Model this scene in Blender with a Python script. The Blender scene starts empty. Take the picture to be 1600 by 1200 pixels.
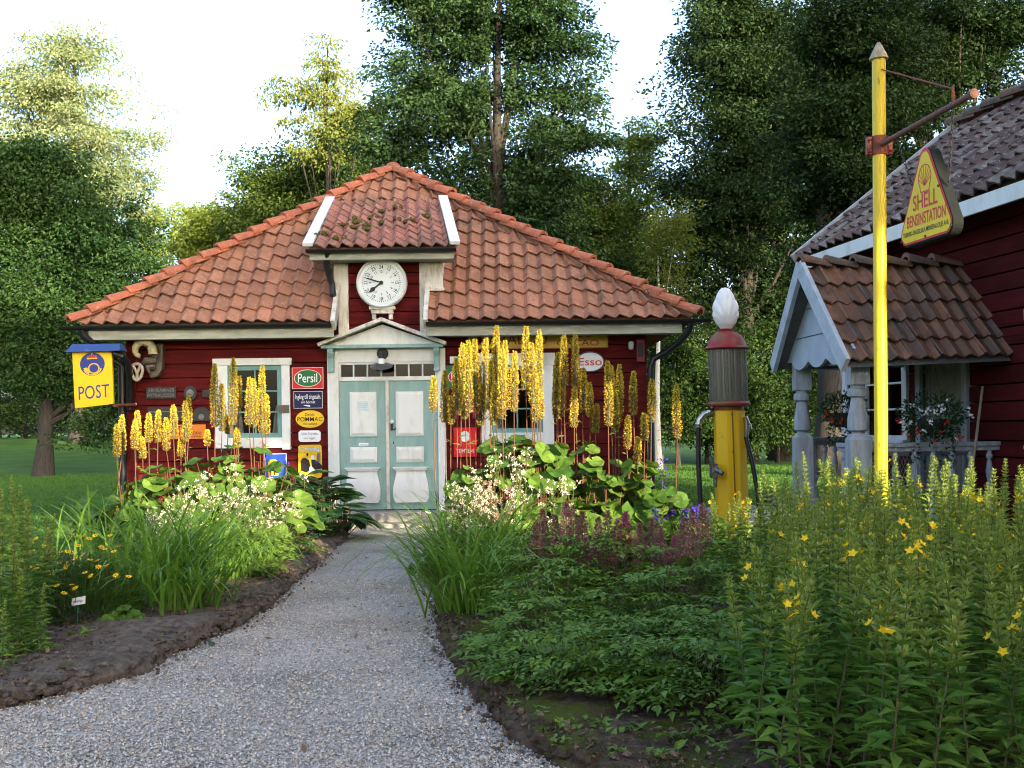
import bpy, math, random
import numpy as np
from mathutils import Vector

# ------------------------------------------------------------------ camera, world, sun, exposure
S = bpy.context.scene
COL = S.collection
R = math.radians
rng = np.random.default_rng(7)
random.seed(7)
FPX, PX0, PY0, ROLL, EYE = 1700.0, 800.0, 667.0, R(0.7), 1.5

cam_d = bpy.data.cameras.new('camera')
cam = bpy.data.objects.new('camera', cam_d)
COL.objects.link(cam)
S.camera = cam
cam.location = (0, 0, EYE)
cam.rotation_euler = (R(90), ROLL, 0)
cam_d.sensor_width = 36
cam_d.lens = 36 * FPX / 1600
cam_d.shift_y = 67 / 1600
cam_d.clip_start = 0.05
cam_d.clip_end = 2000

SUN_EL = R(13)
SUN_AZ = math.atan2(0.55, -0.83)          # from +Y towards +X
SUN_DIR = Vector((math.sin(SUN_AZ) * math.cos(SUN_EL), math.cos(SUN_AZ) * math.cos(SUN_EL), math.sin(SUN_EL)))
w = bpy.data.worlds.new('World')
S.world = w
w.use_nodes = True
nt = w.node_tree
bg = nt.nodes['Background']
sky = nt.nodes.new('ShaderNodeTexSky')
sky.sky_type = 'NISHITA'
sky.sun_disc = False
sky.sun_elevation = SUN_EL
sky.sun_rotation = SUN_AZ
sky.air_density = 0.7
sky.dust_density = 5.0
sky.ozone_density = 1.0
nt.links.new(sky.outputs[0], bg.inputs[0])
bg.inputs[1].default_value = 0.15
sun_d = bpy.data.lights.new('sun', 'SUN')
sun_d.energy = 2.6
sun_d.angle = R(0.5)
sun_d.color = (1.0, 0.84, 0.6)
sun = bpy.data.objects.new('sun', sun_d)
COL.objects.link(sun)
sun.rotation_euler = SUN_DIR.to_track_quat('Z', 'Y').to_euler()
sun.location = (20, -30, 30)
S.view_settings.view_transform = 'Standard'
S.view_settings.look = 'None'
S.view_settings.exposure = 2.72
S.view_settings.gamma = 1.0
S.view_settings.use_curve_mapping = False
S.render.engine = 'CYCLES'
S.cycles.max_bounces = 7
S.cycles.diffuse_bounces = 3
S.cycles.glossy_bounces = 2
S.cycles.transmission_bounces = 4
S.cycles.transparent_max_bounces = 8
S.cycles.use_denoising = True
S.cycles.filter_width = 1.1
S.cycles.caustics_reflective = False
S.cycles.caustics_refractive = False

# ------------------------------------------------------------------ helpers
CR, SR = math.cos(ROLL), math.sin(ROLL)
def ray(px, py):
    dx, dy = px - PX0, PY0 - py
    return (dx * CR + dy * SR) / FPX, (-dx * SR + dy * CR) / FPX
def P(px, py, Y):
    a, b = ray(px, py)
    return np.array((a * Y, Y, EYE + b * Y))
def G(px, py, z=0.0):
    a, b = ray(px, py)
    Y = (z - EYE) / b
    return np.array((a * Y, Y, z))
def RECT(px0, py0, px1, py1, Y):
    a = P(px0, (py0 + py1) / 2, Y)[0]; b = P(px1, (py0 + py1) / 2, Y)[0]
    t = P((px0 + px1) / 2, py0, Y)[2]; u = P((px0 + px1) / 2, py1, Y)[2]
    return a, b, u, t

def tag(o, label=None, cat=None, group=None, kind=None):
    if label: o['label'] = label
    if cat: o['category'] = cat
    if group: o['group'] = group
    if kind: o['kind'] = kind
    return o
def empty(name, loc, label=None, cat=None, group=None, rotz=0):
    o = bpy.data.objects.new(name, None)
    o.empty_display_size = 0.2
    o.location = tuple(float(x) for x in loc); o.rotation_euler = (0, 0, rotz)
    COL.objects.link(o)
    return tag(o, label, cat, group)
def wloc(o):
    v = np.zeros(3)
    while o is not None:
        v += np.array(o.location); o = o.parent
    return v

def mesh_from(name, V, loops, starts, totals, mi=None, smooth=False):
    me = bpy.data.meshes.new(name)
    me.vertices.add(len(V)); me.loops.add(len(loops)); me.polygons.add(len(starts))
    me.vertices.foreach_set('co', np.asarray(V, np.float32).ravel())
    me.loops.foreach_set('vertex_index', np.asarray(loops, np.int32))
    me.polygons.foreach_set('loop_start', np.asarray(starts, np.int32))
    me.polygons.foreach_set('loop_total', np.asarray(totals, np.int32))
    if mi is not None: me.polygons.foreach_set('material_index', np.asarray(mi, np.int32))
    me.polygons.foreach_set('use_smooth', np.full(len(starts), smooth, bool))
    me.update(calc_edges=True)
    me.validate()
    return me

class MB:
    """collects geometry in world coordinates (or local ones) and links it as one mesh object"""
    def __init__(s, fmap=None):
        s.V = []; s.n = 0; s.L = []; s.T = []; s.M = []; s.fmap = fmap
    def raw(s, V, F, mi=0):
        V = np.asarray(V, float).reshape(-1, 3)
        for f in F:
            s.L.append(np.asarray(f, np.int64) + s.n); s.T.append(np.array([len(f)])); s.M.append(np.array([mi]))
        s.V.append(V); s.n += len(V)
    def arr(s, V, F, mi=0):
        """V (n,3), F (m,k) int array"""
        V = np.asarray(V, float); F = np.asarray(F, np.int64)
        s.L.append((F + s.n).ravel()); s.T.append(np.full(len(F), F.shape[1]))
        s.M.append(np.full(len(F), mi) if np.isscalar(mi) else np.asarray(mi))
        s.V.append(V); s.n += len(V)
    def box(s, x0, x1, y0, y1, z0, z1, mi=0):
        V = [(x0,y0,z0),(x1,y0,z0),(x1,y1,z0),(x0,y1,z0),(x0,y0,z1),(x1,y0,z1),(x1,y1,z1),(x0,y1,z1)]
        s.raw(V, [(0,3,2,1),(4,5,6,7),(0,1,5,4),(1,2,6,5),(2,3,7,6),(3,0,4,7)], mi)
    def beam(s, a, b, wd, hd, mi=0, up=(0,0,1)):
        """box bar from a to b with width wd (sideways) and height hd (along up)"""
        a = np.asarray(a, float); b = np.asarray(b, float); d = b - a; d /= np.linalg.norm(d)
        x = np.cross(d, up); x /= np.linalg.norm(x); z = np.cross(x, d)
        V = []
        for p in (a, b):
            for i, j in ((-1,-1),(1,-1),(1,1),(-1,1)): V.append(p + x*i*wd/2 + z*j*hd/2)
        s.raw(V, [(0,1,2,3),(7,6,5,4),(0,4,5,1),(1,5,6,2),(2,6,7,3),(3,7,4,0)], mi)
    def prism(s, poly, y0, y1, mi=0):
        """polygon of (x,z) points extruded from y0 (front) to y1"""
        n = len(poly)
        V = [(x, y0, z) for x, z in poly] + [(x, y1, z) for x, z in poly]
        F = [tuple(range(n)), tuple(range(2*n-1, n-1, -1))] + [(i, i+n, (i+1)%n+n, (i+1)%n) for i in range(n)]
        s.raw(V, F, mi)
    def tube(s, pts, rad, seg=8, mi=0, cap=True):
        pts = np.asarray(pts, float); n = len(pts)
        rad = np.full(n, rad) if np.isscalar(rad) else np.asarray(rad, float)
        d = np.gradient(pts, axis=0); d /= np.linalg.norm(d, axis=1)[:, None] + 1e-9
        ref = np.array((0, 0, 1.0)) if abs(d[0][2]) < 0.9 else np.array((1.0, 0, 0))
        x = np.cross(d[0], ref); x /= np.linalg.norm(x)
        an = np.arange(seg) * 2 * math.pi / seg
        V = []
        for i in range(n):
            x = x - d[i] * np.dot(x, d[i]); x /= np.linalg.norm(x) + 1e-9
            y = np.cross(d[i], x)
            V.append(pts[i] + rad[i] * (np.cos(an)[:, None] * x + np.sin(an)[:, None] * y))
        V = np.concatenate(V)
        i = np.repeat(np.arange(n - 1), seg); j = np.tile(np.arange(seg), n - 1); k = (j + 1) % seg
        F = np.stack([i*seg+j, i*seg+k, (i+1)*seg+k, (i+1)*seg+j], 1)
        b = s.n
        s.arr(V, F, mi)
        if cap:
            for base, rev in ((b, True), (b + (n-1)*seg, False)):
                f = np.arange(base, base + seg)
                s.L.append(f[::-1] if rev else f); s.T.append(np.array([seg])); s.M.append(np.array([mi]))
    def lathe(s, prof, c, seg=24, mi=0, sx=1.0):
        prof = np.asarray(prof, float); n = len(prof)
        an = np.arange(seg) * 2 * math.pi / seg
        V = np.zeros((n, seg, 3))
        V[:, :, 0] = c[0] + prof[:, 0][:, None] * np.cos(an) * sx
        V[:, :, 1] = c[1] + prof[:, 0][:, None] * np.sin(an)
        V[:, :, 2] = c[2] + prof[:, 1][:, None]
        i = np.repeat(np.arange(n - 1), seg); j = np.tile(np.arange(seg), n - 1); k = (j + 1) % seg
        b = s.n
        s.arr(V.reshape(-1, 3), np.stack([i*seg+j, i*seg+k, (i+1)*seg+k, (i+1)*seg+j], 1), mi)
        for base, rev, r in ((b, True, prof[0, 0]), (b + (n-1)*seg, False, prof[-1, 0])):
            if r > 1e-4:
                f = np.arange(base, base + seg)
                s.L.append(f[::-1] if rev else f); s.T.append(np.array([seg])); s.M.append(np.array([mi]))
    def text(s, body, cx, zb, y, h, wd=None, mi=0, fn=None, bold=0.0):
        V, F = text_geo(body, bold)
        V = V.copy(); sx = h
        if wd: sx = wd / (V[:, 0].max() - V[:, 0].min())
        mid = (V[:, 0].max() + V[:, 0].min()) / 2
        X = (V[:, 0] - mid) * sx; Z = V[:, 1] * h
        if fn is None: W = np.stack([cx + X, np.full(len(V), y), zb + Z], 1)
        else: W = np.array([fn(cx + a, zb + b) for a, b in zip(X, Z)])
        s.raw(W, F, mi)
    def disc(s, cx, cz, rx, rz, y0, y1, mi=0, seg=40):
        s.prism([(cx + rx*math.cos(2*math.pi*i/seg), cz + rz*math.sin(2*math.pi*i/seg)) for i in range(seg)], y0, y1, mi)
    def build(s, name, mats, parent=None, smooth=False, bevel=0, origin=None):
        V = np.concatenate(s.V)
        if s.fmap is not None: V = s.fmap(V)
        if not isinstance(mats, (list, tuple)): mats = [mats]
        if parent is not None: o0 = wloc(parent)
        elif origin is not None: o0 = np.asarray(origin, float)
        else: o0 = np.array(((V[:,0].min()+V[:,0].max())/2, (V[:,1].min()+V[:,1].max())/2, V[:,2].min()))
        T = np.concatenate(s.T)
        me = mesh_from(name, V - o0, np.concatenate(s.L), np.concatenate([[0], np.cumsum(T)[:-1]]), T, np.concatenate(s.M), smooth)
        for m in mats: me.materials.append(m)
        o = bpy.data.objects.new(name, me)
        COL.objects.link(o)
        if parent is not None: o.parent = parent
        else: o.location = tuple(o0)
        if smooth:
            me.set_sharp_from_angle(angle=R(40))
        if bevel:
            b = o.modifiers.new('bevel', 'BEVEL'); b.width = bevel; b.segments = 2; b.limit_method = 'ANGLE'; b.angle_limit = R(40)
        return o

_tc = {}
def text_geo(body, bold=0.0):
    key = (body, bold)
    if key in _tc: return _tc[key]
    cu = bpy.data.curves.new('t', 'FONT'); cu.body = body; cu.size = 1.0; cu.offset = bold; cu.resolution_u = 3
    o = bpy.data.objects.new('t', cu); COL.objects.link(o)
    dg = bpy.context.evaluated_depsgraph_get()
    me = o.evaluated_get(dg).to_mesh()
    V = np.array([v.co[:] for v in me.vertices]); F = [tuple(p.vertices) for p in me.polygons]
    o.evaluated_get(dg).to_mesh_clear()
    bpy.data.objects.remove(o); bpy.data.curves.remove(cu)
    cap = 0.73
    V[:, 1] /= cap; V[:, 0] /= cap
    _tc[key] = (V, F)
    return _tc[key]

# ------------------------------------------------------------------ materials
def newmat(name):
    m = bpy.data.materials.new(name); m.use_nodes = True
    return m, m.node_tree.nodes, m.node_tree.links, m.node_tree.nodes['Principled BSDF']
def rgb(c): return (c[0], c[1], c[2], 1.0)
def srgb(r, g, b):
    f = lambda c: (c/255/12.92) if c/255 <= 0.04045 else ((c/255+0.055)/1.055)**2.4
    return (f(r), f(g), f(b))
def mat(name, col, col2=None, rough=0.6, spec=0.3, vscale=6.0, lo=0.35, hi=0.7, bump=0.0, bscale=40.0, metal=0.0, stretch=None, island=0.0, detail=6.0):
    """two-colour noise paint with bump; col2 = the worn or dirty tone"""
    m, N, L, b = newmat(name)
    b.inputs['Roughness'].default_value = rough
    b.inputs['Specular IOR Level'].default_value = spec
    b.inputs['Metallic'].default_value = metal
    tc = N.new('ShaderNodeTexCoord'); mp = N.new('ShaderNodeMapping')
    L.new(tc.outputs['Object'], mp.inputs[0])
    if stretch: mp.inputs['Scale'].default_value = stretch
    nz = N.new('ShaderNodeTexNoise'); nz.inputs['Scale'].default_value = vscale; nz.inputs['Detail'].default_value = detail; nz.inputs['Roughness'].default_value = 0.65
    L.new(mp.outputs[0], nz.inputs[0])
    rp = N.new('ShaderNodeValToRGB'); rp.color_ramp.elements[0].position = lo; rp.color_ramp.elements[1].position = hi
    if col2 is None: col2 = tuple(c * 0.7 for c in col)
    rp.color_ramp.elements[0].color = rgb(col2); rp.color_ramp.elements[1].color = rgb(col)
    L.new(nz.outputs[0], rp.inputs[0])
    out = rp.outputs[0]
    if island:
        g = N.new('ShaderNodeNewGeometry'); hs = N.new('ShaderNodeHueSaturation')
        mr = N.new('ShaderNodeMapRange'); mr.inputs[3].default_value = 1 - island; mr.inputs[4].default_value = 1 + island
        L.new(g.outputs['Random Per Island'], mr.inputs[0]); L.new(mr.outputs[0], hs.inputs['Value']); L.new(out, hs.inputs['Color'])
        out = hs.outputs[0]
    L.new(out, b.inputs['Base Color'])
    if bump:
        n2 = N.new('ShaderNodeTexNoise'); n2.inputs['Scale'].default_value = bscale; n2.inputs['Detail'].default_value = 5
        L.new(mp.outputs[0], n2.inputs[0])
        bp = N.new('ShaderNodeBump'); bp.inputs['Strength'].default_value = bump; bp.inputs['Distance'].default_value = 0.02
        L.new(n2.outputs[0], bp.inputs['Height']); L.new(bp.outputs[0], b.inputs['Normal'])
    return m
def leafmat(name, a, b2, trans=0.35, rough=0.45, spec=0.12, tint=(1.25, 1.15, 0.45), clumps=0.0, vein=0.0):
    """leaf: colour differs from leaf to leaf between a and b2, and light passes through"""
    m, N, L, b = newmat(name)
    g = N.new('ShaderNodeNewGeometry'); rp = N.new('ShaderNodeValToRGB')
    rp.color_ramp.elements[0].color = rgb(a); rp.color_ramp.elements[1].color = rgb(b2)
    if clumps:            # twigs differ in hue from bough to bough
        tc = N.new('ShaderNodeTexCoord'); nz = N.new('ShaderNodeTexNoise'); nz.inputs['Scale'].default_value = clumps; nz.inputs['Detail'].default_value = 3
        mr = N.new('ShaderNodeMapRange'); mr.inputs[1].default_value = .35; mr.inputs[2].default_value = .65; mr.inputs[3].default_value = -.35; mr.inputs[4].default_value = .45
        ad = N.new('ShaderNodeMath'); ad.use_clamp = True
        L.new(tc.outputs['Object'], nz.inputs[0]); L.new(nz.outputs[0], mr.inputs[0]); L.new(mr.outputs[0], ad.inputs[0]); L.new(g.outputs['Random Per Island'], ad.inputs[1]); L.new(ad.outputs[0], rp.inputs[0])
    else: L.new(g.outputs['Random Per Island'], rp.inputs[0])
    L.new(rp.outputs[0], b.inputs['Base Color'])
    b.inputs['Roughness'].default_value = rough; b.inputs['Specular IOR Level'].default_value = spec
    if vein:             # faint mottling and crinkle of a big leaf
        tc = N.new('ShaderNodeTexCoord'); nz = N.new('ShaderNodeTexNoise'); nz.inputs['Scale'].default_value = vein; nz.inputs['Detail'].default_value = 5; L.new(tc.outputs['Object'], nz.inputs[0])
        hs = N.new('ShaderNodeHueSaturation'); mr = N.new('ShaderNodeMapRange'); mr.inputs[1].default_value = .35; mr.inputs[2].default_value = .65; mr.inputs[3].default_value = .55; mr.inputs[4].default_value = 1.25
        L.new(nz.outputs[0], mr.inputs[0]); L.new(mr.outputs[0], hs.inputs['Value']); L.new(rp.outputs[0], hs.inputs['Color']); L.new(hs.outputs[0], b.inputs['Base Color'])
        bp = N.new('ShaderNodeBump'); bp.inputs['Strength'].default_value = .9; bp.inputs['Distance'].default_value = .03; L.new(nz.outputs[0], bp.inputs['Height']); L.new(bp.outputs[0], b.inputs['Normal'])
    t = N.new('ShaderNodeBsdfTranslucent'); mx = N.new('ShaderNodeMixShader'); mu = N.new('ShaderNodeMix')
    mu.data_type = 'RGBA'; mu.blend_type = 'MULTIPLY'; mu.inputs[0].default_value = 1.0
    L.new(rp.outputs[0], mu.inputs[6]); mu.inputs[7].default_value = rgb(tint)
    L.new(mu.outputs[2], t.inputs[0])
    mx.inputs[0].default_value = trans
    L.new(b.outputs[0], mx.inputs[1]); L.new(t.outputs[0], mx.inputs[2])
    L.new(mx.outputs[0], N['Material Output'].inputs[0])
    return m
def glassmat(name, tint, refl=0.12, haze=0.0, hazecol=(0.3, 0.3, 0.28)):
    m, N, L, b = newmat(name)
    N.remove(b)
    tr = N.new('ShaderNodeBsdfTransparent'); tr.inputs[0].default_value = rgb(tint)
    gl = N.new('ShaderNodeBsdfGlossy'); gl.inputs[0].default_value = (.4, .42, .45, 1); gl.inputs['Roughness'].default_value = 0.06
    fr = N.new('ShaderNodeFresnel'); fr.inputs[0].default_value = 1.5
    ad = N.new('ShaderNodeMath'); ad.operation = 'ADD'; ad.inputs[1].default_value = refl; ad.use_clamp = True
    L.new(fr.outputs[0], ad.inputs[0])
    mx = N.new('ShaderNodeMixShader'); L.new(ad.outputs[0], mx.inputs[0]); L.new(tr.outputs[0], mx.inputs[1]); L.new(gl.outputs[0], mx.inputs[2])
    out = mx
    if haze:
        df = N.new('ShaderNodeBsdfDiffuse'); df.inputs[0].default_value = rgb(hazecol)
        m2 = N.new('ShaderNodeMixShader'); m2.inputs[0].default_value = haze
        L.new(mx.outputs[0], m2.inputs[1]); L.new(df.outputs[0], m2.inputs[2]); out = m2
    L.new(out.outputs[0], N['Material Output'].inputs[0])
    return m

M = {}
M['red'] = mat('falu_red_wood', (0.125, 0.011, 0.010), (0.062, 0.007, 0.007), rough=0.85, spec=0.1, vscale=2.2, stretch=(0.5, 3, 5), bump=0.35, bscale=30, island=0.12)
M['redfarm'] = mat('weathered_red_wood', (0.095, 0.010, 0.010), (0.05, 0.007, 0.008), rough=0.85, spec=0.1, vscale=2.2, stretch=(1, 1, 6), bump=0.35, bscale=30, island=0.15)
M['white'] = mat('white_paint', (0.66, 0.68, 0.66), (0.44, 0.43, 0.38), rough=0.6, vscale=3.5, lo=0.22, hi=0.5, bump=0.12, bscale=25, stretch=(1, 1, 0.4))
M['fascia'] = mat('weathered_white_wood', (0.44, 0.45, 0.38), (0.25, 0.26, 0.20), rough=0.7, vscale=4, stretch=(0.4, 1, 2), bump=0.2)
M['oldwhite'] = mat('peeling_white_wood', (0.62, 0.60, 0.53), (0.30, 0.27, 0.22), rough=0.75, vscale=5, lo=0.3, hi=0.55, stretch=(2, 2, 0.5), bump=0.3)
M['teal'] = mat('teal_paint', (0.265, 0.41, 0.375), (0.19, 0.32, 0.295), rough=0.55, vscale=5, stretch=(2, 1, 0.4), bump=0.12)
M['tealwin'] = mat('teal_sash_paint', (0.17, 0.34, 0.33), (0.11, 0.25, 0.24), rough=0.5, vscale=6, bump=0.1)
M['greyblue'] = mat('grey_blue_paint', (0.36, 0.395, 0.43), (0.20, 0.22, 0.245), rough=0.65, vscale=5, stretch=(3, 3, 0.4), lo=0.3, hi=0.62, bump=0.3, bscale=30)
M['black'] = mat('black_metal', (0.012, 0.012, 0.013), rough=0.4, spec=0.4, vscale=10)
M['stone'] = mat('grey_stone', (0.30, 0.29, 0.28), (0.17, 0.165, 0.16), rough=0.9, vscale=9, bump=0.5, bscale=20)
M['greystep'] = mat('grey_step', (0.33, 0.31, 0.28), (0.22, 0.21, 0.19), rough=0.85, vscale=7, bump=0.3)
M['flash'] = mat('zinc_flashing', (0.72, 0.76, 0.80), (0.36, 0.38, 0.40), rough=0.45, spec=0.5, vscale=14, lo=0.28, hi=0.46)
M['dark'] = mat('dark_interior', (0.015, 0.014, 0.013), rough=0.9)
M['curtain'] = mat('white_curtain', (0.6, 0.6, 0.57), rough=0.9, vscale=20, stretch=(1, 1, 0.1))
M['pane'] = glassmat('window_glass', (0.7, 0.74, 0.74), 0.0)
M['yellow'] = mat('yellow_enamel', (0.68, 0.45, 0.012), (0.60, 0.36, 0.012), rough=0.4, spec=0.25, vscale=5)
M['yellowdull'] = mat('dull_yellow_enamel', (0.50, 0.33, 0.012), (0.40, 0.25, 0.012), rough=0.4, spec=0.4, vscale=5)
M['polepaint'] = mat('yellow_pole_paint', (0.70, 0.50, 0.02), (0.30, 0.21, 0.03), rough=0.4, spec=0.35, vscale=16, lo=0.31, hi=0.42, stretch=(1, 1, 0.4), bump=0.1)
M['pumppaint'] = mat('pump_yellow_paint', (0.78, 0.46, 0.012), (0.42, 0.22, 0.02), rough=0.42, spec=0.3, vscale=11, lo=.27, hi=.37, bump=0.05)
M['pumpred'] = mat('worn_red_paint', (0.27, 0.018, 0.022), (0.19, 0.085, 0.04), rough=0.45, spec=0.35, vscale=7, lo=0.40, hi=0.58, bump=0.1)
M['rust'] = mat('rusty_red_metal', (0.28, 0.07, 0.04), (0.14, 0.045, 0.025), rough=0.7, vscale=15, bump=0.3)
M['rustbrown'] = mat('rust_brown_metal', (0.20, 0.085, 0.06), (0.11, 0.05, 0.04), rough=0.7, vscale=25, bump=0.3)
M['chrome'] = mat('nickel', (0.55, 0.54, 0.52), (0.30, 0.29, 0.28), rough=0.3, metal=0.9, vscale=20)
M['castiron'] = mat('dark_cast_iron', (0.035, 0.033, 0.03), (0.02, 0.02, 0.02), rough=0.5, vscale=10, bump=0.2)
M['castgrey'] = mat('worn_grey_relief', (0.22, 0.21, 0.19), (0.1, 0.1, 0.09), rough=0.5, vscale=30)
M['globe'] = mat('milk_glass', (0.80, 0.80, 0.80), (0.66, 0.66, 0.66), rough=0.25, spec=0.5, vscale=6)
M['pumpglass'] = glassmat('ribbed_glass', (0.62, 0.64, 0.60), 0.08, 0.26, (0.36, 0.35, 0.27))
for k, c in dict(blue=(0.012, 0.035, 0.20), navy=(0.008, 0.010, 0.06), signred=(0.55, 0.012, 0.014), signgreen=(0.01, 0.13, 0.045), signwhite=(0.75, 0.76, 0.76),
                 signblack=(0.012, 0.011, 0.012), gold=(0.72, 0.46, 0.02), postblue=(0.02, 0.035, 0.22), darkred=(0.27, 0.014, 0.014), paleblue=(0.30, 0.55, 0.75), orange=(0.62, 0.19, 0.02), cream=(0.7, 0.62, 0.4), brightblue=(0.02, 0.07, 0.42), brownplate=(0.11, 0.085, 0.06), maroon=(0.22, 0.03, 0.05), postyellow=(0.76, 0.50, 0.004), bluetext=(0.16, 0.2, 0.32)).items():
    M[k] = mat('enamel_' + k, c, (.13, .06, .035), rough=0.4, spec=0.22, vscale=13, lo=.24, hi=.31)
M['carved'] = mat('carved_dark_wood', (0.15, 0.12, 0.085), (0.06, 0.05, 0.04), rough=0.7, vscale=10, bump=0.4)
M['gilded'] = mat('worn_gilding', (0.52, 0.42, 0.14), (0.26, 0.25, 0.17), rough=0.5, vscale=22, bump=0.3)
M['palewood'] = mat('pale_carved_wood', (0.50, 0.44, 0.34), (0.30, 0.27, 0.2), rough=0.7, vscale=12, bump=0.2)
M['bark'] = mat('bark', (0.055, 0.046, 0.038), (0.022, 0.019, 0.017), rough=0.95, vscale=6, stretch=(3, 3, 0.6), bump=0.8, bscale=14)
M['birchbark'] = mat('birch_bark', (0.62, 0.56, 0.48), (0.10, 0.09, 0.08), rough=0.8, vscale=5, lo=0.32, hi=0.42, stretch=(1, 1, 2.5), bump=0.3)
M['broomwood'] = mat('broom_handle_wood', (0.42, 0.34, 0.26), (0.3, 0.24, 0.18), rough=0.7, vscale=12)

def tilemat(name, ramp, lich, dirt):
    m, N, L, b = newmat(name)
    g = N.new('ShaderNodeNewGeometry'); tc = N.new('ShaderNodeTexCoord')
    rp = N.new('ShaderNodeValToRGB')
    while len(rp.color_ramp.elements) < len(ramp): rp.color_ramp.elements.new(0.5)
    for i, c in enumerate(ramp):
        rp.color_ramp.elements[i].position = i / (len(ramp) - 1); rp.color_ramp.elements[i].color = rgb(c)
    L.new(g.outputs['Random Per Island'], rp.inputs[0])
    def layer(prev, col, scale, lo, hi, amount):
        nz = N.new('ShaderNodeTexNoise'); nz.inputs['Scale'].default_value = scale; nz.inputs['Detail'].default_value = 8; nz.inputs['Roughness'].default_value = 0.7
        L.new(tc.outputs['Object'], nz.inputs[0])
        mr = N.new('ShaderNodeMapRange'); mr.inputs[1].default_value = lo; mr.inputs[2].default_value = hi; mr.inputs[4].default_value = amount
        L.new(nz.outputs[0], mr.inputs[0])
        mx = N.new('ShaderNodeMix'); mx.data_type = 'RGBA'
        L.new(mr.outputs[0], mx.inputs[0]); L.new(prev, mx.inputs[6]); mx.inputs[7].default_value = rgb(col)
        return mx.outputs[2]
    o = layer(rp.outputs[0], dirt, 1.3, 0.40, 0.72, 0.8)
    o = layer(o, dirt, 7.0, 0.50, 0.70, 0.75)
    o = layer(o, lich, 17.0, 0.56, 0.66, 0.7)
    o = layer(o, tuple(c*.35 for c in dirt), 3.3, 0.56, 0.72, 0.7)
    L.new(o, b.inputs['Base Color'])
    b.inputs['Roughness'].default_value = 0.8; b.inputs['Specular IOR Level'].default_value = 0.2
    nz = N.new('ShaderNodeTexNoise'); nz.inputs['Scale'].default_value = 60; L.new(tc.outputs['Object'], nz.inputs[0])
    bp = N.new('ShaderNodeBump'); bp.inputs['Strength'].default_value = 0.35; bp.inputs['Distance'].default_value = 0.01
    L.new(nz.outputs[0], bp.inputs['Height']); L.new(bp.outputs[0], b.inputs['Normal'])
    return m
M['tile'] = tilemat('clay_pantile', [(0.35, 0.15, 0.085), (0.41, 0.178, 0.10), (0.29, 0.13, 0.082), (0.44, 0.205, 0.125), (0.36, 0.165, 0.105)], (0.38, 0.32, 0.24), (0.17, 0.095, 0.062))
M['dtile'] = tilemat('mossy_pantile', [(0.40, 0.16, 0.115), (0.46, 0.20, 0.15), (0.36, 0.14, 0.10), (0.46, 0.23, 0.17)], (0.30, 0.26, 0.18), (0.14, 0.095, 0.06))
M['htile'] = tilemat('hip_tile_clay', [(0.46, 0.135, 0.07), (0.54, 0.17, 0.085), (0.42, 0.125, 0.068)], (0.42, 0.33, 0.24), (0.24, 0.10, 0.06))
M['ptile'] = tilemat('dark_pantile', [(0.25, 0.11, 0.06), (0.18, 0.085, 0.05), (0.31, 0.14, 0.075), (0.10, 0.08, 0.065), (0.23, 0.105, 0.06)], (0.14, 0.12, 0.09), (0.08, 0.055, 0.04))
M['ftile'] = tilemat('lichen_pantile', [(0.13, 0.08, 0.065), (0.10, 0.065, 0.055), (0.16, 0.10, 0.08), (0.26, 0.23, 0.205), (0.12, 0.075, 0.06), (0.11, 0.07, 0.06)], (0.46, 0.43, 0.39), (0.07, 0.052, 0.046))
M['moss'] = mat('roof_moss', (0.13, 0.12, 0.02), (0.045, 0.04, 0.02), rough=1.0, vscale=30, bump=0.6)

def tile_roof(mb, c00, c10, c01, c11, nc, nr, clip=None, skip=None, amp=0.028, mi=0, lift=0.046):
    """pantiles on the bilinear patch c00 c10 (eave) c01 c11 (ridge); every tile is a shell of its own"""
    c00, c10, c01, c11 = (np.asarray(c, float) for c in (c00, c10, c01, c11))
    nrm = np.cross(c10 - c00, c01 - c00); nrm /= np.linalg.norm(nrm)
    if nrm[2] < 0: nrm = -nrm
    k = 9
    a_ = np.linspace(0, 1, k)
    ph = amp * (np.sin(2*np.pi*a_ + 0.5) + 0.35*np.sin(4*np.pi*a_ + 0.9))
    sl = np.linalg.norm(c01 - c00)
    ov = 0.05 / sl
    for j in range(nr):
        for i in range(nc):
            b0, b1 = j / nr - ov * (j > 0) * 0.5, min(1.0, (j + 1) / nr + ov)
            if skip is not None and skip((i + .5) / nc, (j + .5) / nr): continue
            A = (i + a_) / nc
            if clip is not None:
                lo0, hi0 = clip(b0); lo1, hi1 = clip(b1)
                if A[-1] <= lo0 or A[0] >= hi0: continue
                A0 = np.clip(A, lo0, hi0); A1 = np.clip(A, lo1, hi1)
            else: A0 = A1 = A
            j1, j2 = rng.normal(0, 0.0055, 2); A = A + rng.normal(0, .05)/nc
            def pt(a, b, h):
                p = ((1-a)*(1-b))[:, None]*c00 + (a*(1-b))[:, None]*c10 + ((1-a)*b)[:, None]*c01 + (a*b)[:, None]*c11
                return p + nrm * h[:, None]
            be = b0 + rng.normal(0, 0.005)*(j > 0)
            lowt = pt(A0, np.full(k, be), ph + lift + j1)
            upt = pt(A1, np.full(k, b1), ph + j2)
            lowb = pt(A0, np.full(k, be), ph + lift + j1 - 0.02)
            V = np.concatenate([lowb, lowt, upt])
            q = np.arange(k - 1)
            F = np.concatenate([np.stack([q, q+1, q+k+1, q+k], 1), np.stack([q+k, q+k+1, q+2*k+1, q+2*k], 1)])
            mb.arr(V, F, mi)
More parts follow.
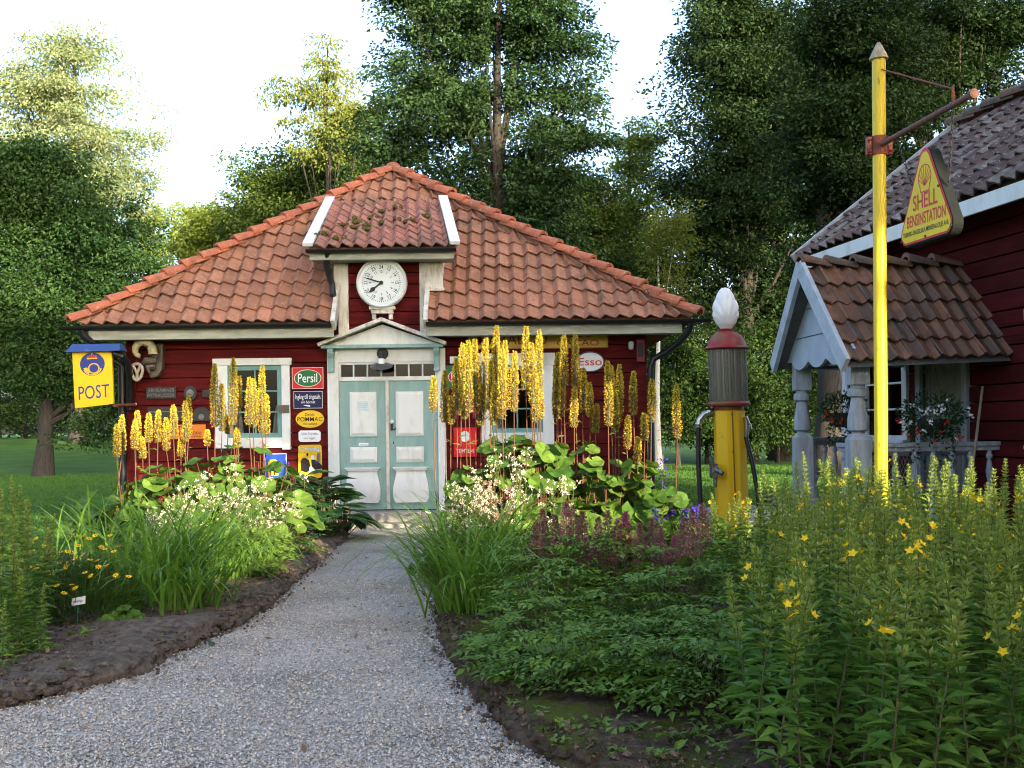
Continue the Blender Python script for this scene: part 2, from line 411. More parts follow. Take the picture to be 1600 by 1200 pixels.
def ridge_tiles(mb, a, b, n, r=0.11, mi=0):
    """overlapping half-round tiles from a (low) to b"""
    a, b = np.asarray(a, float), np.asarray(b, float)
    d = (b - a) / np.linalg.norm(b - a); x = np.cross(d, (0, 0, 1)); x /= np.linalg.norm(x); z = np.cross(x, d)
    an = np.linspace(-0.25, math.pi + 0.25, 10)
    for i in range(n):
        p0 = a + (b - a) * (i / n - 0.012); p1 = a + (b - a) * ((i + 1) / n + 0.012)
        o = z * rng.normal(0, 0.004) + x * rng.normal(0, 0.006)
        def ring(p, rr, dz): return p + o + z * dz + rr * (np.cos(an)[:, None] * x + 0.8 * np.sin(an)[:, None] * z)
        r_ = r*rng.uniform(.95, 1.06); V = np.concatenate([ring(p0, r_ - 0.02, 0.025), ring(p0, r_*1.06, 0.05), ring(p1, r_ * 0.78, -0.012)])
        q = np.arange(9)
        mb.arr(V, np.concatenate([np.stack([q, q+1, q+11, q+10], 1), np.stack([q+10, q+11, q+21, q+20], 1)]), mi)
def boards(mb, x0, x1, z0, z1, y0, y1, h, holes=(), mi=0, seed=0):
    """horizontal boards with gaps, cut round rectangular holes (x0,x1,z0,z1)"""
    rr = random.Random(seed)
    z = z0
    while z < z1 - 0.01:
        hh = h * rr.uniform(0.88, 1.12); t = min(z1, z + hh)
        cuts = sorted({z, t} | {e for q in holes for e in (q[2], q[3]) if z < e < t})
        jy = rr.uniform(-0.004, 0.004)
        for za, zb in zip(cuts[:-1], cuts[1:]):
            segs = [(x0, x1)]
            for q in holes:
                if q[2] < (za + zb) / 2 < q[3]:
                    new = []
                    for s0, s1 in segs:
                        if q[1] <= s0 or q[0] >= s1: new.append((s0, s1)); continue
                        if q[0] > s0: new.append((s0, q[0]))
                        if q[1] < s1: new.append((q[1], s1))
                    segs = new
            for s0, s1 in segs:
                mb.box(s0, s1, y0 + jy, y1, za + (0.007 if za == z else 0), zb - (0.007 if zb == t else 0), mi)
        z = t
# ------------------------------------------------------------------ the red post house
YF = 17.0
YE = 16.5
HX0, HX1 = -5.98, 2.08            # facade corners
EX0, EX1 = -6.60, 2.78            # eave ends
ZE = 3.13                          # eave (tile bottom line)
APX, APY, APZ = -2.10, 19.7, 6.17
ZP = 0.22                          # plinth height
house = empty('post_house', (-2, YF, 0), 'small red timber house with orange pantiled hip roof and a clock dormer over teal doors', 'house')
def FX(px, py=650): return P(px, py, YF)[0]
def FZ(py, px=600): return P(px, py, YF)[2]
# openings (world x0,x1,z0,z1)
def win_rect(a, b, c, d): return RECT(a, b, c, d, YF)
WL = win_rect(357, 571, 441, 684)
WR = win_rect(768, 571, 848, 676)
DL, DRx, DZ0, DZ1 = FX(531, 690), FX(685, 690), FZ(796), FZ(566)
DOOR = (DL, DRx, DZ0, DZ1)
holes = [WL, WR, DOOR]
mb = MB(); boards(mb, HX0, HX1, ZP, 3.12, YF, YF + 0.12, 0.21, holes, seed=3)
DWX0, DWX1 = FX(545, 450), FX(656, 450)      # red wall of the dormer
boards(mb, DWX0 - 0.1, DWX1 + 0.1, 3.12, 4.22, YF, YF + 0.12, 0.2, seed=5)
mb.build('front_wall', M['red'], house, bevel=0.006)
mb = MB()
mb.box(HX0, HX0 + 0.12, YF + 0.121, 26.5, ZP, 3.1); mb.box(HX1 - 0.12, HX1, YF + 0.121, 26.5, ZP, 3.1)
mb.box(HX0, HX1, 26.501, 26.62, ZP, 3.1)
mb.build('side_wall', M['red'], house)
mb = MB(); mb.box(HX0 - 0.04, HX1 + 0.04, YF - 0.05, 26.6, -0.3, ZP); mb.build('plinth', M['stone'], house, bevel=0.02)
mb = MB(); mb.box(HX0 + 0.13, HX1 - 0.13, YF + 0.5, 26.3, ZP + 0.001, ZP + 0.05); mb.box(HX0 + 0.13, HX1 - 0.13, YF + 0.13, 26.3, 3.0, 3.05); mb.box(HX0 + 0.13, HX1 - 0.13, YF + 1.5, YF + 1.52, ZP, 3.0); mb.build('dark_room_backing', M['dark'], house)  # near-black colour holds the room's shade; back panel added behind the panes
# corner boards
for x0, x1 in ((HX0 - 0.03, HX0 + 0.13), (HX1 - 0.13, HX1 + 0.03)):
    mb = MB(); mb.box(x0, x1, YF - 0.03, YF + 0.1, ZP, 3.1); mb.build('corner_board', M['red'], house, bevel=0.006)

# roof: front slope of real tiles, plain sides behind the hips
CUT0, CUT1 = FX(529, 515), FX(669, 515)
DE_Y, DE_Z = 16.58, 4.28                         # dormer eave
DX0, DX1 = P(481, 383, DE_Y)[0], P(711, 378, DE_Y)[0]
DT_Y, DT_Z = 18.78, 5.44
DTX0, DTX1 = P(516, 309, DT_Y)[0], P(692, 303, DT_Y)[0]
rw = EX1 - EX0
am = (APX - EX0) / rw
mb = MB()
def hip(b): return (am * b, 1 - (1 - am) * b)
def skip_main(a, b):
    x = EX0 + a * rw
    y = YE + b * (APY - YE)
    if CUT0 < x < CUT1 and b < 0.40: return True
    return DX0 + 0.35 < x < DX1 - 0.35 and 0.36 < b < 0.66
tile_roof(mb, (EX0, YE, ZE), (EX1, YE, ZE), (EX0, APY, APZ), (EX1, APY, APZ), 41, 13, hip, skip_main, amp=0.030)
roof = mb.build('roof', M['tile'], house, smooth=True)
mb = MB()   # underlay and the other three slopes
a0, a1 = np.array((EX0, YE, ZE - .06)), np.array((EX1, YE, ZE - .06)); ap = np.array((APX, APY, APZ - .06)); bp_ = np.array((APX, 23.9, APZ - .06))
b0, b1 = np.array((EX0, 27.1, ZE - .06)), np.array((EX1, 27.1, ZE - .06))
mb.raw([a0, ap, bp_, b0], [(0, 1, 2, 3)]); mb.raw([a1, b1, bp_, ap], [(0, 1, 2, 3)]); mb.raw([b0, bp_, b1], [(0, 1, 2)])
def und(x, b): return (x, YE + b * (APY - YE), ZE - .06 + b * (APZ - ZE))
mb.raw([und(EX0, 0), und(CUT0, 0), und(CUT0, .4), und(EX0 + am*rw*.4, .4)], [(0, 1, 2, 3)])
mb.raw([und(CUT1, 0), und(EX1, 0), und(EX1 - (1-am)*rw*.4, .4), und(CUT1, .4)], [(0, 1, 2, 3)])
mb.raw([und(EX0 + am*rw*.4, .4), und(EX1 - (1-am)*rw*.4, .4), und(APX, 1)], [(0, 1, 2)])
mb.build('roof_deck', M['ptile'], house)
for e in (EX0, EX1):
    mb = MB(); ridge_tiles(mb, (e, YE - 0.02, ZE + 0.05), (APX, APY, APZ + 0.03), 19, 0.125)
    mb.build('hip_tiles', M['htile'], house, smooth=True)
mb = MB(); ridge_tiles(mb, (APX, APY + .05, APZ + .0), (APX, 23.9, APZ + .04), 11, 0.13); mb.build('ridge_tiles', M['htile'], house, smooth=True)
# eave boards, gutters, downpipes
for x0, x1 in ((P(137, 518, YE)[0], CUT0), (CUT1, P(1066, 510, YE)[0])):
    mb = MB(); mb.box(x0, x1, YE + 0.03, YE + 0.06, ZE - 0.235, ZE - 0.085)
    mb.box(x0 + .01, x1 - .01, YE + 0.061, YF - 0.005, ZE - 0.22, ZE - 0.20)
    mb.build('fascia', M['fascia'], house, bevel=0.004)
def gutter(x0, x1, y, z, r=0.06):
    mb = MB(); an = np.linspace(math.pi, 2*math.pi, 9); k = 9
    V = []
    for x in (x0, x1):
        for rr in (r, r - 0.008):
            for a in an: V.append((x, y + rr*math.cos(a), z + rr*math.sin(a)))
    q = np.arange(8)
    F = np.concatenate([np.stack([q, q+1, q+19, q+18], 1), np.stack([q+9, q+27, q+28, q+10], 1), np.array([[0, 18, 27, 9], [8, 17, 35, 26]])])
    mb.arr(np.array(V), F)
    for x, b in ((x0, 0), (x1, 18)):
        mb.raw(V[b:b+9] + [], [tuple(range(9))])
    return mb
gutter(EX0 - 0.22, CUT0 - 0.02, YE - 0.035, ZE - 0.03).build('gutter', M['black'], house, smooth=True)
gutter(CUT1 + 0.01, EX1 + 0.24, YE - 0.035, ZE - 0.03).build('gutter', M['black'], house, smooth=True)
gutter(DX0 - .02, DX1 + .02, DE_Y - 0.04, DE_Z - 0.05, 0.055).build('gutter', M['black'], house, smooth=True)
def pipe(pts, r=0.045, name='downpipe'):
    mb = MB(); mb.tube(np.array(pts), r, 10); return mb.build(name, M['black'], house, smooth=True)
xl = HX0 - 0.06
pipe([(EX0 + .1, YE - .03, ZE - .08), (EX0 + .12, YE, ZE - .18), (EX0 + .35, YE + .15, ZE - .36), (xl - .15, YF - .15, ZE - .50), (xl, YF - .12, ZE - .62), (xl, YF - .12, 1.5), (xl, YF - .12, 0.15)], 0.06)
xr = HX1 + 0.08
pipe([(EX1 - .05, YE - .03, ZE - .08), (EX1 - .07, YE + .02, ZE - .2), (EX1 - .2, YE + .12, ZE - .36), (xr + .25, YF - .15, ZE - .50), (xr + .05, YF - .12, ZE - .60), (xr, YF - .12, ZE - .75), (xr, YF - .12, 1.5), (xr, YF - .12, 0.15)], 0.05)
p0 = P(512, 392, 16.6); p1 = P(510, 415, 16.7); p2 = P(519, 445, 16.8); p3 = P(520, 462, 16.72)
pipe([p0, p1, p2, p3], 0.05)

# dormer
mb = MB(); tile_roof(mb, (DX0 + .1, DE_Y, DE_Z), (DX1 - .1, DE_Y, DE_Z), (DTX0 + .08, DT_Y, DT_Z), (DTX1 - .08, DT_Y, DT_Z), 10, 8, amp=0.032, lift=0.03)
dr = mb.build('dormer_roof', M['dtile'], house, smooth=True)
mb = MB(); mb.raw([(DX0, DE_Y, DE_Z - .05), (DX1, DE_Y, DE_Z - .05), (DTX1, DT_Y, DT_Z - .05), (DTX0, DT_Y, DT_Z - .05)], [(0, 1, 2, 3)])
mb.build('roof_deck', M['ptile'], house)
for xa, xb in ((DX0, DTX0), (DX1, DTX1)):
    mb = MB(); mb.beam((xa, DE_Y - 0.03, DE_Z + .03), (xb, DT_Y, DT_Z + .05), 0.155, 0.05)
    mb.build('dormer_flashing', M['flash'], house)
mb = MB(); mb.box(DX0 + .02, DX1 - .02, DE_Y + .02, DE_Y + .05, DE_Z - .2, DE_Z - .08); mb.box(DX0 + .03, DX1 - .03, DE_Y + .051, YF + .1, DE_Z - .19, DE_Z - .17)
mb.build('fascia', M['fascia'], house, bevel=0.004)
def mainz(y): return ZE + (y - YE) * (APZ - ZE) / (APY - YE)
for xw, sgn in ((FX(524, 420), 1), (FX(691, 420), -1)):      # cheeks
    mb = MB()
    zt = DE_Z - .18
    pts = [(YF + .03, mainz(YF) - .1), (YF + .03, zt), (18.7, 5.3), (18.7, 5.1)]
    V = [(xw, y, z) for y, z in pts] + [(xw + .1*sgn, y, z) for y, z in pts]
    mb.raw(V, [(0,1,2,3), (7,6,5,4), (0,4,5,1), (1,5,6,2), (2,6,7,3), (3,7,4,0)])
    mb.build('dormer_cheek', M['oldwhite'], house)
for x0, x1, xo in ((FX(529, 470), FX(545, 470), FX(522, 420)), (FX(656, 470), FX(669, 470), FX(692, 420))):
    mb = MB(); mb.box(x0, x1, YF - .05, YF + .02, FZ(527), DE_Z - .2)
    lo, hi = (xo, x0) if xo < x0 else (x1, xo)
    mb.box(lo, hi, YF - .045, YF + .02, FZ(451), DE_Z - .201)
    mb.box(lo - .02, hi + .02, YF - .07, YF + .02, FZ(456), FZ(451))
    mb.build('dormer_casing', M['oldwhite'], house, bevel=0.006)
for xb in (CUT0, CUT1):
    mb = MB(); mb.beam((xb, YE - .02, ZE - .06), (xb, YF + .1, mainz(YF + .1) + .08), 0.07, 0.2); mb.build('barge_board', M['oldwhite'], house, bevel=0.006)
for px, py in ((500,365),(528,372),(530,352),(556,348),(551,355),(575,352),(600,330),(596,348),(620,343),(622,325),(643,345),(664,337),(552,341),(580,340),(488,368),(572,358)):
    a, b = ray(px, py)
    k = (DT_Z - DE_Z) / (DT_Y - DE_Y)
    Y = (DE_Z - DE_Y * k - EYE + 0.03) / (b - k)
    c = np.array((a * Y, Y, EYE + b * Y)); mb = MB()
    for q in range(7):
        o = c + rng.normal(0, (0.045, 0.03, 0.008)); r = rng.uniform(.02, .05)
        mb.lathe([(r, -.02), (r * .95, 0.01), (r * .6, .03 * rng.uniform(.6, 1.3)), (0.001, .04)], o, 7)
    mb.build('moss_clump', M['moss'], house, smooth=True)

# windows
def window(r, name, px_frame, sash=0.075, rows=3):
    x0, x1, z0, z1 = r; f0, f1, fz0, fz1 = px_frame
    mb = MB()
    mb.box(f0, x0, YF - .05, YF + .05, fz0, z1); mb.box(x1, f1, YF - .05, YF + .05, fz0 - .03, z1)
    mb.box(f0 - .03, f1 + .03, YF - .06, YF + .05, z1, fz1); mb.box(x0, x1, YF - .055, YF + .05, fz0, z0)
    fr = mb.build('window', M['white'], house, bevel=0.006)
    mb = MB(); y0, y1 = YF - .012, YF + .05
    xm = (x0 + x1) / 2; s = sash
    mb.box(x0, x0 + s, y0, y1, z0, z1); mb.box(x1 - s, x1, y0, y1, z0, z1); mb.box(x0 + s, x1 - s, y0, y1, z0, z0 + s); mb.box(x0 + s, x1 - s, y0, y1, z1 - s, z1)
    mb.box(xm - .012, xm + .012, y0 + .01, y1, z0 + s, z1 - s)
    for i in range(1, rows):
        z = z0 + s + (z1 - z0 - 2*s) * i / rows
        mb.box(x0 + s, xm - .012, y0 + .012, y1, z - .011, z + .011); mb.box(xm + .012, x1 - s, y0 + .012, y1, z - .011, z + .011)
    mb.build('sash', M['tealwin'], fr, bevel=0.003)
    mb = MB(); mb.raw([(x0 + s, YF + .02, z0 + s), (x1 - s, YF + .02, z0 + s), (x1 - s, YF + .02, z1 - s), (x0 + s, YF + .02, z1 - s)], [(0, 1, 2, 3)]); mb.build('pane', M['pane'], fr)
    for xa, xb in ((x0 + .03, x0 + .2), (x1 - .2, x1 - .03)):
        mb = MB(); u = np.linspace(0, 1, 25); V = []
        for z, sc in ((z0 + .02, 1.0), (z0 + .32, .8), (z0 + .5, .6)):
            for q in u: V.append((xa + (xb - xa) * (q if xa < xm else 1 - (1 - q)) * sc + (0 if xa < xm else (1 - sc) * (xb - xa)), YF + .16 + .02*math.sin(q*26), z))
        q = np.arange(24)
        mb.arr(np.array(V), np.concatenate([np.stack([q, q+1, q+26, q+25], 1), np.stack([q+25, q+26, q+51, q+50], 1)])); mb.build('curtain', M['curtain'], fr, smooth=True)
    return fr
window(WL, 'window', RECT(337, 560, 454, 700, YF))
window(WR, 'window', RECT(752, 552, 865, 692, YF), sash=.07)
mb = MB(); r = RECT(436.5, 633, 453, 645, YF); mb.box(r[0], r[1], YF - .062, YF - .0515, r[2], r[3]); mb.build('name_plate', M['brownplate'], house)

# door surround with pediment
Yd = YF - .06
mb = MB()
OX0, OX1 = FX(513, 650), FX(697, 650)
zb = FZ(545)
mb.box(OX0, DL, Yd, YF + .05, DZ0 - .05, zb); mb.box(DRx, OX1, Yd, YF + .05, DZ0 - .05, zb); mb.box(DL, DRx, Yd, YF + .05, DZ1, zb)
mb.box(OX0 + .055, OX0 + .085, Yd - .012, Yd, DZ0 - .05, FZ(592)); mb.box(OX1 - .085, OX1 - .055, Yd - .012, Yd, DZ0 - .05, FZ(592))
mb.build('door_frame', M['white'], house, bevel=0.008)
mb = MB(); px0, px1 = FX(505, 545), FX(694, 545)
mb.box(px0, px1, Yd - .16, YF + .02, zb, zb + .055); mb.build('cornice', M['teal'], house, bevel=0.006)
mb = MB(); apx, apz = FX(599, 503), FZ(503); ex0, ex1 = FX(501, 545), FX(698, 545)
mb.prism([(ex0 + .1, zb + .056), (ex1 - .1, zb + .056), (apx, apz - .05)], Yd - .06, YF + .02); mb.build('pediment', M['white'], house)
mb = MB(); mb.beam((ex0, Yd - .07, zb + .055), (apx + .005, Yd - .07, apz + .02), .32, .055, up=(0, 0, 1)); mb.build('pediment_moulding', M['oldwhite'], house, bevel=0.006)
mb = MB(); mb.beam((apx - .005, Yd - .072, apz + .02), (ex1, Yd - .072, zb + .055), .32, .055, up=(0, 0, 1)); mb.build('pediment_moulding', M['oldwhite'], house, bevel=0.006)
for c in (519, 683):
    xx = FX(c, 565); mb = MB()
    prof = [(0, zb), (-.15, zb), (-.15, zb - .06), (-.09, zb - .14), (-.06, zb - .30), (-.075, zb - .33), (-.075, zb - .36), (0, zb - .36)]
    V = [(xx - .045, Yd + y, z) for y, z in prof] + [(xx + .045, Yd + y, z) for y, z in prof]; n = len(prof)
    mb.raw(V, [tuple(range(n)), tuple(range(2*n-1, n-1, -1))] + [(i, i+n, (i+1) % n+n, (i+1) % n) for i in range(n)])
    mb.build('bracket', M['teal'], house, bevel=0.005)
# transom
tz0, tz1 = FZ(592), DZ1
mb = MB(); s = .035
mb.box(DL, DRx, Yd + .02, YF + .04, tz0 - .03, tz0 + s); mb.box(DL, DRx, Yd + .02, YF + .04, tz1 - s, tz1)
n = 7
for i in range(n + 1):
    x = DL + s/2 + (DRx - DL - s) * i / n; wd = s/2 if i in (0, n) else .011
    mb.box(x - wd, x + wd, Yd + .022, YF + .04, tz0 + s, tz1 - s)
tr = mb.build('transom_window', M['white'], house, bevel=0.004)
mb = MB(); mb.raw([(DL, YF, tz0), (DRx, YF, tz0), (DRx, YF, tz1), (DL, YF, tz1)], [(0, 1, 2, 3)]); mb.build('pane', M['pane'], tr)
# two door leaves
DT = tz0 - .03
xm = FX(606.5, 690)
def raised(mb, x0, x1, z0, z1, y, inset=.045, rise=.02, mi=0):
    V = [(x0, y, z0), (x1, y, z0), (x1, y, z1), (x0, y, z1), (x0 + inset, y - rise, z0 + inset), (x1 - inset, y - rise, z0 + inset), (x1 - inset, y - rise, z1 - inset), (x0 + inset, y - rise, z1 - inset)]
    mb.raw(V, [(4,5,6,7), (0,1,5,4), (1,2,6,5), (2,3,7,6), (3,0,4,7)], mi)
def molding(mb, x0, x1, z0, z1, y, t=.022, d=.012):
    mb.box(x0 - t, x1 + t, y - d, y, z1, z1 + t); mb.box(x0 - t, x1 + t, y - d, y, z0 - t, z0); mb.box(x0 - t, x0, y - d, y, z0, z1); mb.box(x1, x1 + t, y - d, y, z0, z1)
yl = YF - .02
for side, (a, b) in enumerate(((DL + .004, xm - .003), (xm + .003, DRx - .004))):
    pxs = ((547, 589), (619, 662))[side]
    q0, q1 = FX(pxs[0], 660), FX(pxs[1], 660)
    mb = MB(); mb.box(a, b, yl, yl + .05, DZ0, DT)
    molding(mb, q0, q1, FZ(681), FZ(612), yl); molding(mb, q0, q1, FZ(722), FZ(698), yl)
    leaf = mb.build('door', M['teal'], house, bevel=0.005)
    mb = MB(); raised(mb, q0, q1, FZ(681), FZ(612), yl - .004); mb.build('door_panel', M['white'], leaf)
    mb = MB(); raised(mb, q0, q1, FZ(722), FZ(698), yl - .004, .05, .025); mb.build('door_panel', M['white'], leaf)
    zc, z0 = FZ(735), FZ(785)                      # bombé lower panel with a little cornice
    h = zc - z0; cx = (q0 + q1) / 2 + (-.015, .01)[side]
    hw = lambda t: .215 + .05 * math.sin((t - .1) * math.pi * 1.05) if t > .1 else .215
    mb = MB(); nn = 16
    left = [(cx - .27 + .06 * abs(math.cos(1.75 * t * math.pi / 1.0 + .35)) ** 1.2, zc - t * h) for t in np.linspace(0, 1, nn)]
    left = [(cx - (.225 + .05 * (1 - math.cos(min(1, t / .62) * math.pi)) / 2 - .04 * max(0, (t - .8) / .2) ** 2 - .0), zc - t * h) for t in np.linspace(0, 1, nn)]
    V = []; bul = [.03 + .03 * math.sin(min(1, t * 1.05) * math.pi * .85) for t in np.linspace(0, 1, nn)]
    for (x, z), bb in zip(left, bul):
        for u in np.linspace(-1, 1, 7): V.append((cx + (cx - x) * u, yl - .012 - bb, z))
    F = []
    for i in range(nn - 1):
        for j in range(6): F.append((i*7+j, i*7+j+1, (i+1)*7+j+1, (i+1)*7+j))
    mb.raw(V, F)
    V2 = [V[i*7] for i in range(nn)] + [(V[i*7][0], yl, V[i*7][2]) for i in range(nn)]
    mb.raw(V2, [(i, i+1, i+1+nn, i+nn) for i in range(nn - 1)])
    V2 = [V[i*7+6] for i in range(nn)] + [(V[i*7+6][0], yl, V[i*7+6][2]) for i in range(nn)]
    mb.raw(V2, [(i+nn, i+1+nn, i+1, i) for i in range(nn - 1)])
    mb.raw([V[-7], V[-1], (V[-1][0], yl, V[-1][2]), (V[-7][0], yl, V[-7][2])], [(0, 1, 2, 3)])
    mb.box(cx - .25, cx + .25, yl - .075, yl, zc, zc + .03); mb.box(cx - .275, cx + .275, yl - .09, yl, zc + .03, zc + .05)
    mb.build('door_panel', M['white'], leaf, smooth=True)
    mb = MB()
    for zz in (FZ(612 + 8), FZ(776)):
        xh = a + .01 if side == 0 else b - .01
        mb.tube([(xh, yl - .012, zz - .05), (xh, yl - .012, zz + .05)], .012, 8)
    mb.build('hinge', M['chrome'], leaf)
    if side == 1:
        xx = FX(612, 670); mb = MB()
        mb.box(xx - .014, xx + .028, yl - .008, yl, FZ(672), FZ(661)); mb.tube([(xx, yl, FZ(672)), (xx, yl - .045, FZ(672)), (xx + .05, yl - .05, FZ(671)), (xx + .07, yl - .04, FZ(669))], .011, 8)
        mb.build('handle', M['castiron'], leaf)
        mb = MB(); mb.box(xx + .02, xx + .035, yl - .003, yl, FZ(694), FZ(690)); mb.build('keyhole', M['castiron'], leaf)
        mb = MB(); mb.lathe([(.001, -.035), (.03, -.02), (.033, 0), (.03, .02), (.001, .035)], (xx + .008, yl - .03, FZ(659)), 12); mb.build('white_knob', M['signwhite'], leaf, smooth=True)
    else:
        r = RECT(561, 692, 576, 702, YF); mb = MB(); mb.box(r[0], r[1], yl - .006, yl, r[2], r[3], 0)
        for t in (.28, .5, .72): mb.text('ENTRE HELA DAGEN', (r[0]+r[1])/2, r[2] + (r[3]-r[2])*(t - .06), yl - .0065, .012, .11, 1)
        mb.build('paper_note', [M['signwhite'], M['signblack']], leaf)
        r = RECT(558, 627, 576, 643, YF); mb = MB(); mb.box(r[0], r[1], yl - .027, yl - .024, r[2], r[3], 0)
        for t in (.2, .4, .6, .8): mb.box(r[0] + .02, r[1] - .02, yl - .0278, yl - .0272, r[2] + (r[3]-r[2])*t - .005, r[2] + (r[3]-r[2])*t + .005, 1)
        mb.build('paper_note', [mat('pale_note', (.62, .72, .74)), M['paleblue']], leaf)
mb = MB(); mb.box(xm - .03, xm + .022, yl - .03, yl - .002, DZ0 + .01, DT); mb.build('door_astragal', M['oldwhite'], house, bevel=0.006)
r = RECT(541, 799, 694, 815, 16.8); mb = MB(); mb.box(r[0] - .1, r[1] + .1, 16.35, YF - .052, -.1, .06); mb.box(r[0], r[1], 16.62, YF - .053, .061, DZ0 - .02)
mb.build('doorstep', M['greystep'], house, bevel=0.012)

# ------------------------------------------------------------------ clock on the dormer wall
cx, cz = FX(598, 444), FZ(444)
clock = empty('wall_clock', (cx, YF - .05, cz - .5), 'large round white station clock with two rings of black numerals on a red dormer', 'clock')
def fo(mb, *a, **k): return mb.build(*a, **k)
mb = MB(); Rr = .385
pr = [(Rr - .03, 0), (Rr, 0.03), (Rr + .015, .1), (Rr, .17), (Rr - .02, .185), (Rr - .03, .17)]
an = np.arange(64) * 2*math.pi/64
def ydisc(mb, prof, c, mi=0, seg=64):
    """solid of revolution about the y axis; prof = (radius, distance in front of c.y)"""
    an = np.arange(seg) * 2*math.pi/seg; n = len(prof)
    V = np.zeros((n, seg, 3))
    for i, (r, d) in enumerate(prof):
        V[i, :, 0] = c[0] + r*np.cos(an); V[i, :, 1] = c[1] - d; V[i, :, 2] = c[2] + r*np.sin(an)
    i = np.repeat(np.arange(n-1), seg); j = np.tile(np.arange(seg), n-1); k = (j+1) % seg
    mb.arr(V.reshape(-1, 3), np.stack([i*seg+j, (i+1)*seg+j, (i+1)*seg+k, i*seg+k], 1), mi)
    if prof[-1][0] > .001: mb.raw(V[-1], [tuple(range(seg))], mi)
ydisc(mb, [(Rr - .03, 0), (Rr, .02), (Rr + .012, .10), (Rr, .17), (Rr - .02, .185), (Rr - .035, .175), (Rr - .04, .15)], (cx, YF - .02, cz))
mb.build('clock_case', M['white'], clock, smooth=True)
dm = mat('clock_dial', (.62, .69, .70), (.56, .63, .64), rough=.3, spec=.5)
mb = MB(); yf = YF - .02 - .16; ydisc(mb, [(Rr - .04, -.02), (Rr - .04, .0)], (cx, yf, cz)); mb.build('dial', dm, clock)
mb = MB()
for h in range(12):
    a = h * math.pi / 6; 
    for rad, body, hh in ((.245, str(24 if h == 0 else 12 + h), .058), (.175, str(12 if h == 0 else h), .044)):
        rot = -a if (h <= 3 or h >= 9) else -a + (0 if h in () else 0)
        V, F = text_geo(body, .012); V = V.copy(); V[:, 0] -= (V[:, 0].max() + V[:, 0].min())/2; V[:, 1] -= .5; V *= hh; V[:, 0] *= .85
        up = a if h not in (4, 5, 6, 7, 8) else a + math.pi
        X = V[:, 0]*math.cos(up) + V[:, 1]*math.sin(up); Z = -V[:, 0]*math.sin(up) + V[:, 1]*math.cos(up)
        W = np.stack([cx + rad*math.sin(a) + X, np.full(len(V), yf - .003), cz + rad*math.cos(a) + Z], 1); mb.raw(W, F)
for i in range(60):
    a = i * math.pi / 30; rr = .29; l = .016 if i % 5 == 0 else .008; wd = .0045
    d = np.array((math.sin(a), math.cos(a))); t = np.array((math.cos(a), -math.sin(a))); c = np.array((cx, cz)) + d*rr
    mb.raw([(p[0], yf - .003, p[1]) for p in (c - t*wd - d*l, c + t*wd - d*l, c + t*wd + d*l, c - t*wd + d*l)], [(0, 1, 2, 3)])
mb.build('numerals', M['signblack'], clock)
def hand(a, l, wd, name, y, spade=False):
    d = np.array((math.sin(a), math.cos(a))); t = np.array((math.cos(a), -math.sin(a)))
    o = np.array((cx, cz)); pts = [o - t*wd - d*.03, o - t*wd + d*l*.5, o - d*0 - t*(wd*3.2 if spade else wd) + d*l*.66, o + d*l, o + t*(wd*3.2 if spade else wd) + d*l*.66, o + t*wd + d*l*.5, o + t*wd - d*.03]
    mb = MB(); mb.prism([(p[0], p[1]) for p in pts], y - .006, y); mb.disc(cx, cz, .028, .028, y - .01, y + .001); mb.build(name, M['signblack'], clock)
hand(R(-128), .245, .011, 'hour_hand', yf - .012, True)
hand(R(-73), .315, .010, 'minute_hand', yf - .022)
mb = MB(); mb.box(cx - .17, cx + .17, YF - .14, YF - .02, cz - .47, cz - .40); mb.box(cx - .20, cx + .20, YF - .16, YF - .02, cz - .41, cz - .36); mb.box(cx - .16, cx - .10, YF - .12, YF - .02, cz - .56, cz - .47); mb.box(cx + .10, cx + .16, YF - .12, YF - .02, cz - .56, cz - .47)
mb.build('clock_bracket', M['oldwhite'], clock, bevel=.008)

# ------------------------------------------------------------------ signs on the facade
YS = YF - .012
def oct_poly(r, c):
    x0, x1, z0, z1 = r
    return [(x0 + c, z0), (x1 - c, z0), (x1, z0 + c), (x1, z1 - c), (x1 - c, z1), (x0 + c, z1), (x0, z1 - c), (x0, z0 + c)]
def sign(label, r, base, name='enamel_sign', cat='sign', shape='rect', border=None, bt=.012, c=.04, group=None):
    x0, x1, z0, z1 = r
    mb = MB()
    if shape == 'oval': mb.disc((x0+x1)/2, (z0+z1)/2, (x1-x0)/2, (z1-z0)/2, YS - .018, YS)
    elif shape == 'oct': mb.prism(oct_poly(r, c), YS - .018, YS)
    else: mb.box(x0, x1, YS - .018, YS, z0, z1)
    o = mb.build(name, base, bevel=.004); tag(o, label, cat, group)
    if border:
        mb = MB(); y0, y1 = YS - .021, YS - .0185
        if shape == 'oval':
            V = []; n = 48
            for f in (0, bt): V += [((x0+x1)/2 + ((x1-x0)/2 - f - .002)*math.cos(2*math.pi*i/n), y0, (z0+z1)/2 + ((z1-z0)/2 - f - .002)*math.sin(2*math.pi*i/n)) for i in range(n)]
            mb.raw(V, [(i, (i+1) % n, (i+1) % n + n, i + n) for i in range(n)])
        else:
            e = .004
            mb.box(x0+e, x1-e, y0, y1, z0+e, z0+e+bt); mb.box(x0+e, x1-e, y0, y1, z1-e-bt, z1-e); mb.box(x0+e, x0+e+bt, y0, y1, z0+e+bt, z1-e-bt); mb.box(x1-e-bt, x1-e, y0, y1, z0+e+bt, z1-e-bt)
        mb.build('border', border, o)
    return o, (x0+x1)/2, (z0+z1)/2, x1-x0, z1-z0
YT = YS - .0225
def letters(o, items, m):
    mb = MB()
    for body, cx, zb, h, wd in items: mb.text(body, cx, zb, YT, h, wd, bold=.004)
    mb.build('lettering', m, o)
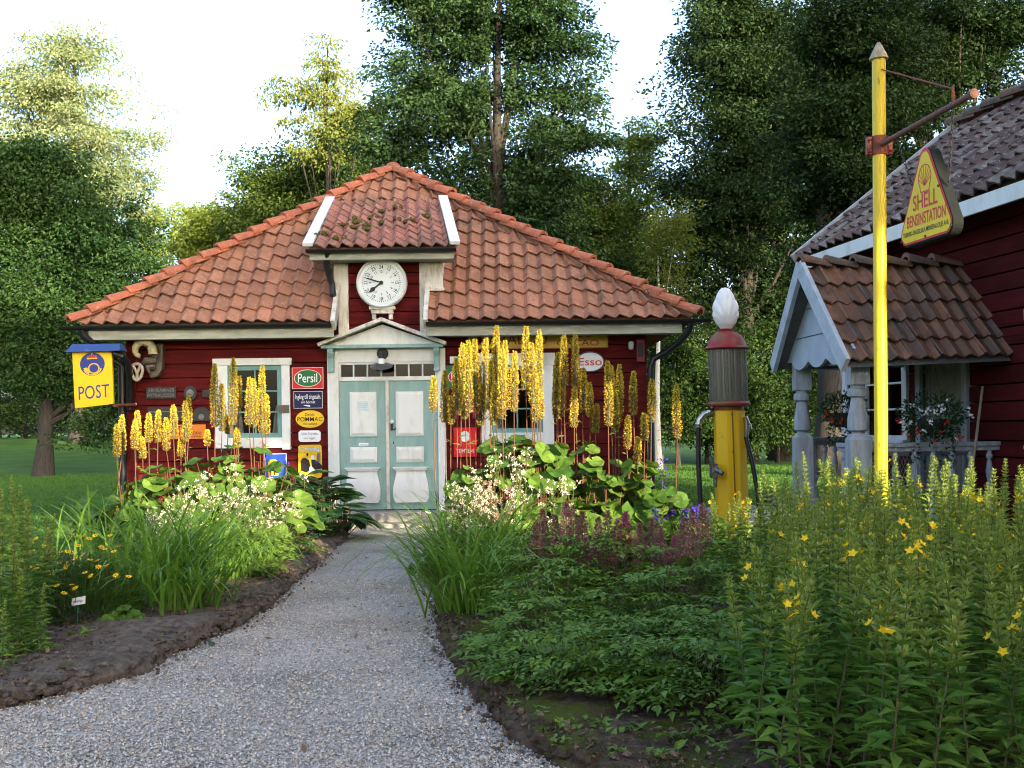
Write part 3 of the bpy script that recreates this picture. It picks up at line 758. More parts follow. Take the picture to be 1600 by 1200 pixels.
# persil, red with green oval
o, cx, cz, wd, h = sign('red enamel sign with white washing-powder lettering in a green oval, above the navy sign', RECT(456.5, 574, 506, 608, YF), M['signred'], border=M['signwhite'], bt=.006)
mb = MB(); mb.disc(cx, cz, .213, .135, YS - .0205, YS - .0182); mb.build('oval_rim', M['cream'], o)
mb = MB(); mb.disc(cx, cz, .203, .125, YS - .0222, YS - .0206); mb.build('oval', M['signgreen'], o)
letters(o, [('Persil', cx, cz - .065, .145, .30)], M['signwhite'])
# navy entrance sign
o, cx, cz, wd, h = sign('navy blue enamel sign with white entrance directions, between red sign and yellow oval', RECT(459, 611, 505, 638.5, YF), M['navy'], shape='oct', border=M['signwhite'], bt=.006)
letters(o, [('Ingång till tingssaln.', cx, cz + .015, .075, .40), ('om hörnet', cx, cz - .055, .045, .22), ], M['signwhite'])
mb = MB(); mb.prism([(cx - .07, cz - .088), (cx - .03, cz - .098), (cx + .03, cz - .11), (cx + .03, cz - .085), (cx - .02, cz - .08), (cx - .07, cz - .082)], YT, YT + .002); mb.build('pointing_hand', M['signwhite'], o)
# yellow oval
o, cx, cz, wd, h = sign('oval yellow enamel drinks sign lettered in black, between navy and white signs', RECT(462.5, 641, 507, 668.5, YF), M['gold'], shape='oval')
letters(o, [('Drick', cx, cz + .05, .045, .15), ('POMMAC', cx, cz - .035, .07, .39), ('Väl avkyld', cx, cz - .09, .035, .22)], M['signblack'])
# white bicycle notice
o, cx, cz, wd, h = sign('small white enamel notice about bicycles, under the yellow oval sign', RECT(467, 672.5, 501.5, 690.5, YF), M['signwhite'], shape='oct', c=.03)
letters(o, [('Cyklar få ej ställas', cx, cz + .02, .04, .27), ('mot väggen', cx, cz - .045, .035, .18)], M['bluetext'])
# icopal
o, cx, cz, wd, h = sign('tall yellow roofing sign with blue heading and dark picture, beside the door frame', RECT(466.5, 695, 503.5, 747, YF), M['yellow'], shape='oct', c=.03)
x0, x1, z0, z1 = cx - wd/2, cx + wd/2, cz - h/2, cz + h/2
letters(o, [('ICOPAL', cx, z1 - .105, .07, wd - .03)], M['paleblue'])
def q(px, py):
    return (x0 + (px - 555)/445*wd, z1 - (py - 410)/630*h)
mb = MB(); mb.prism([q(a, b) for a, b in ((610,900),(600,720),(640,660),(690,655),(760,700),(780,790),(770,900),(700,930))], YT, YT + .003, 0)
mb.prism([q(a, b) for a, b in ((800,690),(860,690),(960,760),(1000,800),(1000,860),(880,880),(810,820))], YT, YT + .003, 0)
mb.prism([q(a, b) for a, b in ((705,590),(728,555),(752,590),(730,630))], YT, YT + .003, 0)
mb.prism([q(a, b) for a, b in ((795,640),(820,605),(855,620),(860,690),(800,690))], YT - .001, YT + .003, 1)
mb.prism([q(a, b) for a, b in ((860,720),(900,725),(960,762),(880,768))], YT - .001, YT + .003, 3)
mb.prism([q(a, b) for a, b in ((750,940),(770,830),(800,810),(850,880),(920,910),(900,955),(800,950))], YT - .002, YT + .003, 2)
for a in (910, 935, 958): mb.prism([q(a, 740), q(a + 12, 745), q(a + 12, 570), q(a, 560)], YT - .001, YT + .003, 3)
mb.build('picture', [M['signblack'], M['paleblue'], M['signwhite'], M['blue']], o)
# blue sign below the window
o, cx, cz, wd, h = sign('blue enamel sign with white edge and yellow figure, low below the window', RECT(414, 708, 449, 748, YF), M['brightblue'], border=M['signwhite'], bt=.012)
mb = MB(); mb.prism([(cx - .12, cz - .15), (cx + .04, cz - .15), (cx + .04, cz + .06), (cx, cz + .1), (cx - .08, cz + .1), (cx - .12, cz + .06)], YT, YT + .003, 0)
for a in (-.09, -.03): mb.box(cx + a, cx + a + .022, YT - .001, YT + .003, cz - .14, cz - .02, 1)
mb.build('figure', [M['gold'], M['signblack']], o)
# chocolate sign under the eave
o, cx, cz, wd, h = sign('long yellow cocoa sign with dark red lettering under the eave', RECT(731, 514, 950, 545, YF), M['yellowdull'], border=M['maroon'], bt=.006)
letters(o, [('MARABOU', cx - .40, cz - .085, .17, 1.08), ('REGO', cx + .62, cz + .02, .095, .46), ('CACAO', cx + .62, cz - .115, .095, .66)], M['darkred'])
o, cx, cz, wd, h = sign('white oval petrol sign with red letters and blue rim, below the long yellow sign', RECT(900, 549.5, 944, 581.5, YF), M['signwhite'], shape='oval', border=M['navy'], bt=.013)
letters(o, [('Esso', cx, cz - .055, .125, .36)], M['signred'])
o, cx, cz, wd, h = sign('green enamel sign with white lettering in a red oval, partly behind flower spikes', RECT(697, 571, 741, 607, YF), M['signgreen'])
mb = MB(); mb.disc(cx, cz, .185, .125, YS - .0205, YS - .0182); mb.build('oval_rim', M['signwhite'], o)
mb = MB(); mb.disc(cx, cz, .177, .117, YS - .0222, YS - .0206); mb.build('oval', M['signred'], o)
letters(o, [('Persil', cx, cz - .06, .135, .27)], M['signwhite'])
o, cx, cz, wd, h = sign('small white plate with black lettering, above the green enamel sign', RECT(703, 557, 729, 568, YF), M['signwhite'])
letters(o, [('VASA', cx + .01, cz - .028, .05, .16)], M['signblack'])
o, cx, cz, wd, h = sign('bright red enamel sign with white disc, low beside the door frame', RECT(709, 668, 745, 714, YF), M['signred'])
mb = MB(); mb.disc(cx, cz + .09, .075, .085, YT, YT + .003); mb.build('disc', M['signwhite'], o)
letters(o, [('TOMTENS', cx, cz - .16, .06, .28)], M['signwhite'])
# dark red thermometer board (tube outline)
r = RECT(714, 618, 741, 657, YF); mb = MB()
pts = [(r[0], YS - .03, r[2] + .03), (r[0], YS - .03, r[3] - .05), (r[0] + .05, YS - .03, r[3]), (r[1] - .05, YS - .03, r[3]), (r[1], YS - .03, r[3] - .05), (r[1], YS - .03, r[2] + .03)]
mb.tube(pts, .03, 8); o = mb.build('pipe_frame', M['maroon'], smooth=True); tag(o, 'dull pink bent pipe on the red wall above the bright red sign', 'pipe')
# warning sign on the left wall
o, cx, cz, wd, h = sign('orange-yellow warning sign with black lettering, low on the wall behind flower spikes', RECT(255, 663.5, 322, 686, YF), M['orange'])
letters(o, [('TRUT', cx + .02, cz + .03, .062, .25), ('TITT UT PÅ GATAN!', cx, cz - .045, .052, .54), ('SÄKERHETSKAMPANJEN', cx + .12, cz - .085, .022, .3)], M['signblack'])
# cast iron plates
o, cx, cz, wd, h = sign('dark cast iron plate with two lines of raised letters on the red wall', RECT(229, 605, 276, 623, YF), M['castiron'], name='cast_plate', cat='plate')
letters(o, [('JERNKAMINER', cx, cz + .015, .058, .42), ('MITRALJOSER', cx, cz - .065, .058, .42)], M['castgrey'])
o, cx, cz, wd, h = sign('round dark cast iron plate beside the lettered plate', RECT(288, 603, 308, 626, YF), M['castiron'], name='cast_plate', cat='plate', shape='oval')
mb = MB(); ydisc(mb, [(.05, 0), (.06, .012), (.04, .014), (.02, .03), (.001, .032)], (cx, YS - .018, cz), seg=20); mb.build('relief', M['castgrey'], o, smooth=True)
o, cx, cz, wd, h = sign('plain small dark plate beside the white window frame', RECT(317, 609, 334, 621, YF), M['castiron'], name='cast_plate', cat='plate')
mb = MB(); mb.box(cx - .06, cx + .06, YT, YT + .004, cz - .03, cz + .03); mb.build('relief', M['castiron'], o)
o, cx, cz, wd, h = sign('long dark stove plate on the red wall behind flower spikes', RECT(231, 636, 289, 658, YF), M['castiron'], name='cast_plate', cat='plate')
mb = MB(); mb.box(cx - .27, cx + .27, YT, YT + .004, cz + .03, cz + .042); mb.build('relief', M['castgrey'], o)
r = RECT(300, 635, 331, 658, YF); cx = (r[0]+r[1])/2; mb = MB()
mb.prism([(cx + .155*math.cos(a), r[2] + .02 + .2*math.sin(a)) for a in np.linspace(0, math.pi, 20)] + [(cx - .17, r[2]), (cx + .17, r[2])][0:2], YS - .025, YS)
o = mb.build('cast_plate', M['castiron'], bevel=.004); tag(o, 'half-round dark cast iron plate above the orange-yellow sign', 'plate')
mb = MB(); mb.disc(cx, r[2] + .065, .045, .045, YS - .03, YS - .026); mb.build('relief', M['castgrey'], o)
# wall fittings by the right corner
r = RECT(981, 534, 990, 547, YF); mb = MB(); mb.lathe([(.02, 0), (.04, .02), (.045, .1), (.03, .13), (.001, .135)], ((r[0]+r[1])/2, YF - .06, r[2]), 12); mb.box((r[0]+r[1])/2 - .02, (r[0]+r[1])/2 + .02, YF - .05, YF - .005, r[3] - .03, r[3])
o = mb.build('wall_sensor', M['white'], smooth=True); tag(o, 'small white outdoor lamp bulb on the red wall under the eave corner', 'lamp')
r = RECT(994, 531, 1006, 566, YF); mb = MB(); mb.box(r[0], r[1], YF - .09, YF - .032, r[2], r[3]); o = mb.build('letter_case', M['maroon'], bevel=.008); tag(o, 'narrow dark red case on the corner board by the downpipe', 'case')
mb = MB(); mb.box(r[0] + .02, r[1] - .02, YF - .094, YF - .0905, r[2] + .08, r[3] - .06); mb.build('glass', M['castiron'], o)
# door lamp with enamel shade
lx, lz = FX(599, 570), FZ(573)
lamp = empty('door_lamp', (lx, YF - .1, lz), 'dark enamel lamp with a wide flat shade over the teal doors', 'lamp')
mb = MB(); ydisc(mb, [(.09, 0), (.09, .03), (.07, .045)], (lx, YF - .062, lz + .2), seg=24); mb.tube([(lx, YF - .1, lz + .2), (lx, YF - .24, lz + .2), (lx, YF - .27, lz + .16), (lx, YF - .27, lz + .08)], .022, 10); mb.build('bracket_arm', M['castiron'], lamp, smooth=True)
mb = MB(); mb.lathe([(.045, .11), (.055, .05), (.05, .03)], (lx, YF - .27, lz), 16); mb.build('lamp_holder', M['signwhite'], lamp, smooth=True)
tilt = lambda V: np.stack([V[:, 0], YF - .27 + (V[:, 1] - YF + .27)*math.cos(.35) - (V[:, 2] - lz)*math.sin(.35)*-1, lz + (V[:, 2] - lz)*math.cos(.35) + (V[:, 1] - YF + .27)*math.sin(.35)], 1)
mb = MB(tilt); mb.lathe([(.05, .05), (.09, .03), (.17, 0), (.175, -.012), (.165, -.012), (.08, .018), (.04, .03)], (lx, YF - .27, lz), 28); mb.build('lamp_shade', mat('grey_enamel', (.12, .12, .12), (.05, .05, .05), rough=.35), lamp, smooth=True)
mb = MB(); mb.lathe([(.02, .03), (.03, -.01), (.035, -.05), (.02, -.08), (.001, -.085)], (lx, YF - .28, lz), 14); mb.build('bulb', M['pumpglass'], lamp, smooth=True)

# carved bracket with a hanging pretzel
cx, cz = FX(238, 552), FZ(555)
carv = empty('carved_bracket', (cx, YF - .05, cz - .3), 'carved wooden scroll bracket with worn gilding high on the red wall', 'carving')
mb = MB(); mb.prism([(cx + .02, cz + .20), (cx + .22, cz + .22), (cx + .20, cz - .18), (cx + .12, cz - .30), (cx + .02, cz - .33), (cx - .03, cz - .2), (cx + .06, cz - .05)], YF - .16, YF - .01); mb.build('back_plate', M['carved'], carv, bevel=.02)
mb = MB(); t = np.linspace(0, 1, 26)
ang = np.linspace(-.2, 4.4, 26); rad = np.linspace(.20, .07, 26)
pts = np.stack([cx - .07 - rad*np.cos(ang)*-.9, np.full(26, YF - .28), cz + .08 + rad*np.sin(ang)], 1); mb.tube(pts, np.linspace(.075, .035, 26), 10); mb.build('scroll', M['gilded'], carv, smooth=True)
mb = MB(); mb.tube([(cx + .12, YF - .2, cz + .02), (cx + .05, YF - .3, cz + .17), (cx - .03, YF - .3, cz + .2)], [.06, .05, .03], 8); mb.tube([(cx + .1, YF - .18, cz - .05), (cx - .02, YF - .26, cz - .06), (cx - .06, YF - .26, cz - .1)], [.06, .055, .03], 8); mb.tube([(cx + .08, YF - .18, cz - .15), (cx - .0, YF - .24, cz - .16), (cx + .03, YF - .24, cz - .24)], [.06, .045, .02], 8); mb.build('acanthus_leaf', M['carved'], carv, smooth=True)
cx, cz = FX(222.5, 577), FZ(578); mb = MB(); a = np.linspace(0, 2*math.pi, 40)
mb.tube(np.stack([cx + .085*np.sin(a)*(1 - .25*np.cos(a)*-1) , np.full(40, YF - .25) , cz + .125*np.cos(a)], 1), .024, 8)
mb.tube([(cx, YF - .25, cz - .12), (cx + .005, YF - .255, cz - .02), (cx - .035, YF - .26, cz + .06), (cx - .06, YF - .26, cz + .1)], .022, 8); mb.tube([(cx, YF - .25, cz - .12), (cx - .005, YF - .24, cz - .02), (cx + .035, YF - .24, cz + .06), (cx + .06, YF - .25, cz + .1)], .022, 8)
o = mb.build('pretzel_sign', M['palewood'], smooth=True); tag(o, 'pale wooden pretzel hanging from the carved scroll bracket', 'pretzel')
mb = MB(); mb.tube([(cx, YF - .25, cz + .12), (cx, YF - .27, cz + .22)], .006, 6); mb.build('hanger', M['black'], o)

# post sign on its bent arm
YP = 16.35
pm = lambda V: V
ps = empty('post_sign', P(146, 640, YP), 'yellow post office sign with blue horn emblem under a blue hood', 'sign')
q00, q10, q01, q11 = P(120, 638, YP), P(178, 631, YP), P(115.5, 548, YP), P(175, 545, YP)
q00[1] -= .05; q01[1] -= .05
def PS(u, v, d=0.0):
    p = (q00*(1-u)*(1-v) + q10*u*(1-v) + q01*(1-u)*v + q11*u*v); p = p.copy(); p[1] -= d; return p
mb = MB(); V = [PS(u, v, d) for d in (.02, -.03) for u, v in ((0,0),(1,0),(1,1),(0,1))]; mb.raw(V, [(0,1,2,3), (7,6,5,4), (0,4,5,1), (1,5,6,2), (2,6,7,3), (3,7,4,0)]); mb.build('board', M['postyellow'], ps)
fn = lambda a, b: PS(a, b, .0235)
mb = MB(); V, F = text_geo('POST', 0.0); V = V.copy()
V[:, 0] = (V[:, 0] - V[:, 0].min()) / (V[:, 0].max() - V[:, 0].min()); mb.raw([PS(.115 + .79*a, .135 + .245*b, .0235) for a, b in V[:, :2]], F); mb.build('lettering', M['postblue'], ps)
asp = np.linalg.norm(q01 - q00) / np.linalg.norm(q10 - q00)
def ring(cu, cv, r0, r1, d, mbx, mi, a0=0, a1=2*math.pi, n=48, squash=1.0):
    an = np.linspace(a0, a1, n); V = []
    for r in (r0, r1): V += [PS(cu + r*math.cos(a), cv + r*math.sin(a)/asp*squash, d) for a in an]
    mbx.raw(V, [(i, i+1, i+1+n, i+n) for i in range(n-1)], mi)
mb = MB(); an = np.linspace(0, 2*math.pi, 48, endpoint=False); mb.raw([PS(.5 + .315*math.cos(a), .74 + .315*math.sin(a)/asp, .0235) for a in an], [tuple(range(48))], 0)
ring(.535, .665, .115, .145, .026, mb, 1)
ring(.50, .70, .215, .245, .026, mb, 1, R(200), R(345), 24, squash=1.0)
mb.raw([PS(*p, .0265) for p in ((.27, .675), (.36, .69), (.43, .60), (.40, .575), (.36, .60))], [(0, 4, 3, 2, 1)], 1)
for i in range(5):
    cu = .5 + (i - 2)*.05; mb.raw([PS(cu + .028*math.cos(a), .868 + .035*math.sin(a)/asp*1.3 - abs(i-2)*.006, .026 + i*.0002) for a in np.linspace(0, 2*math.pi, 12, endpoint=False)], [tuple(range(12))], 2)
    mb.raw([PS(cu + .012*math.cos(a), .898 + .012*math.sin(a)/asp - abs(i-2)*.008, .0272) for a in np.linspace(0, 2*math.pi, 8, endpoint=False)], [tuple(range(8))], 1)
mb.raw([PS(*p, .0275) for p in ((.37, .832), (.63, .832), (.635, .852), (.365, .852))], [(0, 1, 2, 3)], 1)
mb.raw([PS(*p, .0275) for p in ((.49, .895), (.51, .895), (.51, .945), (.49, .945))], [(0, 1, 2, 3)], 1); mb.raw([PS(*p, .0278) for p in ((.475, .922), (.525, .922), (.525, .932), (.475, .932))], [(0, 1, 2, 3)], 1)
mb.build('emblem', [M['postblue'], M['gold'], M['signred']], ps)
h0, h1 = P(103, 551, YP - .1), P(190, 548, YP - .1); zt = P(140, 538, YP)[2]
mb = MB(); yA, yB = YP - .16, YP + .16
V = [(h0[0], yA, h0[2]), (h1[0], yA, h1[2]), (h1[0], yB, h1[2]), (h0[0], yB, h0[2]), (h0[0] + .08, yA + .08, zt), (h1[0] - .03, yA + .08, zt), (h1[0] - .03, yB - .08, zt), (h0[0] + .08, yB - .08, zt)]
mb.raw(V, [(0,3,2,1), (4,5,6,7), (0,1,5,4), (1,2,6,5), (2,3,7,6), (3,0,4,7)]); mb.build('hood', mat('blue_hood_paint', (.03, .07, .23), (.25, .28, .28), rough=.45, vscale=3, lo=.3, hi=.45), ps, bevel=.012)
mb = MB(); mb.tube([P(178, 552, YP), P(190, 556, YP + .02), P(200, 568, YP + .2), P(203, 590, YP + .42), P(203, 640, YP + .48)], .05, 10); mb.build('bent_arm', M['black'], ps, smooth=True)
mb = MB(); mb.tube([P(178, 634, YP), P(212, 632, YP + .55)], .022, 8); mb.tube([P(205, 632.5, YP + .5), P(213, 632, YP + .55)], .028, 8, 1); mb.build('stay_rod', [M['rust'], M['chrome']], ps, smooth=True)
# ------------------------------------------------------------------ petrol pump
YPU = 14.3
pz = lambda py, px=1140: P(px, py, YPU)[2]
pxw = lambda w_: w_ / FPX * YPU
pc = P(1143, 760, YPU)
zref = pz(760)
lean = lambda V: np.stack([V[:, 0] - 0.022*(V[:, 2] - zref), V[:, 1], V[:, 2]], 1)
pump = empty('petrol_pump', (pc[0], YPU, 0), 'old yellow petrol pump with ribbed glass cylinder and white shell globe', 'petrol pump')
def octo(r, z): 
    a = (np.arange(8) + .5) * math.pi/4
    return [(pc[0] + r*math.cos(t), YPU + r*math.sin(t), z) for t in a]
mb = MB(lean)
zt = pz(641); V = octo(.245, .0) + octo(.245, .06) + octo(.225, .08) + octo(.208, zt)
mb.raw(V, [(i + 8*k, (i+1) % 8 + 8*k, (i+1) % 8 + 8*k + 8, i + 8*k + 8) for k in range(3) for i in range(8)] + [tuple(range(31, 23, -1))][::-1])
mb.build('column', M['pumppaint'], pump, bevel=.012)
mb = MB(lean); mb.box(pc[0] - .004, pc[0] + .004, YPU - .2325, YPU - .19, .1, zt - .01)
for zz in (zt - .06, zt - .55): mb.box(pc[0] - .02, pc[0] - .008, YPU - .232, YPU - .18, zz, zz + .012)
mb.build('door_seam', mat('seam_brown', (.22, .11, .02)), pump)
mb = MB(lean); mb.lathe([(.19, zt), (.195, pz(629)), (.20, pz(629))], (pc[0], YPU, 0), 32); mb.lathe([(.20, pz(635)), (.275, pz(634)), (.285, pz(631)), (.27, pz(628.5)), (.23, pz(626))], (pc[0], YPU, 0), 40); mb.build('collar', M['pumpred'], pump, smooth=True)
mb = MB(lean); n = 36; an = np.arange(n*4)*2*math.pi/(n*4); rr = .243 + .008*np.abs(np.sin(an*n/2))
V = [(pc[0] + r*math.cos(a), YPU + r*math.sin(a), z) for z in (pz(627), pz(547)) for r, a in zip(rr, an)]; m_ = n*4
mb.raw(V, [(i, (i+1) % m_, (i+1) % m_ + m_, i + m_) for i in range(m_)]); mb.build('glass_cylinder', M['pumpglass'], pump)
mb = MB(lean); mb.lathe([(.205, pz(626)), (.205, pz(549))], (pc[0], YPU, 0), 32)
mb.build('inner_cylinder', mat('grey_inner_glass', (.30, .245, .14), (.10, .08, .045), rough=.3, vscale=8, stretch=(3, 3, .4)), pump, smooth=True)
for a in np.linspace(0, 2*math.pi, 6, endpoint=False):
    mb = MB(lean); mb.tube([(pc[0] + .225*math.cos(a + .3), YPU + .225*math.sin(a + .3), z) for z in (pz(627), pz(547))], .008, 6); mb.build('tie_rod', M['chrome'], pump)
mb = MB(lean); zz = pz(545)
mb.lathe([(.20, zz - .015), (.305, zz - .005), (.31, zz + .005), (.26, zz + .03), (.25, zz + .06), (.235, zz + .11), (.19, zz + .175), (.13, zz + .215), (.105, zz + .225), (.11, zz + .24), (.115, zz + .255), (.06, zz + .265)], (pc[0], YPU, 0), 40); mb.build('dome', M['pumpred'], pump, smooth=True)
g0, g1 = zz + .262, pz(449, 1133)
mb = MB(lean); n, k = 40, 72; H = g1 - g0; V = []
for i in range(n + 1):
    t = i / n; z = g0 + H*t
    r = .172 * (math.sin(math.pi * (t*.86 + .10) ** .88) ** .72) if t < .999 else .002
    r = max(r, .002)
    if t < .1: r = max(r*.9, .075)
    for j in range(k):
        a = 2*math.pi*j/k; x, y = math.cos(a), math.sin(a)
        fan = math.atan2(x * r, z - (g0 + .03))
        rib = .011 * abs(math.sin(fan * 9.0)) * min(1, max(0, t - .14) * 6) * (1 if t < .985 else .3)
        V.append((pc[0] + (r + rib - .006)*x, YPU + (r*.72 + rib - .006)*y, z))
V = np.array(V); i = np.repeat(np.arange(n), k); j = np.tile(np.arange(k), n); kk = (j + 1) % k
mb.arr(V, np.stack([i*k + j, i*k + kk, (i+1)*k + kk, (i+1)*k + j], 1)); mb.build('globe', M['globe'], pump, smooth=True)
mb = MB(lean); e = P(1113, 645, YPU); mb.tube([(e[0] + .12, YPU, e[2]), (e[0] + .0, YPU, e[2] + .01), (e[0] - .09, YPU, e[2] - .02), (e[0] - .15, YPU, e[2] - .09), (e[0] - .17, YPU, e[2] - .19)], [.035, .038, .042, .042, .036], 12)
for q_, r_ in (((e[0] - .01, e[2] + .01), .05), ((e[0] - .165, e[2] - .15), .048)): mb.lathe([(r_*.9, -.025), (r_, -.015), (r_, .015), (r_*.9, .025)], (q_[0], YPU, q_[1]), 10)
mb.build('elbow_pipe', M['chrome'], pump, smooth=True)
mb = MB(); h = P(1092, 664, YPU); mb.tube([h, P(1091, 690, YPU), P(1092, 740, YPU - .02), P(1095, 790, YPU - .05), P(1100, 830, YPU - .1)], .033, 10); mb.build('hose', M['black'], pump, smooth=True)
mb = MB(); mb.tube([P(1165, 682, YPU - .1), P(1175, 720, YPU - .15), P(1184, 770, YPU - .2), P(1188, 830, YPU - .25)], .03, 10); mb.build('hose', M['black'], pump, smooth=True)
mb = MB(); mb.tube([P(1160, 655, YPU - .1), P(1165, 653, YPU - .12), P(1167, 660, YPU - .12), P(1166, 684, YPU - .1)], [.02, .035, .04, .03], 10); mb.tube([P(1166, 656, YPU - .13), P(1173, 664, YPU - .16), P(1174, 671, YPU - .16)], .012, 6); mb.build('nozzle', M['chrome'], pump, smooth=True)
mb = MB(); v = P(1118, 735, YPU - .22); mb.box(v[0] - .06, v[0] + .02, v[1] - .06, v[1] + .1, v[2] - .1, v[2] + .09); mb.tube([v + (0, -.05, .02), v + (.07, -.12, -.04)], .035, 8); mb.tube([v + (-.03, -.03, .08), v + (-.09, -.06, .27)], .012, 6); mb.tube([v + (-.01, -.02, -.1), v + (-.01, -.02, -.22)], .025, 8); mb.build('crank_valve', mat('oily_metal', (.3, .29, .27), (.05, .05, .05), rough=.4, metal=.6, vscale=18), pump, bevel=.01)
mb = MB(lean); mb.box(pc[0] - .02, pc[0] + .06, YPU - .26, YPU - .222, .12, .19); mb.build('bottom_latch', M['pumpred'], pump, bevel=.006)

# ------------------------------------------------------------------ yellow sign pole with its hanging sign
YPO = 8.5
pb, ptp = P(1377, 770, YPO), P(1373, 92, YPO)
sl = (ptp - pb) / (ptp[2] - pb[2])
base = pb - sl * pb[2]
pole = empty('sign_pole', base, 'tall yellow painted pole with a pointed cap and rusty side arm', 'pole')
mb = MB(); mb.tube([base, base + sl*1.5, base + sl*3, ptp], .0505, 20); mb.build('pole_shaft', M['polepaint'], pole, smooth=True)
mb = MB(); zt = ptp[2]; mb.lathe([(.055, zt - .01), (.072, zt - .005), (.072, zt + .01), (.055, zt + .045), (.028, zt + .10), (.012, zt + .128), (.001, zt + .132)], (ptp[0], YPO, 0), 20); mb.build('pole_cap', mat('weathered_cap', (.45, .38, .26), (.28, .23, .16), rough=.7, vscale=20), pole, smooth=True)
zc = P(1376, 228, YPO)[2]; cxp = (base + sl*zc)[0]
mb = MB(); mb.lathe([(.053, zc - .075), (.062, zc - .073), (.062, zc + .073), (.053, zc + .075)], (cxp, YPO, 0), 20); mb.build('clamp', M['rust'], pole, smooth=True)
for sx in (-.082, .082):
    mb = MB(); mb.box(cxp + sx - .02, cxp + sx + .02, YPO - .02, YPO + .02, zc - .07, zc + .07)
    for dz in (-.045, .045): mb.lathe([(.001, -.012), (.012, -.01), (.012, .01), (.001, .012)], (cxp + sx, YPO - .022, zc + dz), 8)
    mb.build('clamp_flange', M['pumpred'], pole, bevel=.004)
aa, ab = ray(1522, 146); YE2 = (zc + .02 - EYE) / ab
A2 = np.array((cxp, YPO - .05, zc)); B2 = np.array((aa*YE2, YE2, zc + .02))
ad = (B2 - A2) / np.linalg.norm(B2 - A2)
mb = MB(); mb.tube([A2, B2], .021, 12); mb.build('arm', M['rustbrown'], pole, smooth=True)
mb = MB(); mb.tube([B2 - ad*.05, B2 - ad*.03, B2 + ad*.005, B2 + ad*.02], [.022, .034, .034, .012], 12); mb.build('arm_knob', M['rustbrown'], pole, smooth=True)
at = A2 + ad * np.linalg.norm(B2 - A2) * .80
mb = MB(); mb.tube([base + sl*(P(1377, 107, YPO)[2]), at + (0, 0, .11), at + (0, 0, .02)], .006, 6); mb.tube([at + (0, 0, .0), at + (0, 0, .12)], .01, 6); mb.build('brace_wire', M['rust'], pole)
def SP(px, py, off=0.0):
    a, b = ray(px, py); dx, dy = ad[0], ad[1]
    Y = (-dy*A2[0] + dx*A2[1]) / (-dy*a + dx)
    return np.array((a*Y, Y, EYE + b*Y))
e1 = np.array((ad[0], ad[1], 0)); e1 /= np.linalg.norm(e1)
n1 = np.array((e1[1], -e1[0], 0)); n1 = n1 if n1[0] < 0 else -n1          # towards the viewer's left
O = SP(1403, 388)
def uv(px, py): p = SP(px, py) - O; return float(np.dot(p, e1)), float(p[2])
def S3(u, v, d=0.0): return O + e1*u + np.array((0, 0, v)) + n1*d
u1, v1 = uv(1494, 347); ut, vt = uv(1438, 226); 
uw = u1; 
def rounded_tri(w_, h_, um, r, n=9):
    P3 = [np.array((0., 0.)), np.array((w_, 0.)), np.array((um, h_))]; out = []
    for i in range(3):
        p, a, b = P3[i], P3[i-1], P3[(i+1) % 3]
        da = (a-p)/np.linalg.norm(a-p); db = (b-p)/np.linalg.norm(b-p)
        half = math.acos(np.clip(da @ db, -1, 1))/2; t = r/math.tan(half); c = p + (da+db)/np.linalg.norm(da+db)*r/math.sin(half)
        s_, e_ = p + da*t, p + db*t; a0 = math.atan2(*(s_-c)[::-1]); a1 = math.atan2(*(e_-c)[::-1])
        dlt = (a1 - a0 + math.pi) % (2*math.pi) - math.pi
        out += [c + r*np.array((math.cos(a0 + dlt*k/(n-1)), math.sin(a0 + dlt*k/(n-1)))) for k in range(n)]
    return np.array(out)
hs = empty('hanging_sign', S3(uw/2, 0), 'yellow triangular petrol station sign hanging on chains from the pole arm', 'sign')
tri = rounded_tri(uw, vt + .05, uw*.5, .075); n = len(tri); v_off = -.0
mb = MB(); big = rounded_tri(uw + .03, vt + .08, uw*.5 + .015, .085) - (.015, .018)
V = [S3(u, v, -.004) for u, v in big] + [S3(u, v, -.085) for u, v in big]
nb = len(big); mb.raw(V, [tuple(range(nb)), tuple(range(2*nb-1, nb-1, -1))] + [(i, i+nb, (i+1) % nb+nb, (i+1) % nb) for i in range(nb)]); mb.build('box_frame', mat('dark_grey_green_metal', (.014, .017, .016), (.01, .012, .012), rough=.8, spec=.1, vscale=12), hs, bevel=.006)
mb = MB(); mb.raw([S3(u, v, -.001) for u, v in tri], [tuple(range(n))]); mb.build('border', M['signred'], hs)
inn = rounded_tri(uw - .05, vt - .01, uw*.5 - .025 + .0, .06) + (.025, .015)
mb = MB(); mb.raw([S3(u, v, .0015) for u, v in inn], [tuple(range(len(inn)))])
mb.build('face', mat('glossy_yellow_enamel', (.76, .54, .014), (.68, .47, .014), rough=.35, spec=.12, vscale=4), hs)
mb = MB()
def line(body, um, v0, hh, wd, mi=0, shear=0): mb.text(body, um, v0, 0, hh, wd, mi, fn=lambda a, b: S3(a, b, .0035), bold=.012)
H = vt
line('SHELL', uw*.5, H*.335, H*.165, uw*.42); line('BENSINSTATION', uw*.51, H*.175, H*.125, uw*.66); line('SVENSK-ENGELSKA MINERALOLJE A-B.', uw*.5, H*.085, H*.05, uw*.78, 1)
mb.build('lettering', [M['signred'], M['signblack']], hs)
mb = MB(); c = np.array((uw*.5, H*.60)); sr = H*.125          # scallop emblem drawn in lines
def stroke(pts, wd=.006):
    pts = [np.array(p) for p in pts]
    for a, b in zip(pts[:-1], pts[1:]):
        d = b - a; l = np.linalg.norm(d)
        if l < 1e-6: continue
        t = np.array((-d[1], d[0]))/l*wd/2
        mb.raw([S3(*(a - t), .0035), S3(*(b - t), .0035), S3(*(b + t), .0035), S3(*(a + t), .0035)], [(0, 1, 2, 3)])
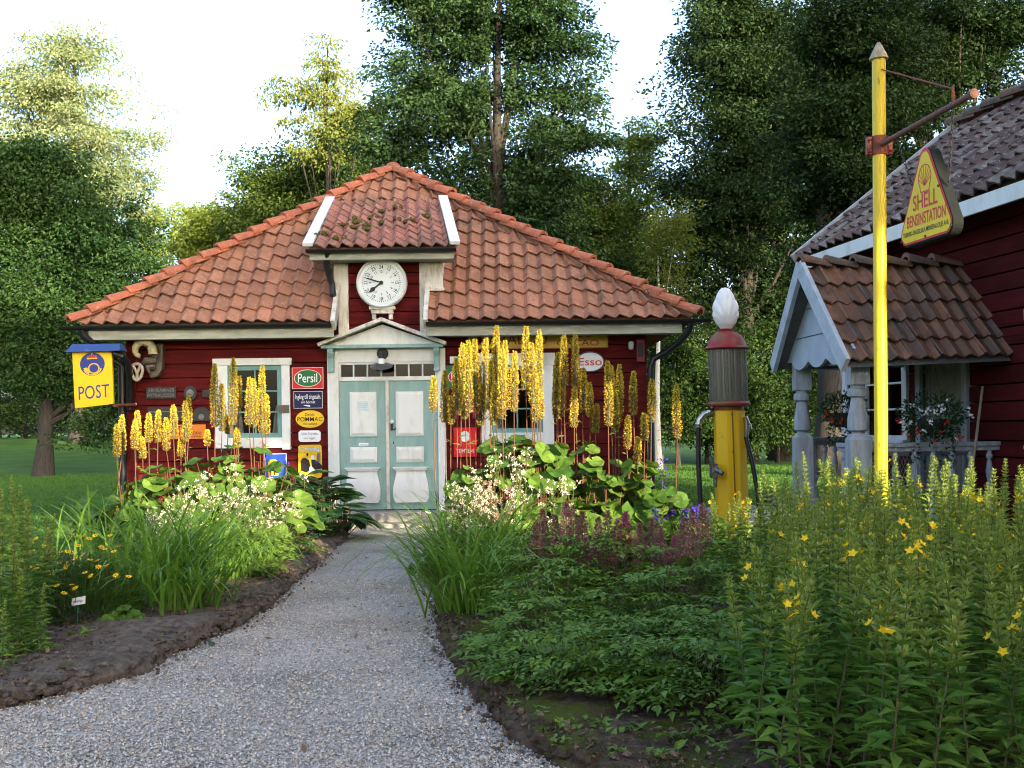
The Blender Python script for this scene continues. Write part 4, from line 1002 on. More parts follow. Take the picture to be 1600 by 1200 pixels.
out = [c + sr*np.array((math.sin(a)*.95, math.cos(a)*1.05 + .35)) for a in np.linspace(-2.25, 2.25, 26)]
stroke([c + (-.055, -.07)] + out + [c + (.055, -.07), c + (-.055, -.07)], .007)
for a in np.linspace(-1.6, 1.6, 8): stroke([c + (.0, -.03), c + sr*np.array((math.sin(a)*.95, math.cos(a)*1.05 + .35))], .005)
mb.build('shell_emblem', M['signred'], hs)
for s_, u_, v_ in ((.19, uw*.24, H*.50), (.80, uw*.80, H*.46)):
    top = A2 + ad*np.linalg.norm(B2 - A2)*s_ - (0, 0, .02); bot = S3(u_, v_ + .02, -.04)
    mb = MB(); L_ = np.linalg.norm(bot - top); k = int(L_/.028)
    for i in range(k):
        p = top + (bot - top)*((i + .5)/k); a = np.linspace(0, 2*math.pi, 9); d = (bot - top)/L_
        x = np.cross(d, (0, 1, 0)) if i % 2 else np.cross(d, (1, 0, .2)); x /= np.linalg.norm(x)
        mb.tube([p + d*.019*math.cos(t) + x*.009*math.sin(t) for t in a], .0033, 5, cap=False)
    mb.build('chain', M['castiron'], hs, smooth=True)
for u_, v_ in ((.08, .05), (.5, .035), (.93, .06), (.73, .5)):
    mb = MB(); p = S3(uw*u_, H*v_, .002); mb.tube([p, p + n1*.006], .009, 8); mb.build('screw', M['castiron'], hs)

# ------------------------------------------------------------------ red farmhouse on the right
kx = 0.176; nn_ = math.sqrt(1 + kx*kx)
C0 = np.array((6.938 - kx*14.4, 14.4, 0.0)); wd_ = np.array((kx, -1, 0))/nn_; wo = np.array((-1, -kx, 0))/nn_
def W(s_, o, z): return C0 + wd_*s_ + wo*o + np.array((0, 0, z))
fmapW = lambda V: C0 + V[:, 0:1]*wd_ + (-V[:, 1:2])*wo + V[:, 2:3]*np.array((0, 0, 1.0))     # local (s, -o, z)
farm = empty('farmhouse', W(4.5, 0, 0), 'long dark red timber farmhouse with a lichen-speckled tile roof', 'house')
FL = 9.0
WIN1 = (.50, 1.50, 1.28, 2.35); FDOOR = (1.90, 2.72, .32, 2.30); WIN2 = (3.95, 5.0, 1.25, 2.48); WIN3 = (7.2, 8.2, 1.25, 2.48)
ZEF = 3.62
mb = MB(fmapW); boards(mb, 0, FL, .2, ZEF + .12, 0, .14, .19, [WIN1, FDOOR, WIN2, WIN3], seed=9); mb.build('long_wall', M['redfarm'], farm, bevel=.006)
HB = 4.0
mb = MB(fmapW); mb.box(0.0, .14, .141, HB, .2, ZEF + .1); mb.box(FL - .14, FL, .141, HB, .2, ZEF + .1); mb.box(0, FL, HB + .001, HB + .14, .2, ZEF + .1)
for s0, s1 in ((0.0, .14), (FL - .14, FL)):
    V = [(s_, y, z) for s_ in (s0, s1) for y, z in ((0, ZEF + .101), (HB, ZEF + .101), (1.95, 5.45))]; mb.raw(V, [(0, 1, 2), (5, 4, 3), (0, 3, 4, 1), (1, 4, 5, 2), (2, 5, 3, 0)])
mb.build('gable_wall', M['redfarm'], farm)
mb = MB(fmapW); mb.box(-.02, FL, -.04, HB + .1, -.2, .2); mb.build('plinth', M['stone'], farm)
mb = MB(fmapW); mb.box(.15, FL - .15, .5, HB - .1, .201, .25); mb.box(.15, FL - .15, .2, HB - .1, 3.4, 3.45); mb.build('floor', M['dark'], farm)
mb = MB(); tile_roof(mb, W(-.35, .47, ZEF + .12), W(FL + .3, .47, ZEF + .12), W(-.35, -1.92, 5.56), W(FL + .3, -1.92, 5.56), 43, 10, amp=.03, lift=.04); mb.build('roof', M['ftile'], farm, smooth=True)
mb = MB(); mb.raw([W(-.34, .45, ZEF + .07), W(FL + .3, .45, ZEF + .07), W(FL + .3, -1.92, 5.5), W(-.34, -1.92, 5.5)], [(0, 1, 2, 3)]); mb.raw([W(-.34, -1.92, 5.5), W(FL + .3, -1.92, 5.5), W(FL + .3, -4.4, ZEF), W(-.34, -4.4, ZEF)], [(0, 1, 2, 3)]); mb.build('roof_deck', M['ptile'], farm)
mb = MB(); ridge_tiles(mb, W(-.38, -1.92, 5.62), W(FL + .3, -1.92, 5.62), 23, .12); mb.build('ridge_tiles', M['ptile'], farm, smooth=True)
mb = MB(); mb.beam(W(-.37, .47, ZEF), W(FL + .3, .47, ZEF), .03, .16); mb.build('fascia', M['white'], farm, bevel=.004)
mb = MB(); mb.beam(W(-.37, .44, ZEF - .07), W(FL, .44, ZEF - .07), .02, .02); mb.beam(W(-.2, .22, ZEF + .01), W(FL, .22, ZEF + .01), .42, .015); mb.build('soffit', M['redfarm'], farm)
mb = MB(); mb.beam(W(-.38, .50, ZEF + .07), W(-.38, -1.92, 5.56), .05, .2); mb.beam(W(-.38, -1.92, 5.56), W(-.38, -4.4, ZEF), .05, .2); mb.build('barge_board', mat('grey_white_wood', (.5, .52, .55), (.35, .36, .38), rough=.7), farm)
mb = MB(fmapW); mb.box(-.03, .12, -.03, -.001, .2, ZEF - .05); mb.build('corner_board', M['white'], farm, bevel=.005)
def fwin(r, name='window', cols=2, rows=3):
    s0, s1, z0, z1 = r
    mb = MB(fmapW); t = .11
    mb.box(s0 - t, s0, -.04, .1, z0 - t, z1); mb.box(s1, s1 + t, -.04, .1, z0 - t, z1); mb.box(s0 - t - .03, s1 + t + .03, -.05, .1, z1, z1 + t); mb.box(s0, s1, -.045, .1, z0 - t, z0)
    mb.box(s0 - t, s1 + t, -.09, -.041, z0 - .03, z0 + .01)
    f = mb.build('window', M['white'], farm, bevel=.005)
    mb = MB(fmapW); e = .06; y0, y1 = .01, .06; mid = (s0 + s1)/2
    mb.box(s0, s0 + e, y0, y1, z0, z1); mb.box(s1 - e, s1, y0, y1, z0, z1); mb.box(s0 + e, s1 - e, y0, y1, z0, z0 + e); mb.box(s0 + e, s1 - e, y0, y1, z1 - e, z1); mb.box(mid - .045, mid + .045, y0, y1, z0 + e, z1 - e)
    for i in range(1, rows):
        z = z0 + e + (z1 - z0 - 2*e)*i/rows
        mb.box(s0 + e, mid - .046, y0 + .01, y1, z - .012, z + .012); mb.box(mid + .046, s1 - e, y0 + .01, y1, z - .012, z + .012)
    mb.build('sash', M['white'], f, bevel=.003)
    mb = MB(fmapW); mb.raw([(s0, .05, z0), (s1, .05, z0), (s1, .05, z1), (s0, .05, z1)], [(0, 1, 2, 3)]); mb.build('pane', M['pane'], f)
    for a, b in ((s0 + .05, s0 + .25), (s1 - .25, s1 - .05)):
        mb = MB(fmapW); u = np.linspace(0, 1, 16); V = [(a + (b-a)*t, .2 + .02*math.sin(t*20), z) for z in (z0, z1) for t in u]; mb.raw(V, [(i, i+1, i+17, i+16) for i in range(15)]); mb.build('curtain', M['curtain'], f, smooth=True)
for r in (WIN1, WIN2, WIN3): fwin(r)
mb = MB(fmapW); s0, s1, z0, z1 = FDOOR; t = .1
mb.box(s0 - t, s0, -.04, .1, z0, z1 + t); mb.box(s1, s1 + t, -.04, .1, z0, z1 + t); mb.box(s0, s1, -.04, .1, z1, z1 + t); dfm = mb.build('door_frame', M['greyblue'], farm, bevel=.005)
mb = MB(fmapW)
for i in range(8): mb.box(s0 + (s1-s0)*i/8 + .003, s0 + (s1-s0)*(i+1)/8 - .003, .03, .07, z0, z1)
dd = mb.build('door', mat('grey_green_boards', (.22, .23, .19), (.15, .155, .13), rough=.7), farm, bevel=.004)
mb = MB(fmapW); mb.tube([(s0 + .08, .03, 1.35), (s0 + .08, -.04, 1.35), (s0 + .18, -.05, 1.35)], .012, 8); mb.build('handle', M['castiron'], dd)

# ------------------------------------------------------------------ grey porch
def ONW(px, py):     # point on the farmhouse wall plane
    a, b = ray(px, py); Y = 6.938/(kx + a)
    return np.array((a*Y, Y, EYE + b*Y))
Np = P(1341, 690, 10.9); Np[2] = 0; Fp = P(1254, 690, 12.5); Fp[2] = 0
porch = empty('porch', (Np + Fp)/2, 'small grey painted porch with turned posts and a steep tiled roof', 'porch')
E0, R0, F0 = P(1326, 566, 10.55), P(1254, 418, 11.6), P(1212, 571, 12.7)
E1, R1 = ONW(1580, 556), ONW(1499, 416)
F1 = R1 + (F0 - R0); F1 = F1 + wo*-.0
mb = MB(); tile_roof(mb, E0, E1, R0, R1, 11, 5, amp=.021, lift=.04); tile_roof(mb, F1, F0, R1, R0, 11, 5, amp=.021, lift=.04); mb.build('porch_roof', M['ptile'], porch, smooth=True)
mb = MB(); dn = np.array((0, 0, -.05)); mb.raw([E0 + dn, E1 + dn, R1 + dn, R0 + dn], [(0, 1, 2, 3)]); mb.raw([F1 + dn, F0 + dn, R0 + dn, R1 + dn], [(0, 1, 2, 3)]); mb.build('roof_deck', mat('soffit_boards', (.12, .12, .12)), porch)
mb = MB(); ridge_tiles(mb, R0 + (-.02, 0, .02), R1 + (0, 0, .02), 6, .095); mb.build('ridge_tiles', M['ptile'], porch, smooth=True)
gout = (R0 - R1); gout[2] = 0; gout /= np.linalg.norm(gout)
vw = M['greyblue']
for a, b in ((E0, R0), (F0, R0)):
    mb = MB(); o = gout*.03 + np.array((0, 0, -.03)); mb.beam(a + o, b + o + (0, 0, .04), .05, .17); mb.build('barge_board', mat('pale_grey_paint', (.44, .50, .56), (.3, .34, .38), rough=.65, vscale=6), porch, bevel=.005)
# gable panel with scalloped lower edge, 0.1 m behind the barge boards
def GP(t, z, d=.09): p = Np*(1 - t) + Fp*t; p = p.copy(); p[2] = z; return p - gout*(d - .18)
zb_, zr = 2.13, R0[2] - .12
ts = np.linspace(-.12, 1.12, 33)
def scal(t):
    t = min(max(t, 0), 1); q = (t*3) % 1.0
    return zb_ + .07 - .10*abs(math.sin(t*3*math.pi))**.7
edge = [(t, scal(t)) for t in ts]
mb = MB(); V = []; tp = []
for t, z in edge:
    tm = .5; zt_ = zr - abs(t - tm)/.62*(zr - zb_ - .1); tp.append(max(zt_, z + .02))
V = [GP(t, z, .06) for t, z in edge] + [GP(t, z, .06) for (t, _), z in zip(edge, tp)] + [GP(t, z, .10) for t, z in edge] + [GP(t, z, .10) for (t, _), z in zip(edge, tp)]
m_ = len(edge); F = []
for i in range(m_ - 1): F += [(i, i+1, i+1+m_, i+m_), (i+2*m_+1, i+2*m_, i+3*m_, i+3*m_+1), (i+1, i, i+2*m_, i+2*m_+1), (i+m_, i+m_+1, i+3*m_+1, i+3*m_)]
mb.raw(V, F); mb.build('gable_panel', mat('pale_blue_grey_boards', (.40, .47, .54), (.3, .35, .41), rough=.65, vscale=3), porch)
mb = MB()
for z in (zb_ + .32, zb_ + .62):
    hw_ = .62*(zr - z)/(zr - zb_ - .1) - .06
    mb.beam(GP(.5 - hw_, z, .058), GP(.5 + hw_, z, .058), .006, .008)
mb.build('board_seam', M['black'], porch)
def post(c, r, name='post', zt=2.1, f=0.30):
    mb = MB(); q = r*.98
    def sq(z0, z1, h): mb.box(c[0] - h, c[0] + h, c[1] - h, c[1] + h, z0, z1)
    sq(0, f + 1.03, q)
    V = [(c[0] + i*h, c[1] + j*h, z) for z, h in ((f + 1.03, q), (f + 1.09, q*.66)) for i, j in ((-1,-1),(1,-1),(1,1),(-1,1))]; mb.raw(V, [(i, (i+1) % 4, (i+1) % 4+4, i+4) for i in range(4)])
    z = f + 1.08
    prof = [(q*.62, 0), (q*.62, .025), (q*.98, .045), (q*1.02, .10), (q*.98, .17), (q*.80, .26), (q*.66, .35), (q*.62, .37), (q*.95, .385), (q*1.0, .42), (q*.95, .455), (q*.7, .47), (q*.7, .50)]
    mb.lathe(prof, (c[0], c[1], z), 24)
    sq(z + .50, zt + .12, q*.92)
    return mb.build(name, M['greyblue'], porch, smooth=True)
post(Np, .105, zt=2.12); post(Fp, .098, zt=2.2)
mb = MB(); mb.beam(GP(-.1, 2.13, .2), GP(1.1, 2.2, .2), .1, .1); mb.beam(Np + (0, 0, 2.14), E1 + wo*0 + (0, .25, .0) - (0, 0, E1[2] - 2.2), .09, .1); mb.beam(Fp + (0, 0, 2.18), W(.55, 0, 2.2), .09, .1); mb.build('roof_beam', M['greyblue'], porch)
# railings
wn = ONW(1560, 697); wn[2] = 0; wf = W(.62, .02, 0)
FLz = .30
def railing(a, b, n, z0, z1, name='railing'):
    mb = MB(); a = np.array((a[0], a[1], 0.)); b = np.array((b[0], b[1], 0.))
    mb.beam(a + (0, 0, z1), b + (0, 0, z1), .09, .045); mb.beam(a + (0, 0, z1 - .045), b + (0, 0, z1 - .045), .05, .045)
    rl = mb.build(name, M['greyblue'], porch, bevel=.006)
    mb = MB(); mb.beam(a + (0, 0, z0), b + (0, 0, z0), .06, .06); mb.build('bottom_rail', M['greyblue'], rl, bevel=.006)
    h = z1 - z0 - .09
    prof = [(.026, 0), (.026, .05), (.036, .08), (.045, .14), (.04, .24), (.022, .36), (.018, .40), (.034, .42), (.034, .45), (.018, .47), (.032, .53), (.036, .58), (.026, .66), (.018, .70), (.032, .72), (.032, .75), (.02, .77), (.024, .80)]
    for i in range(n):
        p = a + (b - a)*((i + .5)/n); mb = MB(); mb.lathe([(r, z*h/.80) for r, z in prof], (p[0], p[1], z0 + .03), 14); mb.build('baluster', M['greyblue'], rl, smooth=True)
railing(Np + (.08, 0, 0), wn, 7, FLz + .08, 1.27)
railing(Fp + (.08, 0, 0), wf, 6, FLz + .08, 1.31)
railing(Np, Np + (Fp - Np)*.30, 2, FLz + .08, 1.27)
mb = MB(); c_ = [Np + (-.12, -.12, 0), wn + (0, -.1, 0), wf, Fp + (-.12, .1, 0)]
V = [np.array((p[0], p[1], z)) for z in (.0, FLz) for p in c_]; mb.raw(V, [(3,2,1,0), (4,5,6,7), (0,1,5,4), (1,2,6,5), (2,3,7,6), (3,0,4,7)]); mb.build('porch_floor', M['greystep'], porch)
# bench with wire-mesh back inside the porch
bc = (Np + Fp)/2 + (.95, .1, FLz)
bench = empty('bench', bc, 'dark bench with a wire mesh back standing inside the grey porch', 'bench')
mb = MB(); x0, x1 = bc[0] - .45, bc[0] + .5; mb.box(x0, x1, bc[1] - .22, bc[1] + .22, FLz + .40, FLz + .44); mb.build('seat', mat('dark_grey_wood', (.09, .09, .095)), bench)
mb = MB(); mb.box(x0, x1, bc[1] - .22, bc[1] - .19, FLz + .84, FLz + .88); mb.box(x0, x0 + .03, bc[1] - .22, bc[1] - .19, FLz + .44, FLz + .84); mb.box(x1 - .03, x1, bc[1] - .22, bc[1] - .19, FLz + .44, FLz + .84)
for i in range(26):
    t = x0 + (x1 - x0)*i/25
    for s_ in (-1, 1):
        q0 = max(x0, min(x1, t)); q1 = max(x0, min(x1, t + s_*.16)); mb.tube([(q0, bc[1] - .205, FLz + .45), (q1, bc[1] - .205, FLz + .84)], .0035, 4, cap=False)
mb.build('mesh_back', mat('wire_grey', (.25, .27, .3), rough=.5), bench)
for px_ in (x0 + .03, x1 - .03):
    for dy in (-.19, .19):
        mb = MB(); mb.box(px_ - .02, px_ + .02, bc[1] + dy - .02, bc[1] + dy + .02, FLz, FLz + .40); mb.build('leg', M['black'], bench)
# broom leaning on the wall
b0 = ONW(1541, 604) + wo*.04; b1 = P(1511, 795, 10.75)
broom = empty('broom', (b1[0], b1[1], .3), 'broom with a pale wooden handle leaning against the red farmhouse wall', 'broom')
mb = MB(); mb.tube([b0, b1], .014, 8); mb.build('handle', M['broomwood'], broom, smooth=True)
mb = MB(); dd_ = (b1 - b0)/np.linalg.norm(b1 - b0)
for i in range(60):
    o = rng.normal(0, .03, 3); o[2] = 0; mb.tube([b1 - dd_*.05, b1 + dd_*.12 + o*.6, b1 + dd_*.30 + o*1.6], .004, 4, cap=False)
mb.build('bristles', mat('brown_bristle', (.16, .07, .045)), broom)
# ------------------------------------------------------------------ ground, path, beds
def gz(x, y):
    x = np.asarray(x, float); y = np.asarray(y, float)
    rise = np.clip((y - 37) / 24, 0, 1) ** 1.5 * np.clip((-x - 4) / 12, 0, 1) * 1.15
    return rise + 0.03*np.sin(x*.35 + 1)*np.sin(y*.3)*np.clip((y - 19)/8, 0, 1)
def lawnmat():
    m, N, L, b = newmat('lawn_grass')
    tc = N.new('ShaderNodeTexCoord'); prev = None
    n1 = N.new('ShaderNodeTexNoise'); n1.inputs['Scale'].default_value = .8; n1.inputs['Detail'].default_value = 8
    n2 = N.new('ShaderNodeTexNoise'); n2.inputs['Scale'].default_value = 45; n2.inputs['Detail'].default_value = 4
    L.new(tc.outputs['Object'], n1.inputs[0]); L.new(tc.outputs['Object'], n2.inputs[0])
    r = N.new('ShaderNodeValToRGB'); r.color_ramp.elements[0].color = (.036, .09, .013, 1); r.color_ramp.elements[1].color = (.07, .15, .022, 1); r.color_ramp.elements[0].position = .3; r.color_ramp.elements[1].position = .7
    L.new(n1.outputs[0], r.inputs[0])
    mx = N.new('ShaderNodeMix'); mx.data_type = 'RGBA'; mx.blend_type = 'MULTIPLY'; mx.inputs[0].default_value = .6
    r2 = N.new('ShaderNodeValToRGB'); r2.color_ramp.elements[0].color = (.45, .5, .4, 1); r2.color_ramp.elements[1].color = (1.4, 1.3, 1.1, 1); r2.color_ramp.elements[0].position = .3; r2.color_ramp.elements[1].position = .7
    L.new(n2.outputs[0], r2.inputs[0]); L.new(r.outputs[0], mx.inputs[6]); L.new(r2.outputs[0], mx.inputs[7]); L.new(mx.outputs[2], b.inputs['Base Color'])
    b.inputs['Roughness'].default_value = .9; b.inputs['Specular IOR Level'].default_value = .15
    bp = N.new('ShaderNodeBump'); bp.inputs['Strength'].default_value = .8; bp.inputs['Distance'].default_value = .05; L.new(n2.outputs[0], bp.inputs['Height']); L.new(bp.outputs[0], b.inputs['Normal'])
    return m
M['lawn'] = lawnmat()
xs = np.concatenate([np.linspace(-220, -60, 9)[:-1], np.linspace(-60, 60, 81), np.linspace(60, 220, 9)[1:]])
ys = np.concatenate([np.linspace(-80, 0, 6)[:-1], np.linspace(0, 90, 61), np.linspace(90, 300, 9)[1:]])
X, Y = np.meshgrid(xs, ys); Z = gz(X, Y)
nx, ny = len(xs), len(ys); i, j = np.meshgrid(np.arange(nx-1), np.arange(ny-1)); i = i.ravel(); j = j.ravel()
mb = MB(); mb.arr(np.stack([X.ravel(), Y.ravel(), Z.ravel()], 1), np.stack([j*nx+i, j*nx+i+1, (j+1)*nx+i+1, (j+1)*nx+i], 1))
tag(mb.build('ground', M['lawn'], smooth=True, origin=(0, 0, 0)), kind='structure')

def gravelmat():
    m, N, L, b = newmat('gravel')
    tc = N.new('ShaderNodeTexCoord'); v = N.new('ShaderNodeTexVoronoi'); v.inputs['Scale'].default_value = 75; v.inputs['Randomness'].default_value = 1
    L.new(tc.outputs['Object'], v.inputs[0])
    sp = N.new('ShaderNodeSeparateColor'); L.new(v.outputs['Color'], sp.inputs[0])
    r = N.new('ShaderNodeValToRGB'); e = r.color_ramp.elements
    for p, c in ((0, (.20, .18, .155)), (.3, (.37, .345, .305)), (.55, (.49, .45, .39)), (.75, (.46, .37, .29)), (.9, (.58, .53, .46)), (1, (.14, .125, .11))):
        if p in (0, 1): e[0 if p == 0 else -1].color = rgb(c); continue
        q = e.new(p); q.color = rgb(c)
    L.new(sp.outputs[0], r.inputs[0])
    n1 = N.new('ShaderNodeTexNoise'); n1.inputs['Scale'].default_value = 1.1; n1.inputs['Detail'].default_value = 7; L.new(tc.outputs['Object'], n1.inputs[0])
    r2 = N.new('ShaderNodeValToRGB'); r2.color_ramp.elements[0].color = (.62, .6, .58, 1); r2.color_ramp.elements[1].color = (1.05, 1.05, 1.05, 1); r2.color_ramp.elements[0].position = .32; r2.color_ramp.elements[1].position = .6
    L.new(n1.outputs[0], r2.inputs[0])
    mx = N.new('ShaderNodeMix'); mx.data_type = 'RGBA'; mx.blend_type = 'MULTIPLY'; mx.inputs[0].default_value = 1; L.new(r.outputs[0], mx.inputs[6]); L.new(r2.outputs[0], mx.inputs[7])
    mr = N.new('ShaderNodeMapRange'); mr.inputs[1].default_value = 0.0; mr.inputs[2].default_value = .75; mr.inputs[3].default_value = 1; mr.inputs[4].default_value = .35; L.new(v.outputs['Distance'], mr.inputs[0])
    L.new(mx.outputs[2], b.inputs['Base Color'])
    b.inputs['Roughness'].default_value = .75; b.inputs['Specular IOR Level'].default_value = .3
    bp = N.new('ShaderNodeBump'); bp.inputs['Strength'].default_value = 1; bp.inputs['Distance'].default_value = .012; L.new(mr.outputs[0], bp.inputs['Height']); L.new(bp.outputs[0], b.inputs['Normal'])
    return m
M['gravel'] = gravelmat()
Le = np.array([(-7.5, 4.9), (-4.6, 5.35)] + [tuple(G(a, b)[:2]) for a, b in ((0, 1112), (131, 1078), (219, 1055), (262, 1029), (363, 985), (424, 946), (464, 906), (505, 872), (535, 850), (548, 834))] + [(-2.52, 16.6)])
Re = np.array([(4.5, 2.2), (1.6, 3.3)] + [tuple(G(a, b)[:2]) for a, b in ((870, 1200), (810, 1163), (760, 1112), (722, 1062), (703, 1022), (690, 985), (684, 940), (682, 900), (683, 860))] + [(-1.05, 15.2), (-.95, 16.6)])
mb = MB(); gx = np.linspace(-8.0, 3.2, 40); gy = np.linspace(-3, 16.6, 60); XX, YY = np.meshgrid(gx, gy)
i, j = np.meshgrid(np.arange(39), np.arange(59)); i = i.ravel(); j = j.ravel()
keep = ~((XX[j, i] < -4.9) & (YY[j, i] > 6.2)); i = i[keep]; j = j[keep]
mb.arr(np.stack([XX.ravel(), YY.ravel(), np.full(XX.size, .006)], 1), np.stack([j*40+i, j*40+i+1, (j+1)*40+i+1, (j+1)*40+i], 1))
tag(mb.build('gravel_path', M['gravel'], origin=(0, 0, 0)), kind='structure')
mb = MB(); pts = [G(a, b) for a, b in ((1020, 812), (1110, 792), (1180, 790), (1250, 796), (1330, 803), (1420, 812), (1420, 860), (1020, 860))]
mb.raw([(p[0], p[1], .008) for p in pts], [tuple(range(8))]); tag(mb.build('gravel_yard', M['gravel'], origin=(0, 0, 0)), kind='structure')

def soilmat(lo, c0, c1):
    m, N, L, b = newmat('bed_soil')
    tc = N.new('ShaderNodeTexCoord')
    def nz(s, d=8):
        n = N.new('ShaderNodeTexNoise'); n.inputs['Scale'].default_value = s; n.inputs['Detail'].default_value = d; n.inputs['Roughness'].default_value = .7; L.new(tc.outputs['Object'], n.inputs[0]); return n
    a, c, d = nz(14), nz(3.2), nz(70, 3)
    r = N.new('ShaderNodeValToRGB'); r.color_ramp.elements[0].color = rgb(c0); r.color_ramp.elements[1].color = rgb(c1); r.color_ramp.elements[0].position = .35; r.color_ramp.elements[1].position = .68; L.new(a.outputs[0], r.inputs[0])
    mr = N.new('ShaderNodeMapRange'); mr.inputs[1].default_value = lo; mr.inputs[2].default_value = lo + .10; L.new(c.outputs[0], mr.inputs[0])
    g = N.new('ShaderNodeNewGeometry'); sx = N.new('ShaderNodeSeparateXYZ'); L.new(g.outputs['Normal'], sx.inputs[0])
    m2 = N.new('ShaderNodeMapRange'); m2.inputs[1].default_value = .65; m2.inputs[2].default_value = .9; L.new(sx.outputs[2], m2.inputs[0])
    mu = N.new('ShaderNodeMath'); mu.operation = 'MULTIPLY'; L.new(mr.outputs[0], mu.inputs[0]); L.new(m2.outputs[0], mu.inputs[1])
    mx = N.new('ShaderNodeMix'); mx.data_type = 'RGBA'; L.new(mu.outputs[0], mx.inputs[0]); L.new(r.outputs[0], mx.inputs[6]); mx.inputs[7].default_value = (.085, .10, .018, 1)
    r3 = N.new('ShaderNodeMapRange'); r3.inputs[1].default_value = .68; r3.inputs[2].default_value = .72; L.new(d.outputs[0], r3.inputs[0])
    m3 = N.new('ShaderNodeMix'); m3.data_type = 'RGBA'; L.new(r3.outputs[0], m3.inputs[0]); L.new(mx.outputs[2], m3.inputs[6]); m3.inputs[7].default_value = (.33, .30, .27, 1)
    L.new(m3.outputs[2], b.inputs['Base Color']); b.inputs['Roughness'].default_value = .95; b.inputs['Specular IOR Level'].default_value = .1
    bp = N.new('ShaderNodeBump'); bp.inputs['Strength'].default_value = 1.0; bp.inputs['Distance'].default_value = .06; L.new(a.outputs[0], bp.inputs['Height']); L.new(bp.outputs[0], b.inputs['Normal'])
    return m
M['soil'] = soilmat(.60, (.07, .053, .042), (.25, .20, .16)); M['mossysoil'] = soilmat(.46, (.04, .028, .02), (.16, .115, .08))
def resample(poly, step):
    d = np.concatenate([[0], np.cumsum(np.linalg.norm(np.diff(poly, axis=0), axis=1))])
    s_ = np.arange(0, d[-1], step)
    return np.stack([np.interp(s_, d, poly[:, k]) for k in (0, 1)], 1)
def smooth1(a, k):
    ker = np.ones(k)/k; p = np.pad(a, ((k//2, k//2), (0, 0)), mode='edge')
    return np.stack([np.convolve(p[:, c], ker, 'valid') for c in range(a.shape[1])], 1)[:len(a)]
def fbm(x, y, seed=0):
    z = np.zeros_like(x); r = np.random.default_rng(seed)
    for o in range(5):
        f = 1.3 * 2**o
        for _ in range(3):
            a, b, c = r.uniform(0, 6.28, 3); z += np.sin(x*f*math.cos(a) + y*f*math.sin(a) + b + 1.3*np.sin(y*f*.7 + c)) / 2**o * .25
    return z
def bed(name, edge, side, widths, seed, m):
    e = smooth1(resample(edge, .025), 25); d = np.gradient(smooth1(e, 61), axis=0); d /= np.linalg.norm(d, axis=1)[:, None]
    nrm = np.stack([-d[:, 1], d[:, 0]], 1) * side
    n = len(e); s_ = np.arange(n)*.025
    wob = .05*fbm(s_*2, s_*0 + 3, seed) + .045*fbm(s_*6, s_*0, seed + 1)
    prof = np.array([(-.02, -.02), (.0, .01), (.015, .045), (.03, .07), (.05, .082), (.09, .09), (.15, .095), (.22, .098), (.3, .095), (.4, .09), (.55, .085), (.7, .08), (.9, .08), (1.1, .075), (1.4, .07), (1.8, .06), (2.3, .05), (2.9, .035), (widths - .4, .012), (widths, -.03)])
    V = np.zeros((n, len(prof), 3))
    for k, (o, z) in enumerate(prof):
        p = e + nrm*(o + wob*np.exp(-o*2))[:, None]
        V[:, k, 0] = p[:, 0]; V[:, k, 1] = p[:, 1]
        fz = np.clip(fbm(p[:, 0]*3, p[:, 1]*3, seed + 2), -1, 1); amp = .04 if .01 < o < 1.0 else .015
        V[:, k, 2] = z*(1 + .35*fbm(p[:, 0]*1.2, p[:, 1]*1.2, seed + 5)) + (amp*fz if 0 < k < len(prof) - 2 else 0) + .03*np.clip(fbm(p[:, 0]*9, p[:, 1]*9, seed + 3), -.6, 1)*(0 < k < 13)
        if 0 < k < 6: V[:, k, 0] += .04*fbm(p[:, 0]*8 + k, p[:, 1]*8, seed + 4)
    m_ = len(prof); i, j = np.meshgrid(np.arange(n-1), np.arange(m_-1)); i = i.ravel(); j = j.ravel()
    F = np.stack([i*m_+j, i*m_+j+1, (i+1)*m_+j+1, (i+1)*m_+j], 1)
    if side < 0: F = F[:, ::-1]
    mb = MB(); mb.arr(V.reshape(-1, 3), F[:, ::-1]); return tag(mb.build(name, M[m], smooth=False, origin=(0, 0, 0)), kind='structure')
bed('flower_bed', Le, 1, 3.6, 11, 'soil')
bed('flower_bed', Re, -1, 5.2, 21, 'mossysoil')

# loose pebbles lying on the path near the viewer, and crumbs along the bed edges
oct_v = np.array([(1,0,0),(-1,0,0),(0,1,0),(0,-1,0),(0,0,1),(0,0,-1)], float); oct_f = np.array([(0,2,4),(2,1,4),(1,3,4),(3,0,4),(2,0,5),(1,2,5),(3,1,5),(0,3,5)])
def pebbles(pos, size, flat=.6):
    n = len(pos); a = rng.uniform(0, 6.28, n)
    sc = size[:, None]*np.stack([rng.uniform(.75, 1.25, n), rng.uniform(.6, 1.0, n), rng.uniform(.45, .8, n)], 1)
    V = oct_v[None]*sc[:, None, :] * (1 + rng.normal(0, .13, (n, 6, 3)))
    tl = rng.normal(0, .5, n); V2 = V.copy(); V2[..., 2] = V[..., 2]*np.cos(tl)[:, None] + V[..., 0]*np.sin(tl)[:, None]; V2[..., 0] = V[..., 0]*np.cos(tl)[:, None] - V[..., 2]*np.sin(tl)[:, None]; V = V2
    x = V[..., 0]*np.cos(a)[:, None] - V[..., 1]*np.sin(a)[:, None]; y = V[..., 0]*np.sin(a)[:, None] + V[..., 1]*np.cos(a)[:, None]
    W_ = np.stack([x, y, V[..., 2]], 2) + pos[:, None, :]
    return W_.reshape(-1, 3), (oct_f[None] + (np.arange(n)*6)[:, None, None]).reshape(-1, 3)
